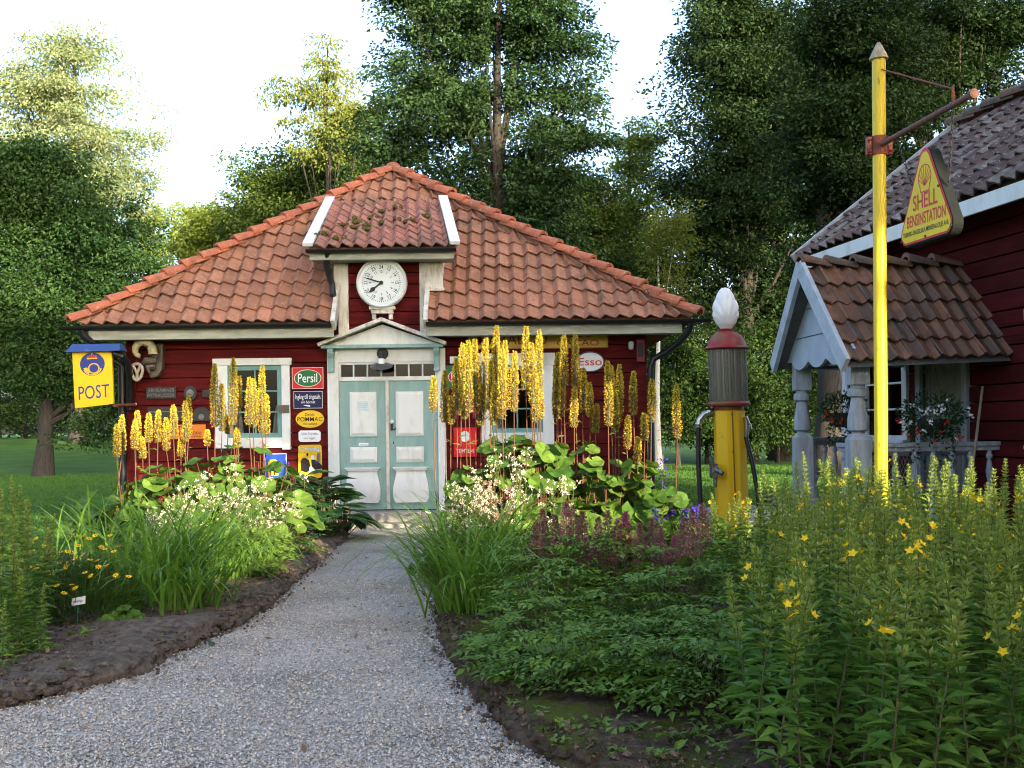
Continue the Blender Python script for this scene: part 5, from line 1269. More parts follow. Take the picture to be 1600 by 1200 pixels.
def pebmat():
    m, N, L, b = newmat('pebble'); g = N.new('ShaderNodeNewGeometry'); r = N.new('ShaderNodeValToRGB'); e = r.color_ramp.elements
    r.color_ramp.interpolation = 'CONSTANT'
    cs = [(.26, .24, .21), (.41, .39, .36), (.51, .475, .42), (.60, .55, .475), (.46, .365, .29), (.33, .32, .30), (.62, .585, .53), (.49, .39, .31), (.16, .145, .13), (.40, .375, .34)]
    e[0].color = rgb(cs[0]); e[1].position = .93; e[1].color = rgb(cs[1])
    for k, c in enumerate(cs[2:]): q_ = e.new(.1 + .1*k); q_.color = rgb(c)
    L.new(g.outputs['Random Per Island'], r.inputs[0]); L.new(r.outputs[0], b.inputs['Base Color']); b.inputs['Roughness'].default_value = .65; b.inputs['Specular IOR Level'].default_value = .3
    return m
M['pebble'] = pebmat()
def on_path(p, m_=0.02):
    lx = np.interp(p[:, 1], Le[:, 1], Le[:, 0]); rx = np.interp(p[:, 1], Re[:, 1], Re[:, 0])
    return (p[:, 0] > lx + m_) & (p[:, 0] < rx - m_)
N_ = 70000
yy = 4.55 + (rng.uniform(0, 1, N_)**1.5)*6.2; pp = np.stack([rng.uniform(-1, 1, N_)*.5*yy - .1*yy, yy, np.full(N_, .010)], 1)
pp = pp[on_path(pp, -.02)]; pp[:, 2] += rng.uniform(-.003, .004, len(pp))
V, F = pebbles(pp, rng.uniform(.006, .013, len(pp))*(1 + .3*(rng.uniform(0, 1, len(pp)) > .95)))
mb = MB(); mb.arr(V, F); tag(mb.build('gravel', M['pebble'], smooth=True, origin=(0, 0, 0)), kind='stuff')
cr = []
for e_, sd in ((Le, -1), (Re, 1)):
    q_ = resample(e_, .012); q_ = q_[(q_[:, 1] < 13)]; q_ = q_[rng.uniform(0, 1, len(q_)) < .8]
    cr.append(np.stack([q_[:, 0] + rng.normal(-.02*sd, .06, len(q_)), q_[:, 1] + rng.normal(0, .03, len(q_)), np.full(len(q_), .02)], 1))
for e_, sd, wmax in ((Le, -1, 2.2), (Re, 1, 2.2)):
    q_ = resample(e_, .0016); q_ = q_[q_[:, 1] < 11]; o = rng.uniform(.02, 1, len(q_))**1.3*wmax; d_ = np.gradient(smooth1(q_, 301), axis=0); d_ /= np.linalg.norm(d_, axis=1)[:, None] + 1e-9; nn_2 = np.stack([-d_[:, 1], d_[:, 0]], 1)*(-sd)
    cr.append(np.stack([q_[:, 0] + nn_2[:, 0]*o, q_[:, 1] + nn_2[:, 1]*o, .10 - .015*o + rng.normal(0, .010, len(q_))], 1))
cr = np.concatenate(cr); V, F = pebbles(cr, np.abs(rng.normal(.004, .008, len(cr))) + .005)
M['crumb'] = mat('soil_crumb', (.16, .115, .08), (.06, .042, .03), rough=.95, island=.55, vscale=8)
mb = MB(); mb.arr(V, F); tag(mb.build('dirt_crumbs', M['crumb'], origin=(0, 0, 0)), kind='stuff')

n = 420; q_ = np.concatenate([resample(Le, .02), resample(Re, .02)]); q_ = q_[(q_[:, 1] < 13) & (q_[:, 1] > 4.4)]; k = rng.integers(0, len(q_), n); pos = np.stack([q_[k, 0] + rng.normal(0, .45, n), q_[k, 1] + rng.normal(0, .3, n), np.full(n, .028)], 1)
a = rng.uniform(0, 6.28, n); sz = rng.uniform(.012, .035, n); u_ = np.stack([np.cos(a), np.sin(a), rng.normal(0, .25, n)], 1)*sz[:, None]; v_ = np.stack([-np.sin(a), np.cos(a), rng.normal(0, .35, n)], 1)*(sz*.45)[:, None]
pos[:, 2] = np.where(on_path(pos, 0), .026, .125); V = np.stack([pos - u_, pos - v_, pos + u_, pos + v_], 1).reshape(-1, 3)
mb = MB(); mb.arr(V, np.arange(4*n).reshape(-1, 4)); tag(mb.build('leaf_litter', leafmat('dry_leaf', (.10, .055, .025), (.26, .17, .07), trans=.1), origin=(0, 0, 0)), kind='stuff')

# mown grass blades on the nearer lawn
def clods(edge, off, n, sz, seed):
    r = np.random.default_rng(seed); q_ = resample(edge, .01); q_ = q_[q_[:, 1] < 12.5]; d_ = np.gradient(smooth1(q_, 61), axis=0); d_ /= np.linalg.norm(d_, axis=1)[:, None] + 1e-9
    k = r.integers(0, len(q_), n); nn_2 = np.stack([-d_[:, 1], d_[:, 0]], 1)[k]*off; o = np.abs(r.normal(.03, .07, n)); s_ = sz*r.uniform(.5, 1.3, n)*(1 - np.minimum(o*2, .5))
    th = np.arange(8)*math.pi/4; ph = np.array([-1.3, -.7, -.1, .5, 1.0, 1.5])
    T = np.stack([np.cos(ph)[:, None]*np.cos(th), np.cos(ph)[:, None]*np.sin(th), np.repeat(np.sin(ph)[:, None], 8, 1)], 2).reshape(-1, 3)
    V = T[None]*(1 + r.normal(0, .17, (n, 48, 1)))*s_[:, None, None]*np.stack([r.uniform(.8, 1.5, n), r.uniform(.8, 1.5, n), r.uniform(.5, .9, n)], 1)[:, None, :]
    V = V + np.stack([q_[k, 0] + nn_2[:, 0]*o, q_[k, 1] + nn_2[:, 1]*o, .03 + np.minimum(o, .06)*.8], 1)[:, None, :]
    i = np.repeat(np.arange(5), 8); j = np.tile(np.arange(8), 5); F = np.stack([i*8+j, i*8+(j+1) % 8, (i+1)*8+(j+1) % 8, (i+1)*8+j], 1)
    return V.reshape(-1, 3), (F[None] + (np.arange(n)*48)[:, None, None]).reshape(-1, 4)
for e_, off, n, m_ in ((Le, 1, 800, 'soil'), (Re, -1, 900, 'mossysoil')):
    V, F = clods(e_, off, n, .038, 31 + n); mb = MB(); mb.arr(V, F); tag(mb.build('soil_clods', M[m_], smooth=True, origin=(0, 0, 0)), kind='stuff')
N_ = 60000
gy_ = 13 + rng.uniform(0, 1, N_)**1.4*26; gx_ = np.where(rng.uniform(0, 1, N_) < .5, rng.uniform(-.50, -.30, N_), rng.uniform(.12, .32, N_))*gy_
ok = ~((gx_ > 1.2) & (gy_ < 18.2)); gx_, gy_ = gx_[ok], gy_[ok]
n = len(gx_); a = rng.uniform(0, 6.28, n); h = rng.uniform(.02, .045, n)*(.7 + gy_/40); wd2 = .004 + gy_*.00028; b0 = np.stack([gx_, gy_, gz(gx_, gy_)], 1)
s_ = np.stack([np.cos(a)*wd2, np.sin(a)*wd2, np.zeros(n)], 1); tip = b0 + np.stack([rng.normal(0, .02, n), rng.normal(0, .02, n), h], 1)
V = np.stack([b0 - s_, b0 + s_, tip], 1).reshape(-1, 3); mb = MB(); mb.arr(V, np.arange(3*n).reshape(-1, 3))
M['grassblade'] = leafmat('grass_blade', (.045, .11, .016), (.075, .165, .028), trans=.3)
tag(mb.build('grass', M['grassblade'], origin=(0, 0, 0)), kind='stuff')
# edging stones by the pump yard
st = None
for px, py, sc in ((1215, 785, .16), (1190, 793, .12), (1240, 790, .15), (1080, 795, .10), (1062, 799, .12), (1100, 792, .09), (1204, 777, .2)):
    p = G(px, py + 8); V, F = pebbles(np.array([[0, 0, sc*.35]]), np.array([sc]))
    mb = MB(); mb.arr(V + p, F); o = mb.build('edging_stone', M['stone'], bevel=.02); 
    s2 = o.modifiers.new('sub', 'SUBSURF'); s2.levels = 2; s2.render_levels = 2
    tag(o, 'grey fieldstone edging the gravel yard behind the petrol pump', 'stone', 'edging stones by the pump')
# ------------------------------------------------------------------ plants
def unit(v): return v / (np.linalg.norm(v, axis=-1, keepdims=True) + 1e-9)
T_RH = (np.array([(0, 0, 0), (.5, .42, .06), (0, 1, 0), (-.5, .42, .06)]), np.array([(0, 1, 2, 3)]))
T_LA = (np.array([(0, 0, 0), (.5, .38, .10), (0, .45, 0), (-.5, .38, .10), (0, 1, -.08)]), np.array([(0, 1, 2), (0, 2, 3), (1, 4, 2), (2, 4, 3)]))
def round_leaf(notch=.5, n=22, cup=.12, ruff=.04, pointed=0.0):
    V = [(0, 0, 0)]
    an = np.linspace(-math.pi + notch/2, math.pi - notch/2, n)
    for k, a in enumerate(an):
        r = .5*(1 + .035*(k % 2)) * (1 + pointed*max(0, math.cos(a))**4)
        V.append((r*math.sin(a), .16 + r*math.cos(a), cup*.5*(abs(math.sin(a))**2) + ruff*math.sin(a*5) - .05*math.cos(a)))
    V[0] = (0, 0.02, -.0)
    # ring halfway to keep it curved
    V = np.array(V); m_ = V[1:]*.55 + V[0]*.45; m_[:, 2] -= .035
    W_ = np.concatenate([V[:1], m_, V[1:]]); F3 = [(0, i+1, i+2) for i in range(n-1)]
    F4 = [(i+1, i+1+n, i+2+n, i+2) for i in range(n-1)]
    return W_, F3, F4
T_RO = round_leaf(); 
def hosta_leaf():
    ys = np.array([0, .2, .45, .7, .9, 1.0]); ws = np.array([.06, .30, .36, .27, .12, .005]); V = []
    for y, w_ in zip(ys, ws):
        for u in (-1, -.5, 0, .5, 1): V.append((w_*u, y, .10*abs(u)**1.2*w_*2 - .28*max(0, y - .35)**2 + .0))
    F = [(i*5+j, i*5+j+1, (i+1)*5+j+1, (i+1)*5+j) for i in range(5) for j in range(4)]
    return np.array(V), np.array(F)
T_HO = hosta_leaf()
def place(mb, T, pos, d, nrm, ln, wd=None, mi=0):
    """copies of leaf template T at pos: length along d, facing nrm"""
    Tv, Tf = T[0], T[1:]
    pos = np.asarray(pos, float); d = unit(np.asarray(d, float)); x = unit(np.cross(d, nrm)); z = np.cross(x, d)
    ln = np.broadcast_to(ln, (len(pos),)); wd = ln*.5 if wd is None else np.broadcast_to(wd, (len(pos),))
    V = pos[:, None, :] + Tv[None, :, 0:1]*(wd[:, None, None]*x[:, None, :]) + Tv[None, :, 1:2]*(ln[:, None, None]*d[:, None, :]) + Tv[None, :, 2:3]*(ln[:, None, None]*z[:, None, :])
    n, k = len(pos), len(Tv); off = (np.arange(n)*k)[:, None, None]
    b = mb.n
    mb.V.append(V.reshape(-1, 3)); mb.n += n*k
    for f in Tf:
        f = np.asarray(f, np.int64); F = (f[None] + off).reshape(-1, f.shape[1]) + b
        mb.L.append(F.ravel()); mb.T.append(np.full(len(F), f.shape[1])); mb.M.append(np.full(len(F), mi))
def blades(mb, base, az, L_, e0, e1, wd, seg=7, mi=0, kink=1.3):
    n = len(base); t = (np.arange(seg) + .5)/seg
    ang = e0[:, None] + (e1 - e0)[:, None]*t[None]**kink
    dr = np.cos(ang)*(L_/seg)[:, None]; dz = np.sin(ang)*(L_/seg)[:, None]
    r = np.concatenate([np.zeros((n, 1)), np.cumsum(dr, 1)], 1); z = np.concatenate([np.zeros((n, 1)), np.cumsum(dz, 1)], 1)
    tt = np.linspace(0, 1, seg + 1); wp = wd[:, None]*(np.clip(1 - tt, 0, 1)**.55*.85 + .15*(1-tt))[None]*(.6 + .4*np.minimum(1, tt*5))[None]
    c, s_ = np.cos(az), np.sin(az)
    P_ = np.stack([base[:, 0:1] + r*c[:, None], base[:, 1:2] + r*s_[:, None], base[:, 2:3] + z], 2)
    side = np.stack([-s_, c, np.zeros(n)], 1)[:, None, :]*wp[:, :, None]/2
    V = np.stack([P_ - side, P_ + side], 2).reshape(n, -1, 3); k = 2*(seg + 1)
    q_ = np.arange(seg); f = np.stack([2*q_, 2*q_+1, 2*q_+3, 2*q_+2], 1)
    mb.arr(V.reshape(-1, 3), (f[None] + (np.arange(n)*k)[:, None, None]).reshape(-1, 4), mi)
def sph(n): return unit(rng.normal(0, 1, (n, 3)))
UP = np.array((0, 0, 1.0))

M['lysleaf'] = leafmat('loosestrife_leaf', (.075, .17, .026), (.145, .25, .045), trans=.28)
M['lystop'] = leafmat('loosestrife_top_leaf', (.18, .27, .05), (.31, .38, .10), trans=.3)
M['stem'] = mat('green_stem', (.09, .13, .04), (.10, .07, .03), rough=.7, vscale=6)
M['redstem'] = mat('red_brown_stalk', (.16, .045, .03), (.10, .06, .025), rough=.6, vscale=9)
M['petal'] = leafmat('yellow_petal', (.80, .52, .01), (.85, .62, .03), trans=.2, tint=(1, .9, .3))
M['daisy'] = leafmat('golden_petal', (.82, .53, .008), (.86, .62, .015), trans=.2, tint=(1, .9, .3))
M['liglf'] = leafmat('ligularia_leaf', (.05, .13, .02), (.15, .25, .04), trans=.32, rough=.5, vein=7)
M['raceme'] = leafmat('yellow_floret', (.52, .37, .022), (.66, .55, .07), trans=.2, tint=(1, .9, .3))
M['spent'] = leafmat('spent_floret', (.15, .085, .025), (.34, .22, .05), trans=.1, tint=(1, .9, .3))
M['hosta'] = leafmat('hosta_leaf', (.025, .075, .022), (.045, .105, .03), trans=.18, rough=.38, vein=9)
M['peony'] = leafmat('dark_divided_leaf', (.020, .055, .02), (.035, .08, .026), trans=.15, rough=.4)
M['daylily'] = leafmat('daylily_blade', (.09, .20, .028), (.155, .28, .042), trans=.32, rough=.4)
M['astleaf'] = leafmat('astilbe_leaflet', (.068, .15, .02), (.14, .24, .036), trans=.22, rough=.42)
M['astyoung'] = leafmat('young_leaflet', (.085, .17, .03), (.14, .23, .045), trans=.25, rough=.45)
M['plume'] = leafmat('faded_plume', (.20, .095, .085), (.33, .18, .16), trans=.15, tint=(1, .8, .8))
M['plumepink'] = leafmat('pink_plume', (.42, .09, .20), (.36, .12, .18), trans=.15, tint=(1, .8, .9))
M['cream'] = leafmat('cream_umbel', (.62, .55, .40), (.72, .66, .55), trans=.2, tint=(1, .95, .8))
M['pinkfl'] = leafmat('pink_petal', (.70, .20, .22), (.75, .32, .30), trans=.2, tint=(1, .8, .8))
M['palegreen'] = leafmat('pale_foliage', (.10, .19, .035), (.19, .29, .06), trans=.32)
M['corleaf'] = leafmat('threadleaf', (.04, .10, .018), (.08, .16, .03), trans=.25)
M['purple'] = leafmat('monkshood_petal', (.05, .025, .32), (.09, .05, .42), trans=.15, tint=(1, .9, 1))
M['redfl'] = leafmat('red_petal', (.45, .012, .012), (.5, .03, .02), trans=.1, tint=(1, .6, .6))
M['whitefl'] = leafmat('white_petal', (.8, .8, .8), (.72, .74, .76), trans=.15, tint=(1, 1, 1))
M['basketlf'] = leafmat('dark_trailing_leaf', (.018, .05, .018), (.035, .075, .025), trans=.15)
M['orangefl'] = leafmat('orange_petal', (.70, .16, .02), (.75, .22, .03), trans=.2, tint=(1, .7, .4))

# loosestrife stems ------------------------------------------------
def lys_meshes(h, seed, top=.42, bare=.05):
    r = np.random.default_rng(seed)
    lx, ly = r.normal(0, .05, 2)
    def axis(z): t = z/h; return np.stack([lx*t**1.6, ly*t**1.6, z], -1)
    mb = MB(); mb.tube(axis(np.linspace(0, h, 7)), np.linspace(.0055, .002, 7), 5); stem = mb
    z = bare; pos = []; dr = []; ln = []; wdt = []; mi = []; k = 0
    while z < h:
        t = z/h; intop = t > 1 - top
        L0 = np.interp(t, [0, .25, 1 - top, 1 - top*.55, .97, 1], [.10, .135, .105, .062, .034, .022])
        el = np.interp(t, [0, .3, 1 - top, 1 - top*.4, 1], [-.15, .05, .35, .75, 1.1])
        c = axis(np.array(z)); na = 4
        for q_ in range(na):
            a = q_*2*math.pi/na + k*.8 + r.normal(0, .12); e = el + r.normal(0, .12)
            pos.append(c); dr.append((math.cos(a)*math.cos(e), math.sin(a)*math.cos(e), math.sin(e))); l = L0*r.uniform(.85, 1.15); ln.append(l); wdt.append(l*.36); mi.append(1 if (t > 1 - top*.75) else 0)
        if intop:
            for q_ in range(8):
                a = r.uniform(0, 6.28); e = r.uniform(.3, 1.1); l = L0*r.uniform(.45, .75)
                pos.append(c + np.array((math.cos(a), math.sin(a), .4))*.008); dr.append((math.cos(a)*math.cos(e), math.sin(a)*math.cos(e), math.sin(e))); ln.append(l); wdt.append(l*.42); mi.append(1)
        z += np.interp(t, [0, 1 - top, 1], [.058, .052, .021]); k += 1
    pos = np.array(pos); dr = np.array(dr); ln = np.array(ln); wdt = np.array(wdt); mi = np.array(mi)
    mb = MB(); nr = unit(UP + r.normal(0, .25, (len(pos), 3)))
    for m_ in (0, 1):
        s_ = mi == m_
        if s_.any(): place(mb, T_LA, pos[s_], dr[s_], nr[s_], ln[s_], wdt[s_], m_)
    fl = []
    for q_ in range(10):
        t = r.uniform(1 - top*.8, .96) if q_ % 2 == 0 else np.clip(t + r.normal(0, .03), .5, .97); c = axis(np.array(t*h)); f = MB()
        for e in range(1):
            a = r.uniform(0, 6.28); o = c + np.array((math.cos(a), math.sin(a), .5))*r.uniform(.025, .045) + (0, 0, r.normal(0, .012)); fn_ = unit(np.array((math.cos(a), math.sin(a), .9)))
            x = unit(np.cross(fn_, (.3, .2, 1))); y = np.cross(fn_, x); aa = np.arange(5)*2*math.pi/5
            dd = np.cos(aa)[:, None]*x + np.sin(aa)[:, None]*y + fn_*.45
            place(f, T_RH, np.repeat(o[None], 5, 0), dd, np.repeat(fn_[None], 5, 0), .027, .017)
        fl.append(f)
    return stem, mb, fl
LYS = []
for k, h in enumerate((1.0, 1.08, 1.16, 1.24, 1.32, .92, 1.12, .8)):
    s_, f_, fl = lys_meshes(h, 100 + k)
    e = empty('loosestrife_protowork', (0, 0, 0))
    a = s_.build('stem', M['stem'], e); b = f_.build('leaves', [M['lysleaf'], M['lystop']], e); c = [x.build('flower', M['petal'], e) for x in fl]
    LYS.append((h, a.data, b.data, [x.data for x in c]))
    for o in [a, b] + c + [e]: bpy.data.objects.remove(o)
def lys_plant(k, x, y, z, rz, tilt, sc, nfl, label, group):
    h, sm, lm, fm = LYS[k]
    e = empty('loosestrife_stem', (x, y, z), label, 'plant', group); e.rotation_euler = (tilt[0], tilt[1], rz); e.scale = (sc, sc, sc)
    for nm, d in [('stem', sm), ('leaves', lm)] + [('flower', f) for f in (lambda k0: fm[k0:k0 + nfl] + fm[:max(0, k0 + nfl - len(fm))])(random.randrange(0, len(fm), 2))]:
        o = bpy.data.objects.new(nm, d); COL.objects.link(o); o.parent = e
    return e
reg = np.array([(1.0, 5.05), (1.45, 6.3), (1.75, 7.4), (1.95, 8.9), (3.3, 9.1), (4.7, 8.9), (4.4, 7.0), (3.6, 5.6), (2.9, 4.3), (2.0, 3.95), (1.0, 4.2)])
def inside(p, poly):
    c = False; n = len(poly)
    for i in range(n):
        a, b = poly[i], poly[i-1]
        if (a[1] > p[1]) != (b[1] > p[1]) and p[0] < (b[0]-a[0])*(p[1]-a[1])/(b[1]-a[1]) + a[0]: c = not c
    return c
cand = []
gxx = np.arange(.8, 4.9, .18); gyy = np.arange(3.9, 9.2, .19)
for iy, y in enumerate(gyy):
    for x in gxx:
        p = (x + (iy % 2)*.09 + random.uniform(-.075, .075), y + random.uniform(-.085, .085))
        if inside(p, reg) and abs(p[0]/p[1] - .02) < .53: cand.append(p)
random.shuffle(cand); cand = sorted(cand, key=lambda p: p[1] + random.uniform(0, 1.5))[:262]
for x, y in cand:
    a = (x/y)*FPX + PX0
    hgt = np.interp(a, [1040, 1100, 1160, 1240, 1280, 1340, 1500, 1600], [.72, .80, .88, 1.0, 1.12, 1.09, 1.05, 1.02]) * np.interp(y, [4.2, 5.5, 7, 8.5], [.82, .9, 1.0, 1.04]) * random.uniform(.90, 1.10)
    k = min(range(len(LYS)), key=lambda q_: abs(LYS[q_][0] - hgt) + random.uniform(0, .12))
    fl = random.random() < .34; nf = random.choice((1, 2, 2, 3, 4, 5)) if fl else 0
    lys_plant(k, x, y, .04, random.uniform(0, 6.28), (random.gauss(0, .05), random.gauss(0, .05)), hgt/LYS[k][0], nf,
              'upright loosestrife stem with yellow flowers open, in the bed around the yellow pole' if fl else 'upright leafy loosestrife stem without open flowers, in the bed around the yellow pole', 'loosestrife stems around the pole')
for k in range(28):
    y = random.uniform(8.9, 10.7); x = random.uniform(1.5, 2.25)*y/9.4 + .1; hgt = random.uniform(.62, .86); q_ = 7 if hgt < .75 else 5
    lys_plant(q_, x, y, .03, random.uniform(0, 6.28), (random.gauss(0, .06), random.gauss(0, .06)), hgt/LYS[q_][0], random.choice((0, 0, 1, 2, 3)), 'short loosestrife stem at the foot of the petrol pump', 'loosestrife stems at the pump')
for px, py, Y_, h in ((-10, 900, 6.8, .7), (35, 850, 7.2, .85), (10, 800, 7.5, 1.1), (50, 790, 7.7, 1.1), (-25, 840, 7.1, .9), (25, 900, 6.9, .6), (0, 950, 6.5, .5), (62, 920, 7.0, .6), (-15, 770, 7.8, 1.2), (30, 770, 7.9, 1.2), (22, 757, 7.6, 1.26), (8, 775, 7.3, 1.2), (40, 790, 7.5, 1.1), (-20, 780, 7.4, 1.2), (55, 812, 7.9, 1.0), (15, 830, 7.0, .95), (80, 815, 8.2, 1.0), (-5, 860, 6.9, .85), (30, 880, 7.0, .75), (-35, 800, 7.6, 1.1), (60, 880, 7.3, .7), (20, 920, 6.7, .55), (48, 838, 7.4, .9)):
    p = P(px, 800, Y_); h = P(px, py, Y_)[2]; k = min(range(len(LYS)), key=lambda q_: abs(LYS[q_][0] - h))
    lys_plant(k, p[0], Y_, .04, random.uniform(0, 6.28), (random.gauss(0, .06), random.gauss(0, .06)), h/LYS[k][0], 0, 'upright leafy loosestrife stem beside the golden daisy mound', 'loosestrife stems by the golden daisies')

# ligularia: big round leaves and tall yellow spikes -----------------
def ligularia(cx, cy, spikes, nleaf, rad, hmax, label, rs, xmin=-99):
    r = np.random.default_rng(rs)
    e = empty('ligularia', (cx, cy, .03), label, 'plant', 'ligularia clumps with yellow spikes')
    mb = MB(); a = r.uniform(0, 6.28, nleaf); t = np.sqrt(r.uniform(0, 1, nleaf)); h = hmax*(1 - .72*t**2.2)*r.uniform(.5, 1.12, nleaf) + .06
    px = cx + np.cos(a)*t*rad; px = np.where(px < xmin, 2*xmin - px, px); py = cy + np.sin(a)*t*rad; sz = r.uniform(.15, .29, nleaf)*(.8 + .4*t)
    pos = np.stack([px, py, h], 1); outd = np.stack([np.cos(a), np.sin(a), -.15 - .45*t], 1) + r.normal(0, .3, (nleaf, 3)); nr = UP + np.stack([np.cos(a)*.6*t, np.sin(a)*.6*t - .3, np.zeros(nleaf)], 1) + r.normal(0, .34, (nleaf, 3))
    place(mb, T_RO, pos, outd, nr, sz, sz*r.uniform(.95, 1.15, nleaf), 0)
    mb.build('foliage', M['liglf'], e, smooth=True)
    mb = MB()
    for p in pos: mb.tube([(cx + (p[0]-cx)*.25, cy + (p[1]-cy)*.25, .03), (cx + (p[0]-cx)*.7, cy + (p[1]-cy)*.7, p[2]*.7), tuple(p + (0, 0, -.005))], [.007, .005, .004], 5, cap=False)
    mb.build('leaf_stalks', M['redstem'], e)
    for (px_, yt, yb, Y_) in spikes:
        top = P(px_, yt, Y_); bot = P(px_ + r.normal(0, 1.0), yb, Y_); L_ = np.linalg.norm(top - bot)
        foot = np.array((cx + (bot[0]-cx)*.55, cy + r.normal(0, .12), .05)); mid = np.array((bot[0]*.85 + foot[0]*.15, (bot[1] + foot[1])/2, (bot[2] + .05)*.55))
        ax = np.array([bot + (top - bot)*q_ + np.array((.012*math.sin(q_*3 + px_), 0, 0))*L_ for q_ in np.linspace(0, 1, 8)])
        n = int(1500*L_ + 260); u = r.uniform(0, 1, n)**.9; c = np.stack([np.interp(u, np.linspace(0, 1, 8), ax[:, k]) for k in range(3)], 1)
        an = r.uniform(0, 6.28, n); wid = .038*np.interp(u, [0, .15, .55, .88, 1], [.75, 1.05, 1, .62, .2])*r.uniform(.55, 1.05, n)*(L_/.55)**.25
        od = np.stack([np.cos(an), np.sin(an), r.uniform(-.2, .8, n)], 1)
        pos = c + np.stack([np.cos(an), np.sin(an), np.zeros(n)], 1)*wid[:, None]
        spent = r.uniform(0, 1, n) > np.interp(u, [0, .3, .6, .85], [.12, .34, .66, .93])
        mb = MB(); 
        for m_ in (0, 1):
            s_ = spent == bool(m_); place(mb, T_RH, pos[s_], od[s_] + sph(s_.sum())*.8, sph(s_.sum()), r.uniform(.014, .026, s_.sum()), r.uniform(.010, .017, s_.sum()), m_)
        core = ax.copy(); mb.tube(core, np.linspace(.024, .012, 8), 6, 2)
        sp = mb.build('flower_spike', [M['raceme'], M['spent'], M['stem']], e)
        mb = MB(); mb.tube([foot, mid, bot, ax[2]], [.008, .0065, .005, .004], 6)
        q2 = r.uniform(.55, .9); lp = mid + (bot - mid)*q2; d2 = np.array([(r.normal(), -.3, .3)]); place(mb, T_LA, lp[None], d2, np.array([(0, -.4, 1.)]), r.uniform(.06, .11), None, 1)
        mb.build('stalk', [M['redstem'], M['liglf']], sp)
SPL = [(183,663,713),(191,649,705),(215,642,690),(211,657,702),(232,646,691),(248,641,691),(260,653,704),(271,633,685),(294,619,685),(290,627,690),(282,684,713),(222,683,716),(336,568,667),(347,600,674),(365,560,664),(374,588,642),(389,590,664),(396,592,668),(355,650,678),(370,669,700),(324,672,697),(411,571,676),(417,616,680)]
SPR = [(677,588,643,-1),(695,579,660,0),(704,619,663,0),(721,537,649,0),(732,532,645,0),(743,530,637,0),(758,528,643,0),(766,564,640,0),(776,509,637,0),(789,532,640,0),(803,549,643,0),(821,511,609,0),(831,536,630,0),(841,516,649,0),(845,609,655,0),(871,551,649,0),(882,524,603,0),(879,598,650,0),(898,522,610,0),(897,605,668,0),(912,575,643,0),(921,599,651,0),(933,632,677,0),(949,564,666,0),(954,572,650,0),(967,570,660,0),(962,616,674,0),(990,581,649,0),(982,650,702,0),(997,684,725,0),(1006,646,688,0),(1018,593,660,0),(1058,601,685,0),(713,560,640,0),(727,560,655,0),(752,600,665,0),(772,600,665,0),(784,545,655,0),(836,575,660,0),(870,590,655,0)]
def cluster(sp, centers, Y0, lab, nleaf, rad, hmax, seed, jit=.4, xmin=-99):
    groups = {c: [] for c in centers}
    for s_ in sp: groups[min(centers, key=lambda c: abs(c - s_[0]))].append((s_[0], s_[1], s_[2], Y0 + rng.uniform(-jit, jit)))
    for k, c in enumerate(centers):
        p = P(c, 760, Y0); ligularia(p[0], Y0 + rng.uniform(-.1, .1), groups[c], nleaf, rad, hmax[k], lab[k], seed + k, xmin)
cluster(SPL, [205, 265, 345, 400], 12.6, ['ligularia at the house corner under the yellow post office sign', 'ligularia in front of the orange-yellow warning sign', 'ligularia with tall spikes at the near edge of the framed window', 'ligularia with spikes before the window panes beside the red enamel sign'], 115, .66, [.85, .98, 1.15, 1.1], 300)
cluster(SPR, [700, 745, 795, 845, 895, 950, 1000, 1055], 11.3, ['ligularia nearest the teal doors, with one spike leaning over the frame', 'ligularia in front of the green enamel sign', 'ligularia with paired thick spikes before the second window', 'ligularia with the tallest narrow spikes under the cocoa sign', 'ligularia under the oval petrol sign', 'ligularia before the bare red wall near the downpipe', 'ligularia beside the black downpipe with large round leaves', 'ligularia with a lone spike next to the petrol pump'], 88, .54, [1.0, 1.15, 1.25, 1.3, 1.25, 1.15, .95, .6], 340, xmin=P(712, 760, 11.3)[0])

# masterwort: thin stems with heads of cream flowers -------------------
def masterwort(cx, cy, nst, hl, spread, label, rs, pink=0.0):
    r = np.random.default_rng(rs); e = empty('masterwort', (cx, cy, .03), label, 'plant', 'pale masterwort plants along the path')
    mb = MB(); n = 130; a = r.uniform(0, 6.28, n); t = np.sqrt(r.uniform(0, 1, n))*spread*1.1
    pos = np.stack([cx + np.cos(a)*t, cy + np.sin(a)*t, r.uniform(.08, hl[0]*.75, n)], 1); d = np.stack([np.cos(a), np.sin(a), r.uniform(-.3, .6, n)], 1)
    for k in range(3): place(mb, T_LA, pos, d + r.normal(0, .45, (n, 3)), UP + r.normal(0, .4, (n, 3)), r.uniform(.07, .14, n), None)
    mb.build('foliage', M['palegreen'], e)
    for k in range(nst):
        h = r.uniform(*hl); x, y = cx + r.normal(0, spread*.6), cy + r.normal(0, spread*.4); b = np.array((cx + (x-cx)*.4, cy + (y-cy)*.4, .04)); top = np.array((x, y, h))
        mb = MB(); mb.tube([b, (b + top)/2 + (r.normal(0, .02), 0, 0), top], [.004, .003, .002], 4, mi=1, cap=False)
        hd = []
        for q_ in range(r.integers(5, 9)):
            s0 = b + (top - b)*r.uniform(.72, .95); o = top + np.array((r.normal(0, .05), r.normal(0, .05), r.uniform(-.16, .04))); mb.tube([s0, o], .0016, 4, mi=1, cap=False); hd.append(o)
        hd = np.array(hd); pk = r.uniform(0, 1) < pink
        for o in hd:
            m_ = 10; place(mb, T_RH, np.repeat(o[None], m_, 0) + r.normal(0, .008, (m_, 3)), sph(m_) + (0, 0, .5), sph(m_), r.uniform(.016, .026, m_), r.uniform(.008, .014, m_), 2 if pk else 0)
        mb.build('flower_stem', [M['cream'], M['stem'], M['pinkfl']], e)
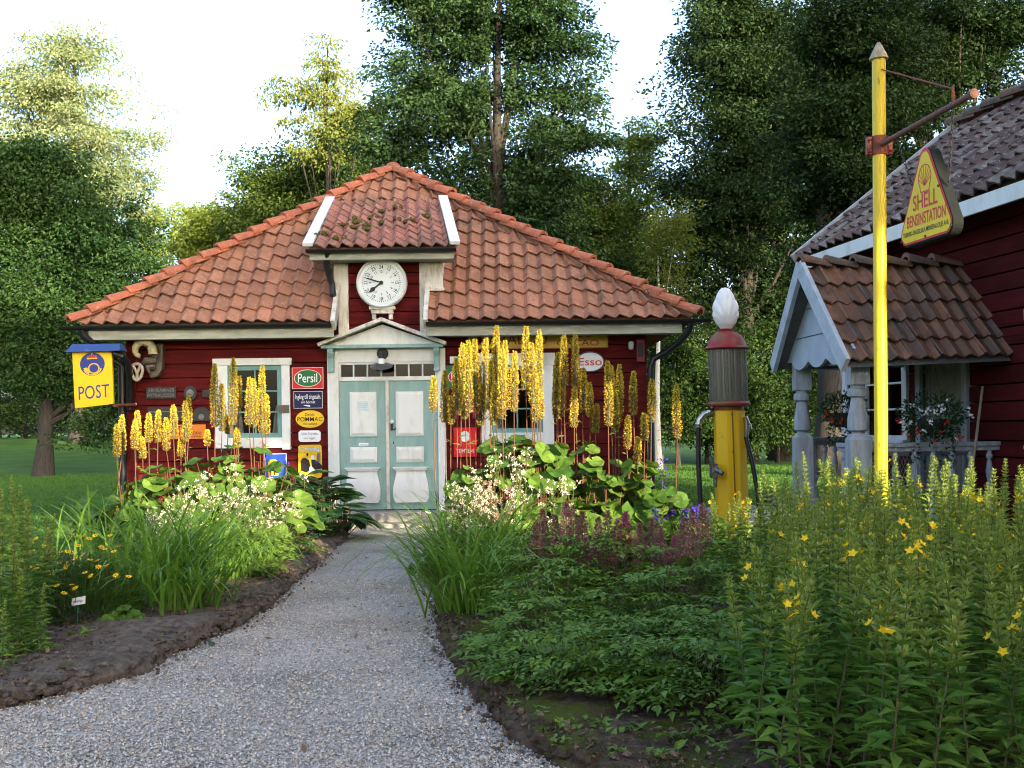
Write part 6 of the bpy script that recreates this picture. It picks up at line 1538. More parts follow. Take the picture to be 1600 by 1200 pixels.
for k, (px, Y_, lab) in enumerate(((245, 11.0, 'masterwort with pale pinkish heads at the outer end of its row by the daisies'), (300, 11.2, 'masterwort with cream heads below the ligularia of the house corner'), (345, 11.4, 'masterwort in the middle of the sunlit row by the path'), (385, 11.4, 'masterwort with tallest cream heads before the window ligularia'), (415, 11.6, 'masterwort at the end of the row next to the dark hostas'))):
    p = P(px, 800, Y_); masterwort(p[0], Y_, 12, ((.45, .75), (.5, .95), (.6, 1.1), (.6, 1.15), (.5, .95))[k], .24, lab, 500 + k)
for k, (px, Y_, lab) in enumerate(((700, 10.5, 'low masterwort leaning over the gravel beside the doorstep'), (735, 10.3, 'masterwort with cream heads behind the long-bladed daylily'), (770, 10.5, 'masterwort mixed with pink flowers below the second window'), (805, 10.6, 'tall masterwort with cream heads among round ligularia leaves'), (880, 10.4, 'sparse masterwort with few heads before the big round leaves'))):
    p = P(px, 800, Y_); masterwort(p[0], Y_, (12, 16, 16, 16, 8)[k], ((.35, .7), (.5, .95), (.6, 1.15), (.7, 1.3), (.6, 1.0))[k], .2, lab, 520 + k, (0, .05, .2, .05, .1)[k])

# daylily clumps -------------------------------------------------------
def daylily(cx, cy, n, L0, label, rs, lean=None, spread=.14, nm='daylily'):
    n = int(n*.7); r = np.random.default_rng(rs); mb = MB(); a = r.uniform(0, 6.28, n)
    base = np.stack([cx + r.normal(0, spread, n), cy + r.normal(0, spread, n), np.full(n, .04)], 1)
    if lean is not None: a = np.where(r.uniform(0, 1, n) < .55, lean + r.normal(0, .7, n), a)
    blades(mb, base, a, r.uniform(.6, 1.1, n)*L0, r.uniform(1.15, 1.5, n), r.uniform(-1.15, .35, n), r.uniform(.018, .033, n))
    o = mb.build(nm, M['daylily'], origin=(cx, cy, .03)); return tag(o, label, 'plant', 'long-bladed daylily clumps')
for k, (px, py, n, L0, lab, ln_) in enumerate(((735, 972, 230, 1.3, 'arching daylily clump spilling over the gravel edge by the mossy bank', 3.6), (708, 915, 180, 1.15, 'daylily clump hanging over the path halfway to the doors', 3.2), (785, 930, 200, 1.35, 'upright daylily clump behind the first arching one', None), (830, 885, 170, 1.2, 'daylily clump behind the pinkish plumes', None), (755, 885, 170, 1.2, 'daylily clump under the cream masterwort heads', None), (900, 870, 120, .9, 'daylily clump below the big round leaves', None), (960, 862, 100, .85, 'daylily clump beside the purple monkshood', None))):
    p = G(px, py); daylily(p[0], p[1], n, L0, lab, 600 + k, ln_)
for k, (px, py, n, L0, lab, ln_) in enumerate(((240, 955, 120, 1.3, 'daylily clump with bright upright blades nearest the plant label', -.6), (285, 940, 170, 1.3, 'arching daylily clump leaning towards the path', -.4), (330, 915, 170, 1.25, 'daylily clump under the sunlit masterwort', -.2), (210, 925, 130, 1.25, 'daylily clump behind the golden daisies', None), (150, 900, 110, 1.25, 'daylily clump at the back of the golden daisies', None), (260, 900, 130, 1.25, 'daylily clump in the middle of the left-hand bed', None), (300, 968, 120, .95, 'low arching daylily clump on the open soil by the gravel', -.5), (368, 915, 120, .9, 'daylily clump reaching the earth edge below the masterwort', -.5))):
    p = G(px, py); daylily(p[0], p[1], n, L0, lab.replace('left-hand bed', 'bed by the lawn'), 620 + k, ln_)

# astilbe and its divided foliage --------------------------------------
def divided(mb, cx, cy, n, rad, h, lf, r, mi=0, z0=.04):
    a = r.uniform(0, 6.28, n); t = np.sqrt(r.uniform(.02, 1, n)); tip = np.stack([cx + np.cos(a)*t*rad, cy + np.sin(a)*t*rad, z0 + h*(1 - .62*t**1.8)*r.uniform(.45, 1.2, n)], 1)
    for k in range(n):
        o = np.array((cx + (tip[k, 0]-cx)*.2, cy + (tip[k, 1]-cy)*.2, z0)); mb.tube([o, (o + tip[k])/2 + (0, 0, .08*h), tip[k]], [.0035, .003, .002], 4, mi=mi + 1, cap=False)
    dirs = np.stack([np.cos(a), np.sin(a), -.15 + 0*a], 1)
    pos = []; d = []; nr = []; ln = []
    for k in range(n):
        f = unit(dirs[k] + r.normal(0, .2, 3)); sd = unit(np.cross(f, UP)); nn = unit(UP + r.normal(0, .25, 3))
        for br, (bo, bd) in enumerate((((0, 0), f), ((-.3, 0), unit(f*.5 + sd)), ((-.3, 0), unit(f*.5 - sd)))):
            o = tip[k] + f*bo[0]*lf*1.2; s2 = unit(np.cross(bd, nn))
            for q_ in range(3):
                u = o + bd*lf*(.35 + .55*q_)
                for s_ in (-1, 1): pos.append(u); d.append(bd*.65 + s2*s_); nr.append(nn); ln.append(lf*(1 - .16*q_))
            pos.append(o + bd*lf*1.75); d.append(bd); nr.append(nn); ln.append(lf*1.05)
    n_ = len(pos); place(mb, T_LA, np.array(pos), np.array(d) + r.normal(0, .12, (n_, 3)), np.array(nr) + r.normal(0, .15, (n_, 3)), np.array(ln)*r.uniform(.8, 1.15, n_), np.array(ln)*.48, mi)
PL = [(838,862,62),(848,838,55),(868,850,60),(885,835,70),(896,850,90),(915,885,60),(910,842,55),(935,858,70),(950,850,75),(965,862,70),(978,845,60),(1000,868,70),(1020,862,75),(1032,872,70),(1055,885,65),(1068,860,70),(1082,850,75),(1045,915,70),(1098,838,70),(870,880,55),(1010,895,55),(955,895,50)]
ASP = [(845, 990, 7.9), (850, 950, 8.2), (905, 945, 8.1), (955, 940, 8.0), (1010, 945, 7.9), (1060, 950, 7.7), (1100, 960, 7.4), (850, 1010, 7.1), (880, 1010, 7.0), (940, 1010, 7.0), (1000, 1010, 6.9), (1055, 1010, 6.8), (850, 1060, 6.35), (910, 1060, 6.3), (970, 1060, 6.25), (1035, 1060, 6.2), (838, 1040, 6.8), (1090, 1080, 6.0), (1120, 1030, 6.6), (880, 1090, 5.85), (950, 1100, 5.75), (1020, 1100, 5.7), (1080, 1110, 5.5), (1130, 1110, 5.45)]
groups = {k: [] for k in range(7)}
for s_ in PL: groups[min(range(7), key=lambda k: abs(ASP[k][0] - s_[0]))].append(s_)
for k, (px, py, Y_) in enumerate(ASP):
    r = np.random.default_rng(700 + k); p = P(px, py, Y_); e = empty('astilbe', (p[0], Y_, .03), ('astilbe with faded pinkish-brown plumes before the daylilies' if k < 7 else 'leafy astilbe without plumes near the mossy edge of the bed'), 'plant', 'astilbe plants')
    mb = MB(); divided(mb, p[0], Y_, 40, .40, .62 if k < 7 else (.50 if k < 12 else .36), .068, r); mb.build('foliage', [M['astyoung' if k in (9, 14, 16, 20, 22) else 'astleaf'], M['stem']], e)
    for (qx, qy, L_) in groups.get(k, []):
        y2 = Y_ + r.uniform(-.15, .25); c = P(qx, qy - 14, y2); hh = L_/FPX*y2; top = c + (0, 0, hh/2); bot = c - (0, 0, hh/2)
        n = 800; u = r.uniform(0, 1, n)**1.25; a = r.uniform(0, 6.28, n); w_ = .066*(1 - u)**.75*np.sqrt(r.uniform(0, 1, n))*(.75 + .5*np.sin(u*30 + a)**2)
        pos = bot + (top - bot)*u[:, None] + np.stack([np.cos(a)*w_, np.sin(a)*w_, w_*.5], 1); mb = MB(); pk = qx in (885, 915, 978, 1055, 870)
        place(mb, T_RH, pos, np.stack([np.cos(a), np.sin(a), np.full(n, .9)], 1) + r.normal(0, .4, (n, 3)), sph(n), r.uniform(.016, .028, n), r.uniform(.006, .011, n), 2 if pk else 0)
        mb.tube([bot - (0, 0, .35), bot, top], [.004, .003, .001], 4, mi=1); mb.build('flower_plume', [M['plume'], M['redstem'], M['plumepink']], e)
r = np.random.default_rng(777)
for k, (px, py, Y_) in enumerate(((865, 1062, 6.0), (945, 1055, 6.0), (905, 1090, 5.75))):
    p = P(px, py, Y_); mb = MB(); divided(mb, p[0], Y_, 11, .26, .26, .06, r); o = mb.build('young_shrub', [M['astyoung'], M['redstem']], origin=(p[0], Y_, .03)); tag(o, ('pale green seedling shrub above the mossy bank', 'pale green seedling shrub with broad leaflets in front of the dark foliage', 'lowest pale green seedling shrub at the bed edge')[k], 'plant')

# hostas and dark foliage by the doorstep ------------------------------
def hosta(cx, cy, n, rad, h, L0, label, rs, m='hosta'):
    r = np.random.default_rng(rs); mb = MB(); a = r.uniform(0, 6.28, n); t = r.uniform(.1, 1, n)
    pos = np.stack([cx + np.cos(a)*t*rad*.7, cy + np.sin(a)*t*rad*.7, .05 + h*(1 - .75*t)*r.uniform(.75, 1.1, n)], 1); d = np.stack([np.cos(a), np.sin(a), .35 - .85*t], 1)
    place(mb, T_HO, pos, d, UP + np.stack([np.cos(a)*.4, np.sin(a)*.4, 0*a], 1) + r.normal(0, .12, (n, 3)), L0*r.uniform(.75, 1.15, n), L0*r.uniform(.8, 1.0, n))
    for q_ in pos: mb.tube([(cx + (q_[0]-cx)*.2, cy + (q_[1]-cy)*.2, .02), tuple(q_)], [.008, .006], 5, mi=1, cap=False)
    return tag(mb.build('hosta', [M[m], M['stem']], smooth=True, origin=(cx, cy, .03)), label, 'plant')
for k, (px, py, n, rad, h, L0, lab) in enumerate(((508, 846, 60, .72, .80, .38, 'dark green hosta with broad drooping leaves on the path beside the doorstep'), (470, 832, 55, .70, .85, .36, 'dark hosta behind the first one, under the tall yellow roofing sign'), (538, 840, 26, .40, .50, .30, 'small dark hosta touching the doorstep'), (735, 832, 20, .34, .6, .26, 'dark hosta half hidden behind masterwort at the door frame'))):
    p = G(px, py); hosta(p[0], p[1], n, rad, h, L0, lab, 800 + k)
for k, (px, Y_, lab) in enumerate(((425, 14.2, 'dark peony bush under the blue enamel sign'), (455, 13.8, 'dark peony bush next to the hostas'), (400, 14.6, 'dark peony bush below the framed window behind ligularia leaves'))):
    p = P(px, 800, Y_); r = np.random.default_rng(830 + k); mb = MB(); divided(mb, p[0], Y_, 42, .5, .85, .085, r); tag(mb.build('peony', [M['peony'], M['redstem']], origin=(p[0], Y_, .03)), lab, 'plant')
for k, (px, py, lab) in enumerate(((405, 897, 'low pale leafy cranesbill at the earth edge below the masterwort'), (440, 880, 'low pale leafy cranesbill at the earth edge nearest the hostas'), (385, 912, 'low pale leafy cranesbill touching the daylily by the earth edge'))):
    p = G(px, py); r = np.random.default_rng(840 + k); mb = MB(); divided(mb, p[0], p[1], 26, .34, .3, .075, r); tag(mb.build('cranesbill', [M['palegreen'], M['stem']], origin=(p[0], p[1], .03)), lab, 'plant')
def stalk_flower(px, py, Y_, m, label, nm, n=6, L_=.05, foot=.05):
    c = P(px, py, Y_); mb = MB(); mb.tube([(c[0] - .05, Y_ + .05, foot), c], [.006, .004], 5, mi=1)
    place(mb, T_RH, np.repeat(c[None], n, 0) + rng.normal(0, .02, (n, 3)), sph(n) + (0, -.5, .5), sph(n), L_, L_*.4, 0); return tag(mb.build(nm, [M[m], M['stem']], origin=(c[0], Y_, foot)), label, 'flower')
stalk_flower(412, 700, 13.9, 'orangefl', 'orange lily bloom on a thin stalk beside the tall yellow roofing sign', 'lily', 7, .10)
stalk_flower(447, 728, 13.9, 'purple', 'pale purple hosta flower spike before the red wall', 'hosta_flower', 16, .05)
stalk_flower(476, 748, 13.9, 'whitefl', 'white flower head in front of the tall yellow roofing sign', 'garden_flower', 14, .05)
stalk_flower(780, 812, 10.3, 'pinkfl', 'pink rose bloom among the masterwort heads', 'rose', 14, .05)
stalk_flower(795, 768, 10.6, 'pinkfl', 'pink rose bloom above the round ligularia leaves', 'rose', 16, .05)
stalk_flower(755, 842, 10.2, 'pinkfl', 'lowest pink rose bloom under the masterwort', 'rose', 12, .045)
# small plants on the open soil
p = G(192, 985); r = np.random.default_rng(850); mb = MB(); n = 26; a = r.uniform(0, 6.28, n); t = r.uniform(.1, 1, n)
place(mb, T_RO, np.stack([p[0] + np.cos(a)*t*.13, p[1] + np.sin(a)*t*.13, .09 + .10*(1 - t)], 1), np.stack([np.cos(a), np.sin(a), -.3*t], 1), UP + np.stack([np.cos(a)*.5, np.sin(a)*.5 - .3, 0*a], 1), r.uniform(.08, .12, n), r.uniform(.08, .12, n)); tag(mb.build('small_leafy_plant', M['astleaf'], smooth=True), 'small round-leaved plant on bare soil beside the plant label', 'plant')
for k, (px, py, sc, lab) in enumerate(((60, 1035, .10, 'feathery green weed on the bare soil'), (132, 1012, .09, 'broad-leaved weed on the bare soil behind the feathery one'), (250, 1018, .05, 'tiny weed near the bed edge'), (100, 990, .06, 'weed at the foot of the plant label'))):
    p = G(px, py); n = 40 if k == 0 else 12; a = rng.uniform(0, 6.28, n); mb = MB(); place(mb, T_LA, np.stack([p[0] + rng.normal(0, sc*.3, n), p[1] + rng.normal(0, sc*.3, n), np.full(n, .09)], 1), np.stack([np.cos(a), np.sin(a), rng.uniform(.1, .9, n)], 1), UP + rng.normal(0, .3, (n, 3)), sc*rng.uniform(.7, 1.3, n), sc*(.22 if k == 0 else .5)); tag(mb.build('weed', M['palegreen']), lab, 'weed')
for k, (px, py, sz, lab) in enumerate(((646, 900, .14, 'large fallen green leaf standing on the gravel path'), (333, 1010, .07, 'small fallen green leaf lying at the gravel edge'))):
    p = G(px, py, .01); mb = MB(); place(mb, T_HO, p[None], np.array([(-.2, .3, 1.0 if k == 0 else .15)]), np.array([(.2, -1., .4 if k == 0 else 2.)]), sz, sz*.9); tag(mb.build('fallen_leaf', M['hosta'], smooth=True), lab, 'leaf')
for px, py in ((775, 1078), (800, 1105), (850, 1120), (890, 1140), (935, 1135), (980, 1150), (1020, 1140), (1060, 1160), (1100, 1150), (1120, 1175), (960, 1180), (880, 1165), (745, 1045), (1040, 1185)):
    p = G(px, py, .08); n = 16; sc = rng.uniform(.035, .07); a = rng.uniform(0, 6.28, n); mb = MB(); place(mb, T_LA, p + np.stack([rng.normal(0, sc*.6, n), rng.normal(0, sc*.6, n), rng.uniform(.0, .03, n)], 1), np.stack([np.cos(a), np.sin(a), rng.uniform(.1, .9, n)], 1), UP + rng.normal(0, .3, (n, 3)), sc*rng.uniform(.6, 1.2, n), sc*.45); tag(mb.build('weed', M['astyoung']), 'small green weed on the mossy earth in front of the leafy astilbe', 'weed', 'weeds on the mossy earth')
# golden daisies (threadleaf coreopsis)
FLP = [(56,842),(47,847),(50,860),(69,854),(113,834),(122,853),(130,838),(139,842),(149,837),(172,837),(159,855),(165,858),(184,854),(178,862),(94,863),(105,862),(113,864),(130,867),(118,873),(83,874),(93,880),(104,880),(141,875),(152,876),(51,886),(58,889),(77,899),(78,893),(87,893),(104,886),(154,886),(166,884),(142,900),(133,895),(89,915),(112,914),(118,919),(100,927),(201,901),(181,899)]
c0 = P(110, 900, 8.5); core = empty('golden_daisy', (c0[0], 8.5, .03), 'mound of thread-leaved golden daisies in full yellow flower', 'plant')
r = np.random.default_rng(870); mb = MB(); n = 6500; a = r.uniform(0, 6.28, n); t = np.sqrt(r.uniform(0, 1, n)); hh = .50*(1 - .6*t**2)*r.uniform(.15, 1, n)
place(mb, T_RH, np.stack([c0[0] + np.cos(a)*t*.52, 8.5 + np.sin(a)*t*.42, .04 + hh], 1), np.stack([np.cos(a), np.sin(a), r.uniform(.2, 1.6, n)], 1) + r.normal(0, .4, (n, 3)), sph(n), r.uniform(.06, .12, n), r.uniform(.006, .012, n)); mb.build('foliage', M['corleaf'], core)
for (px, py) in FLP:
    f = (py - 834)/95; Y_ = 8.75 - .75*f; c = P(px, py, Y_); mb = MB(); fn_ = unit(np.array((r.normal(0, .35), -.45 + r.normal(0, .3), 1.0))); x = unit(np.cross(fn_, (1, .1, .2))); y = np.cross(fn_, x); an = np.arange(8)*math.pi/4
    place(mb, T_RH, np.repeat(c[None], 8, 0), np.cos(an)[:, None]*x + np.sin(an)[:, None]*y + fn_*.12, np.repeat(fn_[None], 8, 0), .030, .014, 0); mb.tube([c - fn_*.004, c + fn_*.008], [.009, .005], 6, 1)
    mb.tube([(c0[0] + (c[0]-c0[0])*.6, 8.5, .1), (c[0], c[1], c[2]*.7), c], .0022, 4, 2, cap=False); mb.build('flower', [M['daisy'], M['orange'], M['stem']], core)
# plant label
p = G(120, 990); mk = empty('plant_label', p, 'white plant label on a green stake at the edge of the golden daisies', 'plant label')
pt = P(122, 940, p[1]); mb = MB(); mb.tube([(p[0], p[1], 0), (pt[0], p[1], pt[2] + .0)], .006, 6); mb.build('stake', mat('green_plastic', (.02, .16, .10)), mk)
mb = MB(); a0, a1 = P(112, 947, p[1] - .02), P(133, 943, p[1] - .03); hh = .055; V = [a0, a1, a1 + (0, .01, hh), a0 + (0, .01, hh)]; V += [v + np.array((0, .004, 0)) for v in V]; mb.raw(V, [(0,1,2,3), (7,6,5,4), (0,4,5,1), (1,5,6,2), (2,6,7,3), (3,7,4,0)]); mb.build('tag', M['signwhite'], mk)
mb = MB(); mb.text('Höstöga', 0, 0, 0, .016, .065, fn=lambda a, b: (a0 + (a1-a0)*(a/.09 + .45) + np.array((0, -.003 + .1818*(b+.02), .02 + b)))); mb.build('handwriting', M['signblack'], mk)
# monkshood
for k, (px, py, Y_, h, lab) in enumerate(((1030, 800, 11.0, .72, 'purple monkshood between the round leaves and the pump hose'), (1062, 790, 10.8, .78, 'purple monkshood closest to the pump hose'), (1092, 800, 10.6, .70, 'purple monkshood at the foot of the petrol pump'), (1043, 760, 11.3, 1.35, 'tall thin monkshood with few blue buds'))):
    r = np.random.default_rng(890 + k); p = P(px, py, Y_); e = empty('monkshood', (p[0], Y_, .03), lab, 'plant'); mb = MB(); divided(mb, p[0], Y_, 14, .26, .5, .06, r); mb.build('foliage', [M['astleaf'], M['stem']], e)
    for q_ in range(3 if k < 3 else 2):
        x, y = p[0] + r.normal(0, .1), Y_ + r.normal(0, .08); hh = h*r.uniform(.85, 1.05); mb = MB(); mb.tube([(p[0], Y_, .05), (x, y, hh)], [.005, .002], 5, 1); n = 60 if k < 3 else 30
        u = r.uniform(.78 if k < 3 else .6, 1, n); a = r.uniform(0, 6.28, n); c = np.stack([p[0] + (x-p[0])*u + np.cos(a)*.025, Y_ + (y-Y_)*u + np.sin(a)*.025, .05 + (hh-.05)*u], 1); place(mb, T_RH, c, sph(n), sph(n), r.uniform(.02, .035, n), r.uniform(.014, .024, n), 0); mb.build('flower_spire', [M['purple'], M['stem']], e)
# hanging baskets in the porch
def basket(c, rad, label, nw, nr_, rs, hang):
    r = np.random.default_rng(rs); e = empty('hanging_basket', c - (0, 0, rad*.6), label, 'hanging basket'); mb = MB(); mb.lathe([(.09, -.16), (.14, -.06), (.15, 0), (.14, 0), (.12, -.05)], c, 20); mb.build('pot', M['castiron'], e, smooth=True)
    mb = MB(); n = 900; dd = sph(n); rr = rad*r.uniform(.35, 1, n)**.6; pos = c + dd*rr[:, None]*np.array((1.15, .9, .8)) + (0, 0, .04); m2 = 260; a = r.uniform(0, 6.28, m2); pos2 = c + np.stack([np.cos(a)*rad*.7, np.sin(a)*rad*.6, -r.uniform(0, rad*1.6, m2)], 1); pos = np.concatenate([pos, pos2]); k = len(pos)
    place(mb, T_LA, pos, np.concatenate([dd, sph(m2)]) + r.normal(0, .4, (k, 3)), sph(k), r.uniform(.03, .06, k), r.uniform(.018, .03, k)); mb.build('foliage', M['basketlf'], e)
    for q_ in range(nw + nr_):
        red = q_ >= nw; d_ = unit(np.array((r.normal(), -abs(r.normal()) - .3, r.normal(.25, .6) if not red else r.normal(-.9, .4)))); o = c + d_*rad*np.array((1.25, .95, .85)); f = 9; mb = MB(); place(mb, T_RH, o + r.normal(0, .012, (f, 3)), sph(f)*.8 + d_, sph(f)*.6 + d_, .032, .024); mb.build('flower', M['redfl'] if red else M['whitefl'], e)
    mb = MB()
    for a in (0, 2.1, 4.2): mb.tube([c + (.14*math.cos(a), .14*math.sin(a), 0), (c[0], c[1], hang)], .003, 4)
    mb.build('hanger', M['castiron'], e)
c = P(1456, 655, 11.0); basket(c, .30, 'hanging basket of white and red flowers before the porch door', 16, 8, 900, 2.25)
c = P(1318, 645, 11.9); basket(c, .24, 'dark hanging basket between the two porch posts', 2, 5, 901, 2.3)
# ------------------------------------------------------------------ trees
def leafm(nm, a, b, trans=.3): 
    M[nm] = leafmat(nm, a, b, trans=trans, rough=.5, spec=.12, clumps=.55); return M[nm]
leafm('ash_leaf', (.015, .042, .013), (.045, .09, .024), .2); leafm('poplar_leaf', (.014, .037, .013), (.042, .082, .027), .22); leafm('pale_willow_leaf', (.13, .18, .08), (.25, .29, .15), .4); leafm('birch_leaf', (.10, .14, .03), (.20, .22, .05), .4)
leafm('maple_leaf', (.04, .08, .018), (.10, .145, .03), .35); leafm('dark_alder_leaf', (.009, .024, .008), (.030, .058, .017), .25); leafm('light_lime_leaf', (.12, .18, .03), (.20, .26, .05), .42); leafm('shrub_leaf', (.016, .04, .011), (.055, .10, .022), .3)
def tree(name, label, trunk, blobs, Y, nleaf, ls, lm, bark='bark', tr=.25, clump=45, group=None, droop=.3, crad=.55, trunk_top=None, limbs=14, depth=.8, clear=0.0, seed=0):
    """trunk: (px,py) of its foot at depth Y; blobs: crown lumps as (px,py,rx,ry) in photograph pixels at that depth"""
    nleaf = int(nleaf*2.9); ls = ls*.66; clump = int(clump*4.2); crad = crad*1.02
    r = np.random.default_rng(seed); foot = P(trunk[0], trunk[1], Y); foot[2] = float(gz(foot[0], Y)) - .05; k = Y/FPX
    B = [(P(b[0], b[1], Y), b[2]*k, b[3]*k) for b in blobs]
    zt = max(c[2] + rz*.5 for c, rx, rz in B); cxm = np.mean([c[0] for c, _, _ in B])
    if trunk_top is None: top = np.array((foot[0]*.6 + cxm*.4, Y, zt))
    else: top = P(trunk_top[0], trunk_top[1], Y)
    e = empty(name, foot, label, 'shrub' if name == 'shrub' else 'tree', group)
    vol = np.array([rx*rx*rz for _, rx, rz in B]); nc = max(6, int(nleaf*.8)//clump); clump = int(clump*1.25); which = r.choice(len(B), nc, p=vol**.8/np.sum(vol**.8))
    d = unit(r.normal(0, 1, (nc, 3))); rad = r.uniform(0, 1, nc)**.42*(1 + .35*(r.uniform(0, 1, nc) < .18)*r.uniform(0, 1, nc))
    C = np.array([B[w_][0] for w_ in which]) + d*rad[:, None]*np.array([(B[w_][1], B[w_][1]*depth, B[w_][2]) for w_ in which])
    mb = MB(); n_ = 9
    t = np.linspace(0, 1, n_); tp = foot + (top - foot)*t[:, None] + np.stack([np.sin(t*5 + seed)*.12*tr*3, np.sin(t*4)*.1, 0*t], 1)*(t*(1-t)*4)[:, None]
    rr = tr*(1.0 - .85*t); rr[0] *= 1.35; mb.tube(tp, rr, 10)
    for q_ in r.choice(nc, min(limbs, nc), replace=False):
        c = C[q_]; h = np.clip((c[2] - foot[2])*.62/(top[2] - foot[2] + 1e-6), .18, .93); s0 = np.array([np.interp(h, t, tp[:, a]) for a in range(3)]); r0 = max(.02, np.interp(h, t, rr)*.5); mid = s0 + (c - s0)*.5 + (0, 0, -.08*np.linalg.norm(c - s0))
        mb.tube([s0, mid, c], [r0, r0*.6, .012], 6, cap=False)
    mb.build('trunk', M[bark], e, smooth=True)
    nl = nc*clump; ci = np.repeat(np.arange(nc), clump); cs = crad*r.uniform(.6, 1.35, nc)
    axd = C - np.array((foot[0], Y, 0)); axd[:, 2] = 0; axd = unit(axd + r.normal(0, .5, (nc, 3))); axd[:, 2] = r.uniform(-.45, .25, nc); axd = unit(axd); sdd = unit(np.cross(axd, UP)); upd = np.cross(sdd, axd)   # every clump is a leafy spray along its own bough
    g_ = 1.55*np.tanh(r.normal(0, 1, (nl, 3))/1.4); off = (axd[ci]*(g_[:, 0:1]*1.45) + sdd[ci]*(g_[:, 1:2]*.75) + upd[ci]*(g_[:, 2:3]*.34))*cs[ci][:, None]; pos = C[ci] + off
    dd = unit(off) + r.normal(0, .6, (nl, 3)); dd[:, 2] -= droop; nr = UP*.6 + r.normal(0, .7, (nl, 3))
    if clear:            # boughs leave the trunk bare on the near side
        tx = np.interp(pos[:, 2], tp[:, 2], tp[:, 0]); k_ = ~((np.abs(pos[:, 0] - tx) < clear) & (pos[:, 1] < Y + .3) & (r.uniform(0, 1, nl) < .93)); pos, dd, nr = pos[k_], dd[k_], nr[k_]; nl = len(pos)
    mb = MB(); place(mb, T_RH, pos, dd, nr, ls*r.uniform(.7, 1.3, nl), ls*r.uniform(.38, .62, nl)); mb.build('crown', M[lm], e)
    return e
tree('ash_tree', 'broad dark green ash with a bare trunk on the lawn beside the house', (67, 735), [(60,320,95,90),(150,400,80,80),(30,450,100,90),(140,510,85,70),(70,560,95,60),(195,440,45,55),(180,560,45,60),(10,300,60,80),(170,330,40,40),(150,668,36,38),(175,610,45,40),(60,260,60,40)], 38, 36000, .24, 'ash_leaf', tr=.30, crad=.5, trunk_top=(75, 330), seed=1, depth=.5)
tree('willow_tree', 'tall pale willow rising behind the dark ash', (120, 700), [(100,120,70,70),(60,200,80,90),(150,220,75,90),(185,300,40,80),(40,120,50,40),(130,320,70,70),(140,90,45,35),(215,250,15,40),(100,70,40,25)], 58, 14000, .30, 'pale_willow_leaf', tr=.35, crad=.75, seed=2, droop=.7)
tree('birch_tree', 'small pale yellow birch in the gap beside the willow', (236, 700), [(236,360,22,45),(240,400,22,30),(225,330,12,25)], 64, 2600, .26, 'light_lime_leaf', tr=.12, crad=.6, seed=3)
tree('maple_tree', 'rounded light green maple just over the hip of the roof', (325, 700), [(318,362,45,34),(350,362,28,26),(300,385,30,24),(370,350,22,22)], 52, 6500, .28, 'light_lime_leaf', tr=.2, crad=.5, seed=4)
tree('lime_tree', 'warm green lime behind the roof, at the foot of the sparse birch', (450, 700), [(425,300,45,55),(470,290,55,55),(520,275,45,50),(410,340,40,40),(470,350,70,40),(555,250,40,40),(400,260,14,25),(540,310,40,40)], 50, 15000, .28, 'maple_leaf', tr=.3, crad=.6, seed=5)
tree('birch_tree', 'tall sparse weeping birch above the warm green lime', (512, 700), [(512,90,16,40),(515,150,30,40),(535,200,35,35),(470,155,32,14),(455,185,22,14),(505,230,35,35),(560,190,25,40),(450,130,15,10)], 46, 4200, .24, 'birch_leaf', bark='bark', tr=.2, crad=.42, seed=6, droop=1.3, trunk_top=(512, 75), clump=30)
tree('poplar_tree', 'tall dark poplar with its trunk showing above the roof', (785, 740), [(700,40,85,70),(835,40,75,80),(640,130,55,55),(740,150,95,70),(870,170,52,70),(620,230,50,45),(690,270,85,55),(840,270,75,60),(925,215,38,20),(770,60,60,60),(600,175,40,25),(660,330,60,40),(760,330,90,40),(850,360,60,40),(700,190,60,40),(885,90,32,50),(670,-20,90,40),(830,-40,90,40)], 33, 40000, .21, 'poplar_leaf', tr=.36, crad=.42, seed=7, trunk_top=(780, -20), limbs=26, depth=.7, clear=.24)
tree('maple_tree', 'mid green maple between the poplar trunk and the hip of the roof', (900, 720), [(890,360,45,55),(930,350,35,60),(900,420,60,40),(870,310,35,40),(950,410,35,40),(920,290,30,30)], 46, 11000, .26, 'maple_leaf', tr=.25, crad=.5, seed=8)
tree('lime_tree', 'bright yellow-green lime in the gap beside the dark alders', (985, 720), [(990,250,24,50),(1000,320,30,60),(980,390,40,50),(1010,210,18,30),(960,340,22,30),(1000,440,35,40)], 50, 9000, .27, 'light_lime_leaf', tr=.25, crad=.5, seed=9)
tree('birch_tree', 'thin birch with a white trunk beside the downpipe', (1029, 735), [(1035,420,20,50),(1045,350,22,40)], 37, 1500, .2, 'birch_leaf', bark='birchbark', tr=.13, crad=.5, seed=10, trunk_top=(1028, 400), limbs=1)
tree('alder_tree', 'dark alder nearest the gap of sky behind the petrol pump', (1165, 735), [(1140,110,75,100),(1100,250,55,85),(1070,370,50,70),(1140,330,85,90),(1100,430,80,60),(1190,200,70,90),(1150,20,80,60),(1240,140,60,90),(1210,320,60,80)], 43, 30000, .27, 'dark_alder_leaf', tr=.4, crad=.6, seed=11, trunk_top=(1170, 40), limbs=22)
tree('alder_tree', 'dark alder in the middle of the grove behind the pump', (1218, 735), [(1230,70,95,95),(1165,150,60,90),(1130,60,50,60),(1180,280,50,70),(1260,210,90,100),(1205,400,90,80),(1300,320,80,90),(1240,480,110,60),(1160,500,70,50)], 45, 30000, .27, 'dark_alder_leaf', tr=.42, crad=.6, seed=12, trunk_top=(1215, 20), limbs=20)
tree('alder_tree', 'dark alder with a thick trunk standing behind the grey porch', (1295, 730), [(1340,60,100,90),(1340,190,95,90),(1300,260,80,80),(1380,300,70,70),(1320,400,80,60)], 31, 27000, .22, 'dark_alder_leaf', tr=.42, crad=.45, seed=13, trunk_top=(1285, 10), limbs=20)
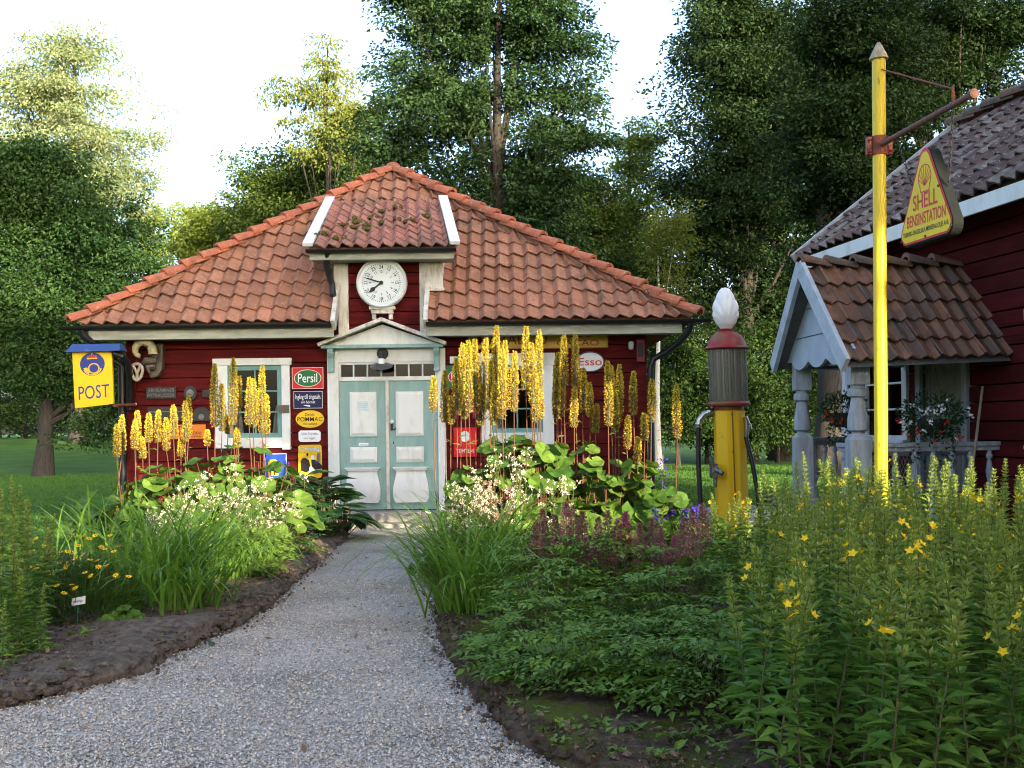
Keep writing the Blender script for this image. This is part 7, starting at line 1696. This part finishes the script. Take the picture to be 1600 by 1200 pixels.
tree('alder_tree', 'loose alder reaching over the farmhouse roof', (1500, 740), [(1450,60,90,70),(1510,40,90,55),(1450,150,80,60),(1530,110,55,35),(1580,20,60,40),(1400,100,70,70),(1590,150,30,30),(1560,75,30,25)], 34, 17000, .23, 'dark_alder_leaf', tr=.35, crad=.42, seed=14, limbs=24)
for k, (px, Y_, bl) in enumerate(((1060, 40, [(1060,600,40,80),(1050,520,30,50)]), (1105, 42, [(1110,570,50,90),(1090,640,50,60)]), (1160, 40, [(1160,590,55,90),(1170,660,60,50)]), (1215, 42, [(1215,570,50,100),(1230,650,40,60)]), (1260, 44, [(1265,600,45,90)]), (1330, 46, [(1330,600,60,100)]), (1030, 48, [(1010,560,50,120)]))):
    tree('shrub', 'dense dark thicket shrub at the far edge of the lawn behind the pump', (px, 735), bl, Y_, 5200, .22, 'shrub_leaf', tr=.08, crad=.5, seed=30 + k, group='thicket shrubs behind the lawn', limbs=8)
for k, (px, Y_, bl) in enumerate(((0, 78, [(0,610,120,70)]), (120, 80, [(110,610,110,70)]), (230, 80, [(230,600,90,80)]), (-30, 62, [(-20,560,60,110)]), (40, 66, [(40,590,55,90),(20,500,60,60)]), (110, 64, [(110,600,55,80),(120,520,50,50)]), (170, 60, [(175,590,45,80)]), (225, 62, [(225,600,45,80)]), (80, 72, [(80,480,80,100)]))):
    tree('shrub', 'dense dark shrub at the far edge of the lawn behind the ash trunk', (px, 690), bl, Y_, 4200, .32, 'shrub_leaf', tr=.1, crad=.7, seed=50 + k, group='thicket shrubs behind the ash', limbs=8)
for k, (px, Y_, bl) in enumerate(((300, 80, [(300,560,80,120)]), (480, 80, [(480,560,90,140)]), (650, 75, [(650,520,90,160)]), (820, 75, [(820,520,100,150)]), (1420, 60, [(1420,480,120,160)]), (1600, 60, [(1620,380,120,200)]), (-120, 70, [(-130,450,120,220)]))):
    tree('forest_tree', 'leafy tree deep in the wood, mostly hidden by nearer ones', (px, 700), bl, Y_, 6500, .45, 'dark_alder_leaf', tr=.25, crad=1.0, seed=70 + k, group='trees deep in the wood', limbs=8)

# unseen trees added behind the camera as sun blockers, with gaps cut for LIT
LIT = [((-4.7, 11.8, .35), (-2.6, 13.0, 1.8)), ((-.8, 10.8, .5), (.1, 11.9, 2.3)), ((.1, 10.8, .5), (2.0, 11.9, 1.4)), ((2.82, 8.35, .7), (3.0, 8.65, 1.6)), ((-4.2, 10.6, .3), (-2.7, 11.7, .95)), ((4.2, 47, 4), (7.2, 52, 15)), ((-14.5, 48, 6), (-7.5, 52, 16)), ((-9.5, 45, 9), (-6.5, 47, 19)), ((-16, 50, 6), (-12.5, 54, 11)), ((9.5, 42, 8), (10.6, 43, 9.5)), ((12, 44, 5), (13.2, 45, 7)), ((5.0, 26, 0), (9, 30, .3)), ((4.0, 33, 0), (12, 36, .3)), ((-40, 55, .6), (-24, 62, 1.6)), ((5, 38, .5), (9.5, 41, 4.5)), ((4.2, 30, 1.0), (5.6, 32, 3.5))]
s3 = np.array(SUN_DIR)
def blocked_out(pos, pad):
    keep = np.ones(len(pos), bool)
    for lo, hi in LIT:
        lo, hi = np.array(lo) - pad, np.array(hi) + pad
        t0 = (lo - pos)/(-s3); t1 = (hi - pos)/(-s3); tn = np.minimum(t0, t1).max(1); tf = np.maximum(t0, t1).min(1)
        keep &= ~((tf > np.maximum(tn, 0)))
    return keep
M['grove'] = leafmat('sun_blocker_leaf', (.03, .07, .02), (.06, .11, .03), trans=.12)
rg = np.random.default_rng(4242)
for k in range(11):
    cx = 4 + k*5.2; cy = -7 - 2.0*(k % 2) ; hgt = rg.uniform(25, 27) + 3*(k > 3)
    e = empty('sun_blocker_tree', (cx, cy, 0), 'unseen tall leafy tree added behind the camera to shade the garden', 'tree', 'unseen trees added for shade')
    mb = MB(); mb.tube([(cx, cy, -.1), (cx + .2, cy, hgt*.4), (cx, cy, hgt*.9)], [.35, .25, .05], 10); mb.build('trunk', M['bark'], e, smooth=True)
    n = int(230*hgt); pos = np.stack([cx + rg.uniform(-3.8, 3.8, n), cy + rg.uniform(-1.2, 1.2, n), rg.uniform(0.3, hgt, n)], 1)
    keep = blocked_out(pos, .34); pos = pos[keep]; n = len(pos)
    mb = MB(); place(mb, T_RH, pos, sph(n), s3 + rg.normal(0, .4, (n, 3)), rg.uniform(.5, .95, n), rg.uniform(.45, .75, n)); mb.build('crown', M['grove'], e)
